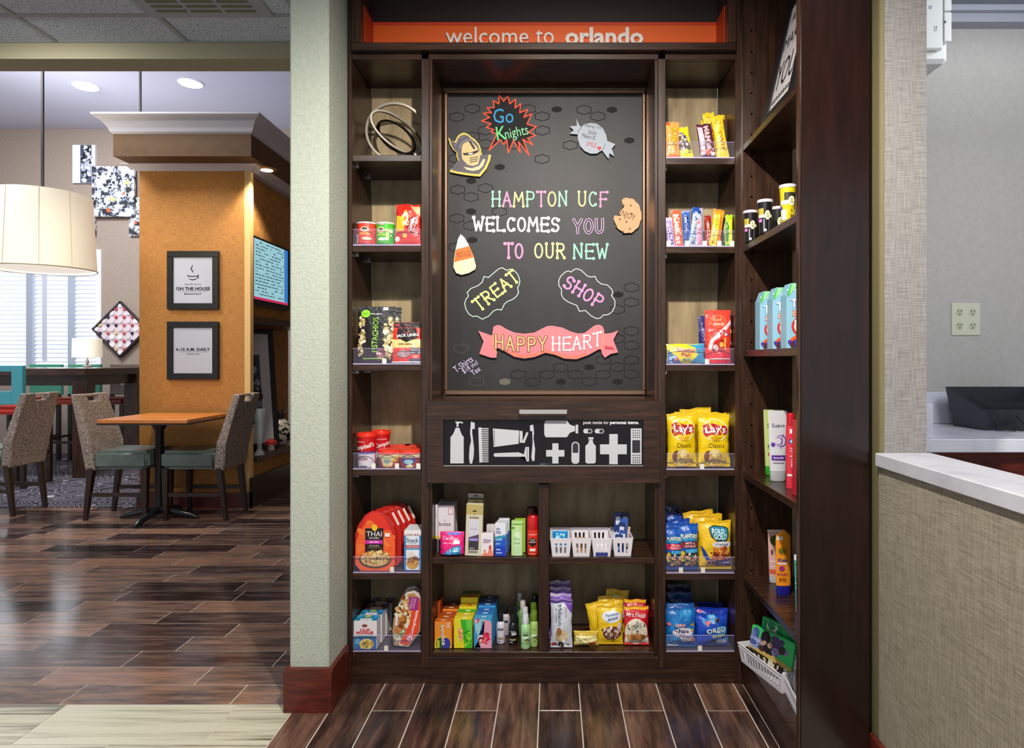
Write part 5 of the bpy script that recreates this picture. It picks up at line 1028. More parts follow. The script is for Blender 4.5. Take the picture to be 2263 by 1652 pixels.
for k in range(2):
    carton('hanging_pack', ['tall tan pack with hang slot, middle of three', 'tallest tan pack with white top, back of three'][k], 1031, [1104, 1090][k], 1064+k, yf+0.04+0.05*k, ZA, 0.03, ['#b8a670', '#a8986a'][k], [R(0, 0.92, 1, 1, ['#b0a06a', '#cfc8bc'][k]), G([(0.32, 0.95), (0.68, 0.95), (0.6, 0.965), (0.5, 0.972), (0.4, 0.965)], '#2a2418')], ry=0.03)
VI = [T('Visine', 0.48, 0.72, 0.62, 0.13, '#3c4a8c', b=0.02, sh=0.1), R(0.15, 0.6, 0.7, 0.63, '#b04a5a'), G([(0, 0), (0.3, 0.2), (0.55, 0.12), (0.72, 0.5), (0.95, 0.2), (1, 0)], '#ee8a72'), E(0.74, 0.4, 0.1, 0.1, '#d83a2c'), E(0.3, 0.24, 0.06, 0.05, '#d83a2c')]
carton('eye_drop_box', 'small white and red eye drop box, front one', 1063, 1180, 1090, yf-0.012, ZA, 0.03, '#ece6ee', VI); carton('eye_drop_box', 'white eye drop box with blue lettering, behind the front one', 1075, 1161, 1097, yf+0.06, ZA, 0.03, '#e0d8dc', VI[:2])
RN = [G([(0, 0), (1, 0), (1, 0.62), (0, 0.56)], '#1c5ccc'), R(0, 0, 1, 0.3, '#1a3ec0'), G([(0, 0.5), (1, 0.58), (1, 0.66), (0, 0.6)], '#2a9ab8'), T('re-', 0.3, 0.83, 0.36, 0.07, '#3a4a8c', b=0.02), T('nu', 0.32, 0.73, 0.4, 0.09, '#3a4a8c', b=0.02), T('multi', 0.36, 0.52, 0.56, 0.08, '#c8eaf4', b=0.02), T('plus', 0.28, 0.38, 0.4, 0.07, '#c8e0f8', b=0.02), R(0.1, 0.08, 0.65, 0.12, '#a8c0f0'), R(0.1, 0.18, 0.5, 0.22, '#a8c0f0')]
for k in range(3): carton('contact_lens_solution_box', ['blue and white lens solution box, front of three', 'lens solution box, middle of three', 'lens solution box, back of three'][k], 1094+4*k, [1157, 1153, 1147][k], 1118+4*k, yf-0.012+0.045*k, ZA, 0.032, '#e4e8f4', RN if k == 0 else RN[:1]+[G([(0, 0.0), (1, 0.0), (1, 0.55), (0, 0.5)], '#174aa8')])
BT = [R(0, 0.92, 1, 0.94, '#2a7a3a'), E(0.14, 0.82, 0.1, 0.035, '#2a8a3a'), R(0.25, 0.0, 0.85, 0.7, '#d0ecc0'), T('Biotrue', 0.5, 0.72, 0.3, 0.34, '#f0f8ec', 90, b=0.01), T('Bio', 0.5, 0.5, 0.5, 0.09, '#8ab88a', b=0.01), T('true', 0.5, 0.37, 0.52, 0.06, '#4a8a4a', b=0.01)]+[R(0.25, 0.05+0.05*k, 0.8, 0.06+0.05*k, '#9ac49a') for k in range(5)]
carton('contact_lens_solution_box', 'pale green solution box, front one beside red bottle', 1130, 1153, 1155, yf-0.008, ZA, 0.034, '#b8e08a', BT); carton('contact_lens_solution_box', 'yellow-green solution box behind the pale green one', 1137, 1149, 1161, yf+0.04, ZA, 0.034, '#a8cc3a', [R(0, 0, 1, 0.9, '#a8cc4a')])
t = can('body_wash_bottle', 'red toiletry bottle with black hexagon badge, right of green boxes', 1177, yf-0.008, ZA, 0.022, [(0.9, 0), (1, 0.006), (1, 0.094), (0.98, 0.1)], [G([(0.25, 0.62), (0.5, 0.72), (0.75, 0.62), (0.75, 0.44), (0.5, 0.34), (0.25, 0.44)], '#1a1014'), T('Old', 0.5, 0.62, 0.3, 0.06, '#f0e0e0'), T('SPICE', 0.5, 0.53, 0.4, 0.06, '#f0e0e0', b=0.02), R(0.2, 0.8, 0.8, 0.84, '#f0a090'), R(0.3, 0.18, 0.7, 0.28, '#f2e0d8'), R(0.2, 0.06, 0.7, 0.09, '#f0a090')], 'bottle', '#e03420', [('cap', [(0.99, 0.1005), (1, 0.103), (0.98, 0.148), (0.7, 0.154)], '#c0141c', 0.25)], sy=0.7)
can('body_wash_bottle', 'dark red bottle hidden behind the red toiletry bottle', 1176, yf+0.07, ZA, 0.022, [(0.9, 0), (1, 0.006), (1, 0.12)], [], 'bottle', '#7a1018', [('cap', [(0.99, 0.1205), (1, 0.13), (0.95, 0.168), (0.7, 0.172)], '#3a0c10', 0.3)], sy=0.7)
# centre left, lower: dryer sheet and detergent boxes
ZL = BZ(1440)+0.0005
BN = [E(0.5, 0.1, 0.5, 0.38, '#f2c62a', 30), E(0.36, 0.15, 0.26, 0.26, '#1c5a3a'), E(0.68, 0.16, 0.26, 0.25, '#3c3a9c'), R(0.15, 0.02, 0.3, 0.3, '#c8c820'), T('bounce', 0.5, 0.5, 0.78, 0.25, '#7a4028', -86, b=0.07), T('bounce', 0.52, 0.5, 0.76, 0.24, '#f8f0ec', -86, b=0.02), R(0.72, 0.75, 0.9, 0.98, '#e8b0a8')]
GN = [G([(0.36, 1), (1, 1), (1, 0), (0.6, 0)], '#38b428'), G([(0.66, 0.99), (1, 1), (1, 0.3), (0.8, 0.3)], '#6ad048'), B(0.72, 0.4, 0.14, 0.32, ['#1d8a1c', '#a0e030', '#60c828'], 24, 0.08, 3), T('Gain', 0.38, 0.5, 0.46, 0.3, '#f8e8c0', -84, b=0.08), T('Gain', 0.4, 0.5, 0.44, 0.28, '#f07a2c', -84, b=0.02)]
DN = [G([(0.02, 0.02), (0.4, 0.0), (0.3, 0.3), (0.1, 0.6), (0.05, 0.9), (0.5, 0.98), (0.95, 0.9), (0.97, 0.02)], '#9ad0dc'), G([(0.98, 0), (0.98, 0.8), (0.85, 0.93), (0.6, 0.95), (0.55, 0.4), (0.2, 0.3), (0.4, 0.0)], '#eaa0b8'), E(0.5, 0.3, 0.3, 0.17, '#e8e4ee'), E(0.4, 0.27, 0.18, 0.11, '#7a2430'), E(0.4, 0.25, 0.1, 0.06, '#f0b8a8'), B(0.68, 0.33, 0.16, 0.18, ['#e02c50', '#f06a80', '#c01c3c'], 16, 0.12, 5), T('Downy', 0.46, 0.68, 0.48, 0.17, '#2c3a94', 88, b=0.02), B(0.17, 0.92, 0.1, 0.06, ['#f8d0e0', '#d84a80'], 8, 0.08, 2)]
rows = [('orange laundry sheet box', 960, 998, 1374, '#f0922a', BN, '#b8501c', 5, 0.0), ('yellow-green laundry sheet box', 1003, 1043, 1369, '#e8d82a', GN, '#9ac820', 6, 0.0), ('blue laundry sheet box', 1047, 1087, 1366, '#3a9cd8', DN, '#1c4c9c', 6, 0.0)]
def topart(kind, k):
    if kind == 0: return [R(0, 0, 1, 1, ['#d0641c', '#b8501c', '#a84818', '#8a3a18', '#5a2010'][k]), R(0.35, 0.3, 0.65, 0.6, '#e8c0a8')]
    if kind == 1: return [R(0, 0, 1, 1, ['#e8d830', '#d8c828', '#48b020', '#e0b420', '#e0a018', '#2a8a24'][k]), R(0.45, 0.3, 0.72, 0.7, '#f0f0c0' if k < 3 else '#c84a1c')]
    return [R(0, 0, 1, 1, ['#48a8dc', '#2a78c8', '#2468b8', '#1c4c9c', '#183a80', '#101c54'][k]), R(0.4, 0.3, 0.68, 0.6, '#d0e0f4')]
for q, (nm, a, b_, yt_, c_, el, sc_, n, _) in enumerate(rows):
    for k in range(n):
        W = (b_-a)*(D+0.03)/F; rg5 = random.Random(k*3+q); pos = ['front', 'second', 'third', 'fourth', 'fifth', 'rearmost'][k if k < n-1 else 5]
        hgt = PZ(yt_, D+0.03)-ZL+(0.0 if k < 3 else 0.0)
        extra = 0.055 if (q == 1 and k >= 4) else (0.014*(k >= 3))
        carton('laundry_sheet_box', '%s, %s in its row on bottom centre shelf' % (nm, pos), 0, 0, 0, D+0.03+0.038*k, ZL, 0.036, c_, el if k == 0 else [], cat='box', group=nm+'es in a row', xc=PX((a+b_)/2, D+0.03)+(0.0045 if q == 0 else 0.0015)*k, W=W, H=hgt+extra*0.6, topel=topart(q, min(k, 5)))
carton('laundry_sheet_box', 'orange box at far left edge behind the orange row', 955, 1333, 966, D+0.115, ZL, 0.1, '#b84c18', [], W=0.009, xc=-0.4628)
# mini bottles
def mini(lb, px, y, c_, capc, el, h=0.085, ch=0.03, r=0.0175, caprad=0.55):
    return can('mini_bottle', lb, px, y, ZL, r, [(0.92, 0), (1, 0.004), (1, h*0.82), (0.85, h*0.93), (0.5, h)], el, 'bottle', c_, [('cap', [(caprad, h+0.0004), (caprad, h+ch), (caprad*0.9, h+ch+0.002)], capc, 0.3)])
LBL = [R(0.25, 0.62, 0.75, 0.72, '#3a3438'), T('TRES', 0.5, 0.67, 0.3, 0.05, '#eee'), R(0.25, 0.2, 0.75, 0.3, '#9a8a70'), R(0.3, 0.1, 0.5, 0.13, '#556')]
mini('white mini bottle with black cap, front left of the bottles', 1106, D+0.07, '#dcd6e6', '#17151a', LBL); mini('white mini bottle with black cap, behind the first white one', 1117, D+0.15, '#c8c2cc', '#17151a', LBL[:1])
BL = [T('TRES', 0.5, 0.6, 0.5, 0.08, '#d8d8e0', b=0.01), R(0.4, 0.45, 0.85, 0.55, '#d8d0dc'), R(0.2, 0.2, 0.8, 0.28, '#a89a70'), R(0.2, 0.1, 0.5, 0.14, '#b8b8d0')]
mini('black mini bottle with label, nearer of the two black ones', 1133, D+0.06, '#17151c', '#141217', BL); mini('black mini bottle, further of the two black ones', 1136, D+0.14, '#121016', '#141217', [])
GR = [R(0.3, 0.55, 0.75, 0.62, '#4a5a3a'), T('Simple', 0.52, 0.68, 0.4, 0.06, '#3a5a3a'), R(0.25, 0.42, 0.75, 0.5, '#e8f4e0'), B(0.6, 0.33, 0.2, 0.1, ['#2a6a2a', '#d8a060', '#3a8a3a'], 10, 0.08, 3), R(0.2, 0.24, 0.75, 0.27, '#90b890')]
mini('pale green mini bottle with white cap, frontmost of the green ones', 1161, D+0.02, '#a8d8a0', '#d8dce6', GR, 0.095, 0.034, 0.019, 0.62)
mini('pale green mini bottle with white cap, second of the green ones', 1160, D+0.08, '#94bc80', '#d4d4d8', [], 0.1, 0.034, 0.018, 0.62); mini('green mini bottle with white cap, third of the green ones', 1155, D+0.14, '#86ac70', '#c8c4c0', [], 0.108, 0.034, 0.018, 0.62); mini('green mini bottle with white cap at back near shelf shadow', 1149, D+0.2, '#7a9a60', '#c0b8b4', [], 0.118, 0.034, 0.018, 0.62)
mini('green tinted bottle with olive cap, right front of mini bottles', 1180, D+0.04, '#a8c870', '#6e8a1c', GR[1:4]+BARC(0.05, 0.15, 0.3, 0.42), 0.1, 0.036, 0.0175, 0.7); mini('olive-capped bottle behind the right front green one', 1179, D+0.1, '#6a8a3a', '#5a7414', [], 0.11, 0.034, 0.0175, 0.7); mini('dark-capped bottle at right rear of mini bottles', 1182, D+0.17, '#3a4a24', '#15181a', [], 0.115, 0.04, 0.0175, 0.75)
# ---------------------------------------------------------------- centre right, upper: four baskets
def basket(lb, px0, px1, y, zb, h, dp, group=None, slots=True, W=None, X=None, rz=0, nsl=3, tp=0.8, sl2=9, ang=0, yb_=None):
    W = W or (px1-px0)*y/F; X = PX((px0+px1)/2, y) if X is None else X; t = thing('plastic_basket', lb, 'basket', (X, yb_ or (y+dp/2), zb), (0, 0, rz), group); PW = mat('#e6e2ea', 0.35); mb = MB(); th = 0.0018
    def quadwall(p0, p1, n, b):    # wall from bottom line p0(b0,b1) to top line; slots cut as bars
        (bx0, by0), (bx1, by1) = p0; (tx0, ty0), (tx1, ty1) = p1
        def pt(s_, q): bx_, by_ = bx0+(bx1-bx0)*s_, by0+(by1-by0)*s_; tx, ty = tx0+(tx1-tx0)*s_, ty0+(ty1-ty0)*s_; return (bx_+(tx-bx_)*q, by_+(ty-by_)*q, q*h)
        def patch(s0, s1, q0, q1):
            a = [pt(s0, q0), pt(s1, q0), pt(s1, q1), pt(s0, q1)]; cx_, cy_ = 0, 0; nrm = (Vector(a[1])-Vector(a[0])).cross(Vector(a[3])-Vector(a[0])).normalized()*th; bq = [tuple(Vector(p)+nrm) for p in a]
            mb.add(a+bq, [(0, 1, 2, 3), (7, 6, 5, 4), (0, 4, 5, 1), (1, 5, 6, 2), (2, 6, 7, 3), (3, 7, 4, 0)], PW)
        patch(0, 1, 0, 0.2); patch(0, 1, 0.74, 1)
        e = b; w_ = (1-2*e)/(2*n-1); patch(0, e, 0.2, 0.74); patch(1-e, 1, 0.2, 0.74)
        for k in range(n-1): s0 = e+w_*(2*k+1); patch(s0, s0+w_, 0.2, 0.74)
    bw, bd, tw, td = W*tp/2, dp*0.94/2, W/2, dp/2
    quadwall(((-bw, -bd), (bw, -bd)), ((-tw, -td), (tw, -td)), nsl, 0.2 if nsl < 5 else 0.08); quadwall(((bw, bd), (-bw, bd)), ((tw, td), (-tw, td)), nsl, 0.2 if nsl < 5 else 0.08)
    quadwall(((bw, -bd), (bw, bd)), ((tw, -td), (tw, td)), sl2, 0.06); quadwall(((-bw, bd), (-bw, -bd)), ((-tw, td), (-tw, -td)), sl2, 0.06)
    mb.box(-bw, -bd, 0, bw, bd, 0.002, PW); mb.build('basket_body', t, fix=False)
    rm = MB(); rm.tube([(-tw-.001, -td-.001, h), (tw+.001, -td-.001, h), (tw+.001, td+.001, h), (-tw-.001, td+.001, h)], 0.0026, PW, 6, True); rm.tube([(-tw, -td, h-0.012), (tw, -td, h-0.012), (tw, td, h-0.012), (-tw, td, h-0.012)], 0.0014, PW, 5, True); rm.build('rim', t)
    return t
bp = [(1217, 1262, 'white plastic basket holding a blue packet, leftmost of four'), (1264, 1306, 'white plastic basket with one small card, second of four'), (1309, 1352, 'white plastic basket with small blue sticker, third of four'), (1355, 1398, 'white plastic basket full of blue and red sachets, rightmost of four')]
for k, (a, b_, lb) in enumerate(bp): basket(lb, a, b_, D+0.012+0.006*(k == 3), ZA, 0.07, 0.17, 'white baskets on the centre shelf')
bag('wipes_packet', 'bright blue packet in the leftmost white basket', 1220, 1165, 1256, D+0.03, ZA+0.025, 0.03, '#1f8fd0', [B(0.5, 0.5, 0.35, 0.35, ['#7ad0f4', '#1c7cc0', '#e0f2fa'], 14, 0.1, 4)], 'packet', lean=0.5, H=0.06, seed=3)
carton('small_card', 'small beige card inside the second white basket', 1270, 1180, 1296, D+0.03, ZA+0.004, 0.02, '#c8a890', [R(0.5, 0.2, 0.85, 0.8, '#c8803a'), R(0.1, 0.3, 0.45, 0.7, '#e8e0d8')], H=0.062)
MB().box(-0.024, -0.001, 0, 0.024, 0, 0.013, mat('#2a3a8c')).build('shelf_label', None); o = bpy.data.objects['shelf_label']; o.location = (PX(1330, D+.01), D+0.013, ZA+0.003); tag(o, 'blue sticker on front of the third white basket', 'sticker')
rg6 = random.Random(5)
for k in range(9):
    c_ = ['#22387c', '#2c4a9c', '#dfe4f0', '#1c2c6c', '#2a58b0', '#d8b8a8', '#b03030', '#22387c', '#182454'][k]
    carton('sachet', 'small %s sachet standing in rightmost white basket' % ['dark blue', 'blue', 'white', 'navy', 'mid blue', 'peach', 'red', 'deep blue', 'blue-black'][k], 0, 0, 0, D+0.03+0.014*k, ZA+0.005+0.002*k, 0.005, c_, [R(0.2, 0.6, 0.8, 0.85, '#d8e0f4'), R(0.2, 0.2, 0.6, 0.4, '#7a9ae0')], cat='sachet', group='sachets in the rightmost basket', xc=PX([1366, 1374, 1362, 1369, 1378, 1383, 1386, 1371, 1379][k], D+0.03), W=0.03, H=[0.075, 0.085, 0.07, 0.105, 0.115, 0.08, 0.07, 0.125, 0.12][k], ry=rg6.uniform(-0.15, 0.2), lean=0.12)
# centre right, lower
ML = [G([(0.55, 1), (1, 1), (1, 0.72)], '#7a4ab8'), R(0, 0.93, 1, 1, '#5a3a8c'), T('Milano', 0.42, 0.69, 0.42, 0.18, '#2a2434', -88, b=0.0), T('MINT CHOCOLATE', 0.25, 0.7, 0.3, 0.05, '#445', -88), T('Pepperidge', 0.72, 0.74, 0.2, 0.07, '#b8503c', -88), E(0.5, 0.26, 0.3, 0.13, '#c8a878'), E(0.54, 0.27, 0.26, 0.11, '#e2cda4'), E(0.38, 0.34, 0.12, 0.1, '#9a6a3c'), B(0.5, 0.08, 0.3, 0.05, ['#3a2a28', '#f0f4f4'], 12, 0.1, 2), E(0.12, 0.08, 0.1, 0.03, '#c02a3a')]
for k in range(4): bag('cookie_bag', ['white and purple slim cookie bag, front of four', 'slim cookie bag with purple top, second of four', 'slim cookie bag with purple top, third of four', 'slim cookie bag with purple top, rearmost of four'][k], 0, 0, 0, D+0.02+0.04*k, ZL, 0.032, '#cfd4e4' if k == 0 else '#8a5cc4', ML if k == 0 else [R(0, 0.93, 0.5, 1, '#d8d0e8')], xc=PX(1241, D+0.02)-0.002*k, W=0.086, H=0.182+0.012*k, seed=20+k, group='slim cookie bags', rrz=0, edge='#e4def0')
bag('shortbread_pack', 'small yellow shortbread pack lying beside the cookie bags', 1268, 1401, 1324, D+0.03, ZL, 0.045, '#e0c860', [R(0.08, 0.25, 0.92, 0.75, '#f0e8a8'), T('Lorna', 0.4, 0.25, 0.35, 0.2, '#4a7a3a', b=0.02), R(0.62, 0.12, 0.88, 0.35, '#d85a3a'), T('shortbread', 0.3, 0.6, 0.4, 0.1, '#6a6a3a'), R(0, 0.78, 1, 0.95, '#c8a83a')], seed=31, crimp=0.03)
FA = [E(0.57, 0.73, 0.38, 0.15, '#e4ecf6'), T('Famous', 0.57, 0.79, 0.52, 0.08, '#2a4a9c', 6, b=0.02, sh=0.2), T('Amos', 0.6, 0.69, 0.42, 0.09, '#2a4a9c', 8, b=0.02, sh=0.2), E(0.58, 0.32, 0.36, 0.18, '#6a3a34'), B(0.58, 0.32, 0.34, 0.17, ['#e8d0b8', '#8a5444', '#f0e4d8', '#5a2c28', '#b88a70'], 40, 0.07, 6), E(0.2, 0.4, 0.04, 0.03, '#3a2a1a'), E(0.88, 0.5, 0.08, 0.09, '#d8d0e0')]
fam = [(1319, 1378, 1345, 0.0, 0.0, 'yellow cookie bag with blue oval, front of four'), (1306, 1372, 1340, 0.035, -0.15, 'yellow cookie bag tilting left behind the front one'), (1318, 1376, 1326, 0.075, 0.05, 'yellow cookie bag, third of four'), (1330, 1382, 1312, 0.11, 0.12, 'yellow cookie bag, tallest at the back')]
for k, (a, b_, yt_, dy, rr, lb) in enumerate(fam): bag('cookie_bag', lb, a, yt_, b_, D+0.045+dy, ZL, 0.04, '#ecc41e', FA if k in (0, 3) else [T('Amos', 0.72, 0.8, 0.3, 0.1, '#2a4a9c', b=0.02)], seed=40+k, ry=rr, group='yellow cookie bags', edge='#d8a818')
MF = [R(0, 0.0, 1, 0.06, '#e03a30'), E(0.48, 0.36, 0.47, 0.34, '#e8dccc', 30), R(0.02, 0.06, 0.98, 0.2, '#e8dcd4'), B(0.48, 0.48, 0.36, 0.14, ['#f2ece0', '#9aa08a', '#e8e0cc', '#5a5a48', '#d8d0b8'], 50, 0.06, 7), E(0.48, 0.24, 0.4, 0.08, '#b8864a'), B(0.5, 0.2, 0.34, 0.06, ['#a8703a', '#d8a868', '#8a5428'], 16, 0.1, 7), R(0, 0.8, 1, 0.94, '#cc1420'), R(0, 0.92, 1, 0.99, '#f0b820'), T('Mrs.Fields', 0.48, 0.8, 0.82, 0.12, '#f8e0e4', -4, b=0.01, sh=0.3)]
bag('cookie_bag', 'red and cream cookie bag, front of the right end', 1380, 1346, 1436, D+0.04, ZL, 0.04, '#d01824', MF, seed=50, edge='#e03a30'); bag('cookie_bag', 'red cookie bag with yellow top, behind the right end bag', 1381, 1331, 1430, D+0.1, ZL, 0.04, '#c81822', [R(0, 0.92, 1, 1, '#f0b820'), T('Mrs.Fields', 0.5, 0.84, 0.8, 0.1, '#f8e0e4', b=0.01, sh=0.3)], seed=51); bag('cookie_bag', 'red cookie bag squeezed against the divider, far right', 1398, 1340, 1430, D+0.2, ZL, 0.03, '#c02a22', [], seed=52, W=0.05)
# ---------------------------------------------------------------- products: right column
rt = lambda k: BZ(RROW[k])+0.0025
for k, tg in enumerate(((), (1476, 1519, 1558, 1590, 1622), (1563,), (1552,), (1505, 1554), (1547,))):
    tray(XN1, XR0, BZ(RROW[k])+0.0003, ['clear acrylic tray at top of right column', 'clear acrylic tray with price tags under the chocolate bars', 'clear acrylic tray under the fish-shaped gummies', 'clear acrylic tray under the crisp bags', 'clear acrylic tray under the peanut and pretzel bags', 'clear acrylic tray under the mini cookies, bottom right'][k], tg)
def bar(lb, x0, yt, x1, y, k, c_, el, ry=0, H=None, W=None, Tk=0.02, seed=0, grp=None, lean=0.1, edge=None, yb_=None):
    return bag('candy_bar', lb, x0, yt, x1, y, rt(k), Tk, c_, el, 'candy bar', grp, seed=seed, ry=ry, H=H, W=W, lean=lean, crimp=0.06, edge=edge, pinch=0.03)
bar('orange peanut-butter cup bar with yellow script, top right shelf', 1473, 266, 1503, y0, 0, '#f0a050', [R(0.0, 0.92, 0.3, 1, '#b84a1c'), R(0.35, 0.2, 0.8, 0.8, '#c8881c'), T("Reese's", 0.52, 0.52, 0.62, 0.36, '#7a4a10', 84, b=0.04, sh=0.1), T("Reese's", 0.52, 0.52, 0.6, 0.34, '#f4dc3c', 84, b=0.01, sh=0.1), R(0, 0.03, 1, 0.1, '#e8782c')], seed=61)
bar('yellow peanut bag with dark label, beside orange bar', 1506, 280, 1534, y0+0.01, 0, '#ecd820', [G([(0, 0.3), (0.9, 0.1), (0.9, 0.4), (0.5, 0.8), (0, 0.85)], '#5a4a3a'), B(0.4, 0.55, 0.35, 0.3, ['#e8e0e8', '#3a2a30', '#8a8a5a', '#b8a8d0'], 30, 0.1, 4), B(0.6, 0.15, 0.3, 0.1, ['#c8dc30', '#f4e83a'], 12, 0.1, 4)], ry=0.0-0.17, seed=62)
bar('brown candy packet with white lettering, top right shelf centre', 1550, 272, 1584, y0+0.004, 0, '#5a2838', [R(0.05, 0.1, 0.35, 0.9, '#c8b8c8'), T("M&M's", 0.62, 0.62, 0.6, 0.36, '#e8b8c0', -88, b=0.03), B(0.5, 0.2, 0.34, 0.1, ['#e0504a', '#f0a8a0', '#8a2a3a', '#d8d0dc'], 18, 0.13, 2), R(0.7, 0.05, 0.95, 0.14, '#e8dce0')], ry=-0.12, seed=63)
for k in range(3): bar(['tall yellow candy bag with red lettering, front of three', 'tall yellow candy bag, middle of three', 'tall yellow candy bag, back of three'][k], [1588, 1570, 1562][k], [252, 245, 262][k], [1614, 1596, 1585][k], y0+0.02+0.04*k, 0, '#ecd02a', [T('BUTTERFINGER' if 0 else 'TWIX', 0.55, 0.4, 0.5, 0.3, '#c8501c', -86, b=0.02), B(0.5, 0.75, 0.3, 0.15, ['#f0e8a0', '#d89a2c'], 10, 0.12, 4)], ry=[-0.14, -0.13, -0.1][k], seed=64+k, grp='tall yellow candy bags')
bar('dark candy bag against the right side of top shelf', 1590, 248, 1606, y0+0.1, 0, '#7a3a1c', [R(0.2, 0.9, 1, 1, '#e0b02a')], seed=68)
CB5 = [('white and purple chocolate bar, leftmost of second shelf', 1477, 480, 1493, '#cbb8ec', 'SNICKERS', '#4a3490', -0.09, 0), ('orange-red wafer bar, second from left', 1490, 463, 1511, '#e8603a', 'KitKat', '#f4e8e0', -0.06, 0.012), ('blue and silver coconut bar with dark lettering, third from left', 1512, 463, 1529, '#3c64c0', 'Almond', '#16121e', -0.03, 0.03), ('silver-blue coconut bar tilted in front, fourth from left', 1522, 470, 1539, '#a8c0dc', 'Almond Joy', '#221c28', 0.16, 0.0), ('white and pink nougat bar, fifth from left', 1540, 474, 1555, '#d0bfe2', '3 MUSKETEERS', '#d03a50', -0.06, 0.0)]
for i, (lb, a, yt_, b_, c_, tx, tc_, rr, dy) in enumerate(CB5): bar(lb, a, yt_, b_, y0+dy, 1, c_, [R(0.08, 0.05, 0.92, 0.95, c_), T(tx, 0.5, 0.46, 0.84, 0.62, tc_, -88, b=0.02, sh=0.15 if i == 0 else 0)], ry=rr, seed=70+i, edge='#d8d0e4' if i != 1 else '#c83020')
bar('blue coconut bar behind the tilted silver one', 1528, 456, 1546, y0+0.06, 1, '#1f4cae', [R(0.4, 0.3, 0.8, 0.9, '#9ab8e8')], ry=0.03, seed=75); bar('silver crinkled bar behind the nougat bar', 1536, 457, 1556, y0+0.09, 1, '#b8b4cc', [R(0.2, 0.8, 0.8, 0.95, '#4a4a8a')], seed=76); bar('dark red bar in the gap before the orange bar', 1559, 474, 1574, y0+0.07, 1, '#9a241c', [T('BITES', 0.5, 0.5, 0.5, 0.4, '#e8d8c8', -88)], seed=77)
bar('orange and yellow crisp bar leaning right, second shelf', 1567, 462, 1592, y0+0.01, 1, '#f09a28', [G([(0.1, 0), (0.6, 0), (0.6, 0.85), (0.1, 0.85)], '#f4dc30'), T('BUTTERFINGER', 0.36, 0.42, 0.72, 0.26, '#8a6a1c', 88, b=0.02), R(0.7, 0.1, 0.78, 0.8, '#c8601c')], ry=0.16, seed=78, edge='#e8701c')
bar('red-brown bar just right of the orange leaning bar', 1584, 478, 1597, y0+0.05, 1, '#a8401c', [], ry=0.1, seed=79)
bar('dark green bar behind the lime one', 1596, 476, 1610, y0+0.05, 1, '#24402a', [T('MINTS', 0.4, 0.4, 0.5, 0.3, '#b8c8a8', -88)], ry=0.03, seed=80); bar('lime and yellow bar at right end of second shelf', 1604, 473, 1620, y0, 1, '#a8cc20', [R(0.45, 0.05, 0.95, 0.85, '#ece41c'), R(0.08, 0.15, 0.4, 0.75, '#1c7a3a'), R(0.2, 0.0, 0.9, 0.06, '#3aa02c')], ry=0.03, seed=81)
bag('gummy_bag', 'yellow and blue fish gummy bag lying wide on third shelf', 1474, 761, 1560, y0, rt(2), 0.03, '#e8d42a', [G([(0.5, 1), (1, 1), (1, 0), (0.6, 0), (0.82, 0.4), (0.75, 0.8)], '#3a94c8'), G([(0, 0), (0.4, 0), (0.02, 0.7)], '#4a7ab8'), B(0.15, 0.2, 0.12, 0.16, ['#a8c8e8', '#2a4a8c', '#d05a5a'], 10, 0.05, 3), T('Swedish', 0.5, 0.66, 0.5, 0.24, '#f4f0c0', -4, b=0.06), T('Swedish', 0.5, 0.66, 0.5, 0.24, '#c83a50', -4, b=0.02), T('Fish', 0.5, 0.42, 0.26, 0.2, '#c83a50', -2, b=0.03), R(0.4, 0.12, 0.62, 0.26, '#b8c8a0'), T('MINI', 0.5, 0.19, 0.16, 0.1, '#5a7a4a', b=0.03)], seed=90, crimp=0.03, ry=-0.01)
bag('chocolate_bag', 'navy chocolate bag standing behind the red one', 1547, 698, 1600, y0+0.05, rt(2), 0.04, '#18186c', [E(0.5, 0.7, 0.3, 0.12, '#3a3aa0'), B(0.4, 0.4, 0.3, 0.25, ['#8a8ae0', '#2a2a90', '#d0d0f0'], 12, 0.08, 3)], seed=91, gusset=True)
bag('chocolate_bag', 'bright red truffle bag with white ribbon, third shelf', 1561, 685, 1619, y0+0.002, rt(2), 0.045, '#e03a28', [R(0, 0, 1, 0.2, '#d81424'), E(0.5, 0.79, 0.32, 0.115, '#f08a60'), E(0.5, 0.79, 0.3, 0.1, '#e04a2c'), T('Lindt', 0.5, 0.82, 0.3, 0.06, '#f4c898', b=0.0, sh=0.3), T('LINDOR', 0.52, 0.735, 0.42, 0.045, '#f4e4dc', b=0.02), T('MILK', 0.22, 0.62, 0.2, 0.03, '#f4e0d8', 8, b=0.02), G([(0.1, 0.25), (0.2, 0.25), (0.3, 0.42), (0.6, 0.52), (0.85, 0.64), (0.98, 0.74), (0.98, 0.82), (0.85, 0.74), (0.5, 0.58), (0.2, 0.45), (0.1, 0.35)], '#f0c8cc'), B(0.55, 0.55, 0.36, 0.07, ['#f8e8ec', '#c04050'], 14, 0.06, 3), E(0.58, 0.34, 0.26, 0.11, '#b01c18'), E(0.36, 0.29, 0.1, 0.06, '#e0c8c8'), E(0.3, 0.26, 0.07, 0.03, '#5a1c18'), E(0.6, 0.35, 0.09, 0.05, '#f0b050'), R(0.7, 0.25, 0.78, 0.48, '#e8a050'), R(0.15, 0.075, 0.92, 0.095, '#f4d0d0')], seed=92, gusset=True, lean=0.04)
carton('dark_chocolate_box', 'dark narrow box wedged at the right wall of third shelf', 1609, 697, 1617, y0+0.03, rt(2), 0.1, '#2a1420', [E(0.5, 0.82, 0.3, 0.04, '#9a8ac0'), E(0.5, 0.67, 0.4, 0.05, '#c8b070'), R(0.2, 0.4, 0.8, 0.46, '#d8c8d8')])
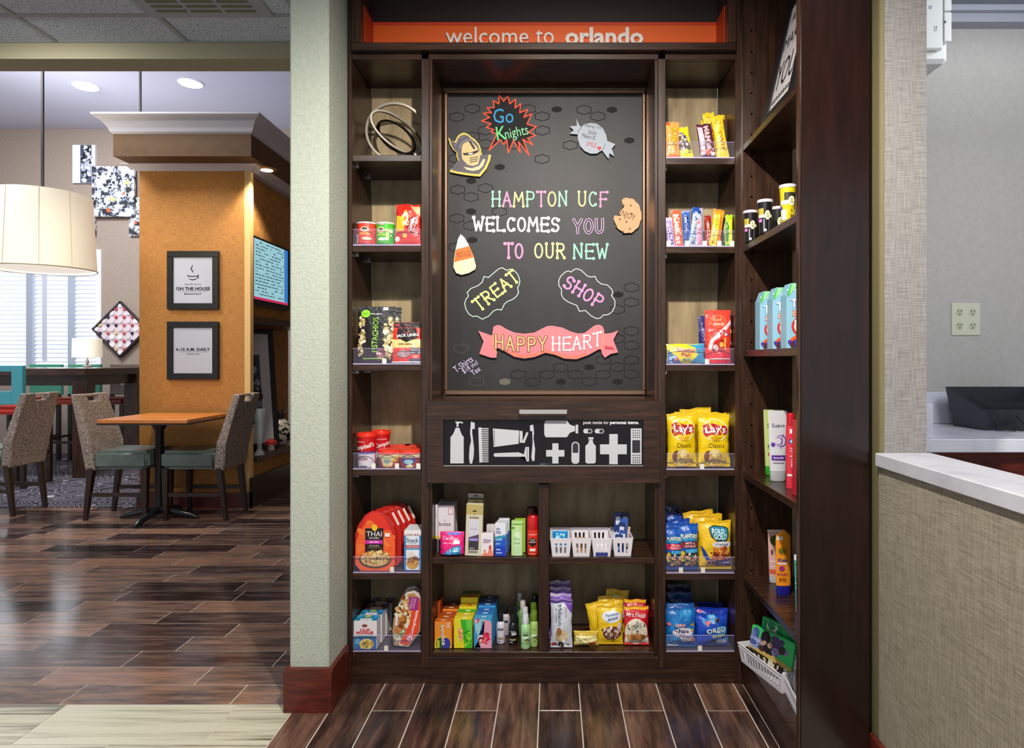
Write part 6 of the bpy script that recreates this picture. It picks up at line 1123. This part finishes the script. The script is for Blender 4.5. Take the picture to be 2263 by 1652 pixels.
LY = [E(0.52, 0.7, 0.42, 0.215, '#f2e6b8', 30), E(0.52, 0.7, 0.385, 0.195, '#f0cc28', 30), G([(0.13, 0.8), (0.3, 0.83), (0.6, 0.8), (0.85, 0.79), (0.93, 0.72), (0.9, 0.62), (0.7, 0.61), (0.4, 0.6), (0.2, 0.57), (0.13, 0.65)], '#b8242c'), T("Lay's", 0.52, 0.695, 0.68, 0.2, '#7a1c2c', 0, b=0.07), T("Lay's", 0.53, 0.7, 0.66, 0.19, '#f8e8ee', 0, b=0.03), G([(0.32, 0.57), (0.72, 0.57), (0.64, 0.5), (0.5, 0.48), (0.38, 0.51)], '#d8a818'), T('Classic', 0.54, 0.405, 0.52, 0.08, '#6a5218', 0, b=0.0), E(0.3, 0.2, 0.15, 0.11, '#7a4424', 20), E(0.5, 0.25, 0.2, 0.09, '#dccf8c'), E(0.68, 0.19, 0.18, 0.08, '#e8c040'), B(0.55, 0.13, 0.34, 0.09, ['#e8d070', '#d8a830', '#f0dc90', '#c89848'], 14, 0.16, 6)]
LAYS = [(1477, 1543, 917, 0.0, 'yellow crisp bag with red banner logo, front left of pair', 0), (1546, 1618, 919, 0.002, 'yellow crisp bag with red banner logo, front right of pair', 0), (1490, 1545, 914, 0.07, 'yellow crisp bag behind the left crisp bag', 0.04), (1520, 1590, 908, 0.12, 'yellow crisp bag at the back between the front pair', -0.12), (1552, 1612, 915, 0.07, 'yellow crisp bag behind the right crisp bag', 0.02)]
for i, (a, b_, yt_, dy, lb, rr) in enumerate(LAYS): bag('crisp_bag', lb, a, yt_, b_, y0+0.004+dy, rt(3), 0.055, '#edc914', LY if i < 2 else [], seed=100+i, ry=rr, group=None, edge='#e8c42a', rough=0.28, W=0.1 if i == 4 else None)
PL = lambda wd, c2, w1, w2: [R(0.05, 0.02, 0.95, 0.42, '#16244c'), T('PLANTERS', 0.52, 0.735, 0.86, 0.09, '#f0f0b8', 0, b=0.03), R(0.05, 0.64, 0.95, 0.685, '#1f90b4'), R(0.06, 0.48, 0.95, 0.62, c2), T(w1, 0.55, 0.585, 0.5, 0.045, '#f8d8dc', b=0.03), T(w2, 0.55, 0.52, 0.62, 0.05, '#f8d8dc', b=0.03), R(0.3, 0.38, 0.95, 0.46, '#4ab0e0'), E(0.17, 0.3, 0.12, 0.12, '#e8c030'), B(0.55, 0.22, 0.38, 0.15, ['#e8b088', '#c87848', '#f0d8b0', '#7a4028', '#d8a070', '#3a9a2c'], 44, 0.08, 6), R(0.0, 0.0, 1, 0.05, '#1c4c9c')]
PK = [(1470, 1501, 1170, 0.0, 'blue nut bag with red band, front left, cut by the stile', '#d02a4a', 'SALTED', 'PEANUTS'), (1502, 1547, 1162, 0.0, 'blue nut bag with maroon band, front middle', '#7a2430', 'NUT &', 'CHOCOLATE')]
for i, (a, b_, yt_, dy, lb, c2, w1, w2) in enumerate(PK): bag('nut_bag', lb, a, yt_, b_, y0+dy, rt(4), 0.045, '#1a5cc0', PL(1, c2, w1, w2), seed=110+i, W=0.073 if i == 0 else 0.079, xc=PX(1492, y0) if i == 0 else None, edge='#1648a0')
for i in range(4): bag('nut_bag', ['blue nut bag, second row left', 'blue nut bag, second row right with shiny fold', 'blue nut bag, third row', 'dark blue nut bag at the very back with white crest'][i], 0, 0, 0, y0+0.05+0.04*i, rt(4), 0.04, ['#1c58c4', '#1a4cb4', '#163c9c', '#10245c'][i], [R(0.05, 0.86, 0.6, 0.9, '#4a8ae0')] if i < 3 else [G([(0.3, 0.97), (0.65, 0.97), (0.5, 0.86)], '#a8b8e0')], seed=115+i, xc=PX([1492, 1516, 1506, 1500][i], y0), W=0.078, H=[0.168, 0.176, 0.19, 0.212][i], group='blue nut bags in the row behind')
PZL = [G([(0.28, 0.85), (0.45, 0.9), (0.75, 0.9), (0.9, 0.84), (0.92, 0.66), (0.86, 0.58), (0.5, 0.585), (0.34, 0.66)], '#123c3a'), G([(0.32, 0.84), (0.47, 0.875), (0.74, 0.875), (0.87, 0.825), (0.89, 0.67), (0.83, 0.605), (0.52, 0.61), (0.38, 0.68)], '#2a8cb0'), T('ROLD', 0.58, 0.79, 0.4, 0.1, '#e4f4f0', 0, b=0.03), T('GOLD', 0.64, 0.68, 0.44, 0.11, '#e4f4f0', 0, b=0.03), E(0.68, 0.52, 0.32, 0.07, '#e8e4ec'), T('tiny', 0.5, 0.525, 0.16, 0.05, '#6a6a8a'), T('twists', 0.74, 0.52, 0.28, 0.05, '#3a2a6a', b=0.02), G([(0.02, 0.5), (0.12, 0.42), (0.3, 0.22), (0.55, 0.2), (0.97, 0.24), (0.97, 0.07), (0.5, 0.08), (0.25, 0.14), (0.08, 0.3)], '#1f3f9c'), B(0.62, 0.34, 0.34, 0.12, ['#c8642c', '#8a3818', '#e89a5a', '#6a2810', '#d87838'], 44, 0.07, 5), R(0.48, 0.08, 0.97, 0.2, '#1c2c7c'), T('Original', 0.74, 0.14, 0.38, 0.08, '#f0e8f4', 3, b=0.0, sh=0.3), E(0.27, 0.15, 0.07, 0.05, '#d89a6a'), E(0.27, 0.15, 0.045, 0.032, '#1c2c7c'), E(0.4, 0.15, 0.07, 0.05, '#d89a6a'), E(0.4, 0.15, 0.045, 0.032, '#1c2c7c')]
bag('pretzel_bag', 'yellow pretzel bag with teal badge, front of the right half', 1548, 1156, 1621, y0+0.003, rt(4), 0.05, '#edc21c', PZL, seed=120, edge='#e0b018')
for i, (a, b_, yt_, dy, rr, lb) in enumerate(((1540, 1600, 1143, 0.055, -0.05, 'yellow pretzel bag, second in the row'), (1525, 1592, 1137, 0.1, -0.12, 'yellow pretzel bag, leaning left at the back'), (1570, 1590, 1140, 0.09, 0.04, 'yellow pretzel bag against the right wall'))): bag('pretzel_bag', lb, a, yt_, b_, y0+dy, rt(4), 0.04, '#e6b818', [R(0.2, 0.93, 0.8, 0.95, '#8a6a10')], seed=121+i, ry=rr, W=0.06 if i == 2 else None)
CA = [B(0.5, 0.5, 0.5, 0.5, ['#1f7cc8', '#1a62b4', '#2a94d4'], 30, 0.12, 3), E(0.55, 0.4, 0.35, 0.14, '#ece4f4'), E(0.68, 0.26, 0.22, 0.1, '#ece4f4'), T('Chips', 0.5, 0.44, 0.5, 0.12, '#3a2c5c', -6, b=0.03), T('Ahoy!', 0.62, 0.29, 0.46, 0.12, '#3a2c5c', -6, b=0.03), T('mini', 0.46, 0.6, 0.34, 0.07, '#f4d8d0', 4, b=0.06), T('mini', 0.46, 0.6, 0.34, 0.07, '#e8602c', 4, b=0.01), E(0.88, 0.6, 0.07, 0.035, '#d8a858'), E(0.86, 0.46, 0.06, 0.035, '#e0b060'), E(0.88, 0.2, 0.08, 0.04, '#d87830'), E(0.08, 0.62, 0.07, 0.04, '#e86a7a'), R(0.05, 0.03, 0.4, 0.08, '#e8f0fa')]
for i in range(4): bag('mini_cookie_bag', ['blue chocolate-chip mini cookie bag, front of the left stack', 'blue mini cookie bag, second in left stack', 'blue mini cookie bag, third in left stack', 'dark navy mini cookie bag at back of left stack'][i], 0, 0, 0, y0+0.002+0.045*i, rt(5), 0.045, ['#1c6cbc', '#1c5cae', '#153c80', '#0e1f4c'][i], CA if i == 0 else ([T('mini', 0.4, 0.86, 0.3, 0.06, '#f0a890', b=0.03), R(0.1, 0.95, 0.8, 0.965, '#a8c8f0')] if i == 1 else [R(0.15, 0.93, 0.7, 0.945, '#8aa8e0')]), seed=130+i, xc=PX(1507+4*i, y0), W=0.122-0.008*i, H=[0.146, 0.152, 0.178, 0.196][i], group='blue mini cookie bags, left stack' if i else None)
OR_ = [B(0.6, 0.5, 0.4, 0.5, ['#1f6cd0', '#38a0dc', '#1a44b0'], 26, 0.12, 4), T('OREO', 0.6, 0.53, 0.66, 0.17, '#1c2c6c', 5, b=0.08), T('OREO', 0.61, 0.535, 0.64, 0.16, '#f0f4fa', 5, b=0.03), T('mini', 0.68, 0.37, 0.4, 0.12, '#2a4a4c', 8, b=0.06), T('mini', 0.68, 0.375, 0.4, 0.12, '#c8e07a', 8, b=0.02), E(0.66, 0.83, 0.07, 0.06, '#1a1418'), E(0.5, 0.18, 0.09, 0.07, '#1a1418'), E(0.75, 0.16, 0.18, 0.09, '#c8dcf0'), G([(0.26, 0.82), (0.48, 0.82), (0.34, 0.66)], '#e86a80')]
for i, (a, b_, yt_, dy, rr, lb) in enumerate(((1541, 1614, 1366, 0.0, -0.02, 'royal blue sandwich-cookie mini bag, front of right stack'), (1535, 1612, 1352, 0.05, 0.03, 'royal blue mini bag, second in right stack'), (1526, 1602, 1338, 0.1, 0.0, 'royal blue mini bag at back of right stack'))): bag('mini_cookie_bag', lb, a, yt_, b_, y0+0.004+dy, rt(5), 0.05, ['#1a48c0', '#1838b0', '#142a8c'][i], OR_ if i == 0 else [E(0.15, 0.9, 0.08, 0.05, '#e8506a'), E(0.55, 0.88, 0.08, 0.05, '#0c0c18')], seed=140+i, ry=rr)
# ---------------------------------------------------------------- corner unit goods
def jar(lb, px, y, c_, el, r=0.026, h=0.108, grp='dark travel cups on the corner shelf'):
    X = (px-CX)*y/F; t = can('travel_cup', lb, px, y, CS[1]+0.0005, r, [(0.72, 0), (0.76, 0.004), (0.98, h)], el, 'cup', c_, [('lid', [(1.02, h+0.0004), (1.06, h+0.004), (1.04, h+0.01), (0.94, h+0.011)], '#d8cfd6', 0.3)], group=grp, rz=-0.25); return t
JE = [R(0.05, 0.6, 0.4, 0.8, '#b8a83a'), R(0.05, 0.5, 0.95, 0.6, '#d8d4c8'), E(0.62, 0.58, 0.16, 0.15, '#e8e0b8'), T('G', 0.62, 0.58, 0.12, 0.14, '#5a5a2a', b=0.02), R(0.08, 0.36, 0.3, 0.46, '#d87ad0'), R(0.4, 0.05, 0.44, 0.45, '#c8c8d0'), R(0.7, 0.1, 0.73, 0.5, '#8a8a94'), E(0.5, 0.1, 0.08, 0.04, '#e0e0ea')]
jar('black cup with white lid, leftmost on the corner shelf', 1663, 2.50, '#15131a', JE); jar('black cup with white lid, second on the corner shelf', 1696, 2.33, '#15131a', JE); jar('black cup half hidden behind the others on the corner shelf', 1724, 2.44, '#1a1d16', JE[2:4])
jar('yellow cup with white lid at the near end of corner shelf', 1747, 2.13, '#c8b414', [R(0.3, 0.55, 0.95, 0.85, '#2a2a1c'), E(0.68, 0.6, 0.18, 0.14, '#ece8b8'), T('G', 0.68, 0.6, 0.12, 0.14, '#5a5a2a', b=0.02), R(0.1, 0.5, 0.5, 0.62, '#f0f0e0'), E(0.08, 0.4, 0.1, 0.07, '#3a3a9a'), R(0.1, 0.05, 0.4, 0.35, '#e8e8e0'), B(0.7, 0.2, 0.2, 0.15, ['#5a3a14', '#e0d03a'], 8, 0.1, 3)], grp=None)
TB = [0, 0, R(0.0, 0.88, 1.0, 0.91, '#b8dcd0'), T('Ta', 0.26, 0.69, 0.34, 0.15, '#3a5a9c', b=0.07), T('Ta', 0.26, 0.69, 0.32, 0.14, '#f4f8fc', b=0.02), R(0.15, 0.49, 0.8, 0.58, '#c05a3c'), T('D', 0.22, 0.535, 0.1, 0.06, '#f4e8e0', b=0.02), E(0.46, 0.34, 0.34, 0.17, '#c83a3c'), E(0.48, 0.34, 0.29, 0.14, '#dcd8c8'), B(0.46, 0.34, 0.24, 0.11, ['#4a9a3a', '#f4f0e0', '#7a9a4a', '#2a2a2a'], 16, 0.08, 4), G([(0.04, 0.1), (0.1, 0.15), (0.36, 0.26), (0.6, 0.24), (0.5, 0.13), (0.2, 0.06)], '#ea5a24'), B(0.32, 0.06, 0.26, 0.03, ['#2a2a4c', '#4a3a9a', '#5a2a30'], 12, 0.1, 4)]
for i, (px, y) in enumerate(((1679, 2.46), (1707, 2.33), (1738, 2.2))):
    W = 0.125; X = PX(px, y)+W/2+0.001
    t = thing('tall_snack_box', ['tall light blue box, furthest of three on corner shelf', 'tall light blue box, middle of three on corner shelf', 'tall light blue box, nearest of three on corner shelf'][i], 'box', (X, y+0.03, CS[2]+0.001), (0, 0, 0), 'tall light blue boxes')
    MB().prism([(-W/2, 0), (W/2, 0), (W/2, 0.214), (-W/2+0.014, 0.214), (-W/2, 0.175)], -0.03, 0.03, mat('#8fc4de', 0.35)).build('carton', t, bevel=0.0008)
    art(t, 'front_print', [x for x in TB[2:]]+[G([(0.0, 0.83), (0.11, 0.99), (0.2, 0.99), (0.02, 0.78)], '#4ab85c'), G([(0.14, 0.995), (0.3, 0.995), (0.06, 0.8)], '#9ae0a0')], lambda u, v, off=0, W=W: ((u-0.5)*W, -0.03-off, v*0.214), W, 0.214)
tube_pack('shampoo_bottle', 'pale green bottle with darker green cap behind the white one', 1688, 906, 1722, 2.50, CS[3], '#b8c87c', '#2f9a24', [T('Suave', 0.5, 0.76, 0.5, 0.06, '#2a3a1c', b=0.01, sh=0.1), B(0.5, 0.5, 0.26, 0.12, ['#5a8a3a', '#2a5a24', '#8ab04a'], 9, 0.14, 6), R(0.25, 0.3, 0.8, 0.35, '#a83a3a')], 'bottle', caph=0.14, W=0.075, xc=PX(1688, 2.5)+0.04)
tube_pack('shampoo_bottle', 'white bottle with purple swirl label on corner shelf', 1700, 908, 1743, 2.38, CS[3], '#cfcfd8', '#b0b2b8', [T('Suave', 0.5, 0.79, 0.5, 0.055, '#3a3a48', b=0.01, sh=0.1), E(0.6, 0.57, 0.24, 0.085, '#7a4ab0'), E(0.56, 0.57, 0.21, 0.07, '#cfcfd8'), E(0.5, 0.57, 0.16, 0.055, '#8a5ac0'), E(0.47, 0.57, 0.13, 0.045, '#cfcfd8'), E(0.28, 0.52, 0.09, 0.03, '#5a2a9c'), T('professionals', 0.62, 0.57, 0.22, 0.05, '#3a2a5c', 82), R(0.2, 0.3, 0.78, 0.37, '#5a2a94'), T('lavender', 0.5, 0.335, 0.4, 0.03, '#e8e0f4', b=0.01), R(0.25, 0.26, 0.7, 0.27, '#a08aa8')], 'bottle', caph=0.14, round_top=False)
can('deodorant_can', 'slim red spray can beside the white bottle', 1751, 2.24, CS[3], 0.0155, [(0.95, 0), (1, 0.004), (1, 0.21)], [R(0.3, 0.88, 0.8, 0.95, '#f0e4e4'), R(0.25, 0.72, 0.85, 0.79, '#1c3a8c'), E(0.5, 0.755, 0.2, 0.03, '#9ad0f0'), T('max hold', 0.5, 0.5, 0.3, 0.4, '#f4e8ec', 88, b=0.02), R(0.1, 0.2, 0.9, 0.235, '#e8d8dc'), E(0.75, 0.5, 0.2, 0.12, '#c0142c')], 'spray can', '#dc3448', [('cap', [(0.86, 0.2105), (0.86, 0.25), (0.8, 0.252)], '#b81424', 0.3)])
carton('toothpaste_box', 'tall red toothpaste box at near end of corner shelf', 0, 0, 0, 2.12, CS[3], 0.035, '#c01c38', [T('Colgate', 0.5, 0.6, 0.5, 0.5, '#f0e4ec', 88, b=0.02), E(0.5, 0.82, 0.4, 0.05, '#2a3a9c'), R(0.2, 0.1, 0.6, 0.3, '#e8d8e0')], xc=PX(1759, 2.12)+0.018, W=0.036, H=0.24, rz=0.0)
tube_pack('sunscreen_tube', 'pale pink and white sun lotion tube with clear cap', 1699, 1172, 1724, 2.49, CS[4], '#d8a8a4', '#b8bcc8', [E(0.5, 0.8, 0.3, 0.1, '#3a5a24'), T('15', 0.5, 0.58, 0.5, 0.09, '#3a2a2a', b=0.02), R(0.2, 0.4, 0.9, 0.42, '#f0e0e0'), R(0.2, 0.3, 0.9, 0.32, '#f0e0e0'), R(0.1, 0.18, 0.9, 0.26, '#d05a4a'), R(0, 0.965, 1, 1, '#d8d4d4')], 'tube', caph=0.13, W=0.062, xc=PX(1698, 2.49)+0.032)
tube_pack('sunscreen_bottle', 'orange sun lotion bottle with navy cap on corner shelf', 1716, 1174, 1750, 2.36, CS[4], '#f0941c', '#22208c', [R(0.15, 0.86, 0.45, 0.92, '#f0ece0'), E(0.42, 0.69, 0.2, 0.06, '#a87a14'), T('B', 0.42, 0.69, 0.2, 0.06, '#3a5a1c', 10, b=0.02), T('Kids', 0.42, 0.55, 0.4, 0.05, '#2a3a8c', b=0.03), R(0.2, 0.48, 0.6, 0.51, '#e8d8e0'), E(0.4, 0.42, 0.12, 0.04, '#a02a8c'), T('SPORT', 0.42, 0.33, 0.5, 0.04, '#b03a5a', b=0.02), T('30', 0.42, 0.25, 0.3, 0.05, '#8a4a1c', b=0.02)], 'bottle', caph=0.15, round_top=True, wbot=0.92)
tube_pack('lotion_tube', 'slim teal and white tube at the near end of fifth corner shelf', 0, 0, 0, 2.19, CS[4], '#3aa8a4', '#c8ccd4', [R(0.0, 0.9, 1, 1, '#e8e8f0'), E(0.4, 0.83, 0.3, 0.05, '#3aa03a'), R(0.1, 0.5, 0.6, 0.52, '#e0f0f0'), R(0.1, 0.42, 0.6, 0.44, '#e0f0f0'), T('ALOE', 0.4, 0.65, 0.4, 0.06, '#e8f4f4')], 'tube', caph=0.14, W=0.055, xc=PX(1757, 2.19)+0.028, H=0.192)
# baskets at the foot
zz = CS[5]+0.0005
b1 = basket('white slotted basket of green gift packs on the lowest corner shelf', 0, 0, 2.4, zz, 0.068, 0.27, None, True, 0.145, 0.808, 0.27, 4, 0.86, 13, yb_=2.43)
b2 = basket('white basket of dark wrapped packs nearest the end panel', 0, 0, 2.1, zz, 0.068, 0.24, None, True, 0.12, 0.835, -0.1, 4, 0.86, 12, yb_=2.168)
GP = [G([(0.0, 0.0), (1, 0), (1, 0.3), (0, 0.55)], '#2a2418'), G([(0, 0.42), (1, 0.28), (1, 0.38), (0, 0.6)], '#c8a85a'), B(0.5, 0.7, 0.34, 0.2, ['#3a2428', '#8a7ab0', '#141018', '#b89080', '#4a3a6a'], 22, 0.1, 5), B(0.5, 0.24, 0.42, 0.09, ['#e8e4d8', '#d8d0b8', '#2a2418'], 26, 0.05, 8), B(0.14, 0.7, 0.14, 0.16, ['#6a7ab8', '#a8b0d8', '#4a5a98'], 10, 0.1, 6)]
def gpack(lb, x, y, zb, rz, lean, el, c_, W=0.15, H=0.16, group=None):
    t = thing('gift_pack', lb, 'pack', (x, y, zb), (-lean, 0, rz), group); MB().box(-W/2, -0.012, 0, W/2, 0.012, H, mat(c_, 0.3)).build('carton', t, bevel=0.002)
    if el: art(t, 'front_print', el, lambda u, v, off=0: ((u-0.5)*W, -0.012-off, v*H), W, H)
gpack('green gift pack with dark photo, front one in the basket', 0.786, 2.43, zz+0.004, -1.05, 0.2, GP, '#35c46a', 0.2, 0.14)
gpack('green gift pack standing behind the front one', 0.826, 2.445, zz+0.004, -1.05, 0.2, [B(0.3, 0.8, 0.2, 0.1, ['#e8e8e0', '#2a8a5a'], 8, 0.1, 4)], '#2fb862', 0.2, 0.165); gpack('teal gift pack at the back of the green-pack basket', 0.874, 2.42, zz+0.004, -1.1, 0.1, [], '#2a6a8c', 0.11, 0.12)
FOIL = pmat('crinkled_film', ['#1a1a20', '#6a6a74', '#d8dae0'], nscale=26, rough=0.2, pos=(0.35, 0.65), bump=0.4)
for i, (x, y, h_) in enumerate(((0.815, 2.19, 0.13), (0.85, 2.17, 0.15))):
    t = thing('wrapped_pack', ['crinkled clear-wrapped dark pack in near basket, front', 'crinkled clear-wrapped dark pack in near basket, behind'][i], 'pack', (x, y, zz+0.012), (0, 0.1, -PI/2+0.1*i)); mb = MB(); S, th_, ox = bagf(0.16, h_, 0.045, 9+i, False, 0.04)
    vs = [S(u/10, v/10) for v in range(11) for u in range(11)]+[(p[0], -p[1], p[2]) for p in [S(u/10, v/10) for v in range(11) for u in range(11)]]
    fs = [(j*11+k, j*11+k+1, (j+1)*11+k+1, (j+1)*11+k) for j in range(10) for k in range(10)]; fs += [(121+j*11+k, 121+(j+1)*11+k, 121+(j+1)*11+k+1, 121+j*11+k+1) for j in range(10) for k in range(10)]
    for j in range(10): fs += [(j*11, (j+1)*11, 121+(j+1)*11, 121+j*11), (j*11+10, 121+j*11+10, 121+(j+1)*11+10, (j+1)*11+10), (j, 121+j, 122+j, j+1), (110+j, 111+j, 232+j, 231+j)]
    mb.add(vs, fs, FOIL); mb.build('wrapper', t, smooth=True)
# ---------------------------------------------------------------- right side: column, half wall, desk alcove
WP = weave('linen_wallpaper', '#65615f', '#98948f'.replace('8f','92'), (0.9, 9, 40), (16, 16, 0.7), 22, 0.8, 0.62, 0.35)
WPS = weave('linen_wallpaper_side', '#696253', '#9c9484', (9, 0.9, 40), (16, 16, 0.7), 22, 0.8, 0.62, 0.35)
OLV = mat('#6a6245', 0.7)
YW = 1.98; XC = 0.967
m_ = MB(); m_.box(XC+0.012, YW, 0.977, PX(2048, YW), 2.76, CZ, WP); m_.box(XC+0.012, YW, 0, PX(2048, YW), 2.76, 0.9765, WP)
struct('wall_right_column', m_)
m_ = MB(); n = 8; prof = [(XC, 2.09)]+[(XC+0.012-0.012*math.cos(k*PI/2/n), YW+0.012-0.012*math.sin(k*PI/2/n)) for k in range(n+1)]+[(XC+0.012, 2.09)]
vs = [(x, y, z) for z in (0, CZ) for x, y in prof]; k_ = len(prof); m_.add(vs, [list(range(k_)), list(range(2*k_-1, k_-1, -1))]+[(i, (i+1) % k_, (i+1) % k_+k_, i+k_) for i in range(k_)], OLV); struct('trim_5', m_)
XH = 0.962; zc_ = PZ(1030, YW); zcap = PZ(1000, YW)
struct('wall_half', MB().box(XH, -0.8, 0, 1.10, YW-0.0005, zc_, WPS))
MB().box(XH-0.012, -0.8, zc_+0.0003, 1.115, YW-0.0008, zcap, pmat('white_quartz', ['#a8a8b4', '#b6b6c0', '#bcbcc6'], nscale=7, rough=0.25)).build('stone_counter', None, bevel=0.003); tag(bpy.data.objects['stone_counter'], 'white stone cap along the top of the papered half wall', 'counter')
struct('baseboard_right', MB().box(XH-0.016, -0.8, 0, XH-0.0005, 2.015, 0.136, WOODR))
struct('wall_office', MB().box(1.0, 3.43, 0, 3.4, 3.55, 3.1, STUCCOG)); struct('wall_office_side', MB().box(1.105, 2.765, 0, 1.527, 3.43, 3.1, STUCCOG)); struct('wall_office_right', MB().box(3.2, -0.8, 0, 3.3, 3.43, 3.1, STUCCOG))
struct('ceiling_office', MB().box(0.9, 2.72, 3.02, 3.4, 3.55, 3.1, mat('#8f95a2', 0.8)))
struct('trim_6', MB().box(1.527, 3.36, PZ(48, 3.36), 3.2, 3.4295, PZ(24, 3.36), mat('#a4a8b4', 0.6)).box(1.527, 3.33, PZ(22, 3.33), 3.2, 3.4295, 3.02, mat('#b0b4c2', 0.6)))
QZ = pmat('grey_quartz', ['#b8bacb', '#c9cbd8', '#d2d4e0'], nscale=6, rough=0.22)
ZCt = PZ(970, 2.74)
ct = thing('desk_counter', 'white stone desk counter with splash against the grey wall', 'counter', (0, 2.74, 0))
bx('worktop', ct, 1.515, 0, ZCt-0.055, 3.19, 0.688, ZCt, QZ, 0.003); bx('backsplash', ct, 1.5605, 0.668, ZCt+0.0005, 3.19, 0.6885, PZ(866, 3.4), QZ, 0.002); bx('side_splash', ct, 1.529, 0.01, ZCt+0.0005, 1.56, 0.688, PZ(892, 2.75), QZ, 0.002)
bx('desk_cabinet', None, 1.53, 2.80, 0, 3.19, 3.42, ZCt-0.0555, WOODR, 0.002); tag(bpy.data.objects['desk_cabinet'], 'red-brown wooden cabinet under the white desk counter', 'cabinet')
# outlet
t = thing('power_outlet', 'cream double power outlet plate on the grey wall', 'outlet', (PX(2135, 3.424), 3.4295, PZ(705, 3.424))); w_ = 32*3.42/F; h_ = 36*3.42/F
bx('wall_plate', t, -w_, -0.006, -h_, w_, 0, h_, mat('#c2c4b0', 0.4), 0.003)
for a in (-0.45, 0.45):
    for c2 in (-0.42, 0.42):
        o = MB().lathe([(0.019, 0), (0.018, 0.002)], mat('#b2b6a0', 0.4), 16).build('socket', t); o.rotation_euler = (PI/2, 0, 0); o.location = (a*w_, -0.0062, c2*h_)
        sl = MB(); sl.box(-0.009, -0.0092, 0.001, -0.006, -0.0083, 0.012, BLACK).box(0.006, -0.0092, 0.001, 0.009, -0.0083, 0.012, BLACK).box(-0.003, -0.0092, -0.012, 0.003, -0.0083, -0.006, BLACK); q = sl.build('slots', t); q.location = (a*w_, 0, c2*h_)
# white wall box
t = thing('wall_cabinet_box', 'white wall-mounted plastic box with grey seams, top right', 'wall unit', (1.107, 2.18, PZ(138, 2.2))); W = PX(2096, 2.2)-1.107; wp = mat('#dfe3e4', 0.4)
bx('housing', t, 0, 0.02, 0, W, 0.3, 0.6, wp, 0.012); bx('front_cover', t, 0, 0, 0.035, W-0.028, 0.019, 0.6, wp, 0.004); bx('side_strip', t, W-0.025, 0, 0.06, W-0.001, 0.019, 0.155, wp, 0.002); bx('side_strip', t, W-0.025, 0, 0.16, W-0.001, 0.019, 0.6, wp, 0.002)
art(t, 'printed_number', [T('17', 0.72, 0.115, 0.05, 0.03, '#333a44'), E(0.88, 0.155, 0.018, 0.008, '#3a3a3a'), E(0.63, 0.24, 0.03, 0.012, '#aab')], lambda u, v, off=0: (u*W, -off, 0.035+v*0.565), W, 0.565)
# black desk tray with cables
t = thing('desk_organiser', 'black plastic desk organiser on the white counter', 'organiser', (PX(2170, 3.1), 3.08, ZCt+0.001)); BK2 = mat('#24262e', 0.4)
mb = MB(); X1 = 0.36
mb.add([(0, 0, 0), (X1, 0, 0), (X1, 0.24, 0), (0, 0.24, 0), (-0.012, -0.0, 0.095), (X1, 0, 0.095), (X1, 0.25, 0.19), (-0.035, 0.25, 0.19)], [(3, 2, 1, 0), (0, 1, 5, 4), (2, 3, 7, 6), (1, 2, 6, 5), (3, 0, 4, 7)], BK2)
mb.build('tray_body', t, fix=False); bx('divider', t, 0.0, 0.12, 0.001, X1-0.001, 0.125, 0.12, BK2)
t2 = MB(); t2.tube([(-0.02, 0.1, 0.15), (0.02, -0.02, 0.1), (0.06, -0.04, 0.03), (0.1, -0.05, 0.005), (0.16, -0.03, 0.03), (0.13, -0.02, 0.07), (0.08, -0.03, 0.05), (0.07, -0.05, 0.008), (0.13, -0.06, 0.004), (0.2, -0.03, 0.01), (0.3, -0.05, 0.004)], 0.003, BLACK, 6); t2.tube([(0.02, -0.05, 0.005), (0.05, -0.04, 0.02), (0.09, -0.05, 0.01), (0.12, -0.04, 0.03), (0.07, -0.03, 0.035), (0.04, -0.05, 0.012), (0.1, -0.06, 0.004)], 0.0035, BLACK, 6)
o = t2.build('charging_cable', None, smooth=True); o.location = t.location; tag(o, 'thin black charging cable hanging over the desk organiser', 'cable')
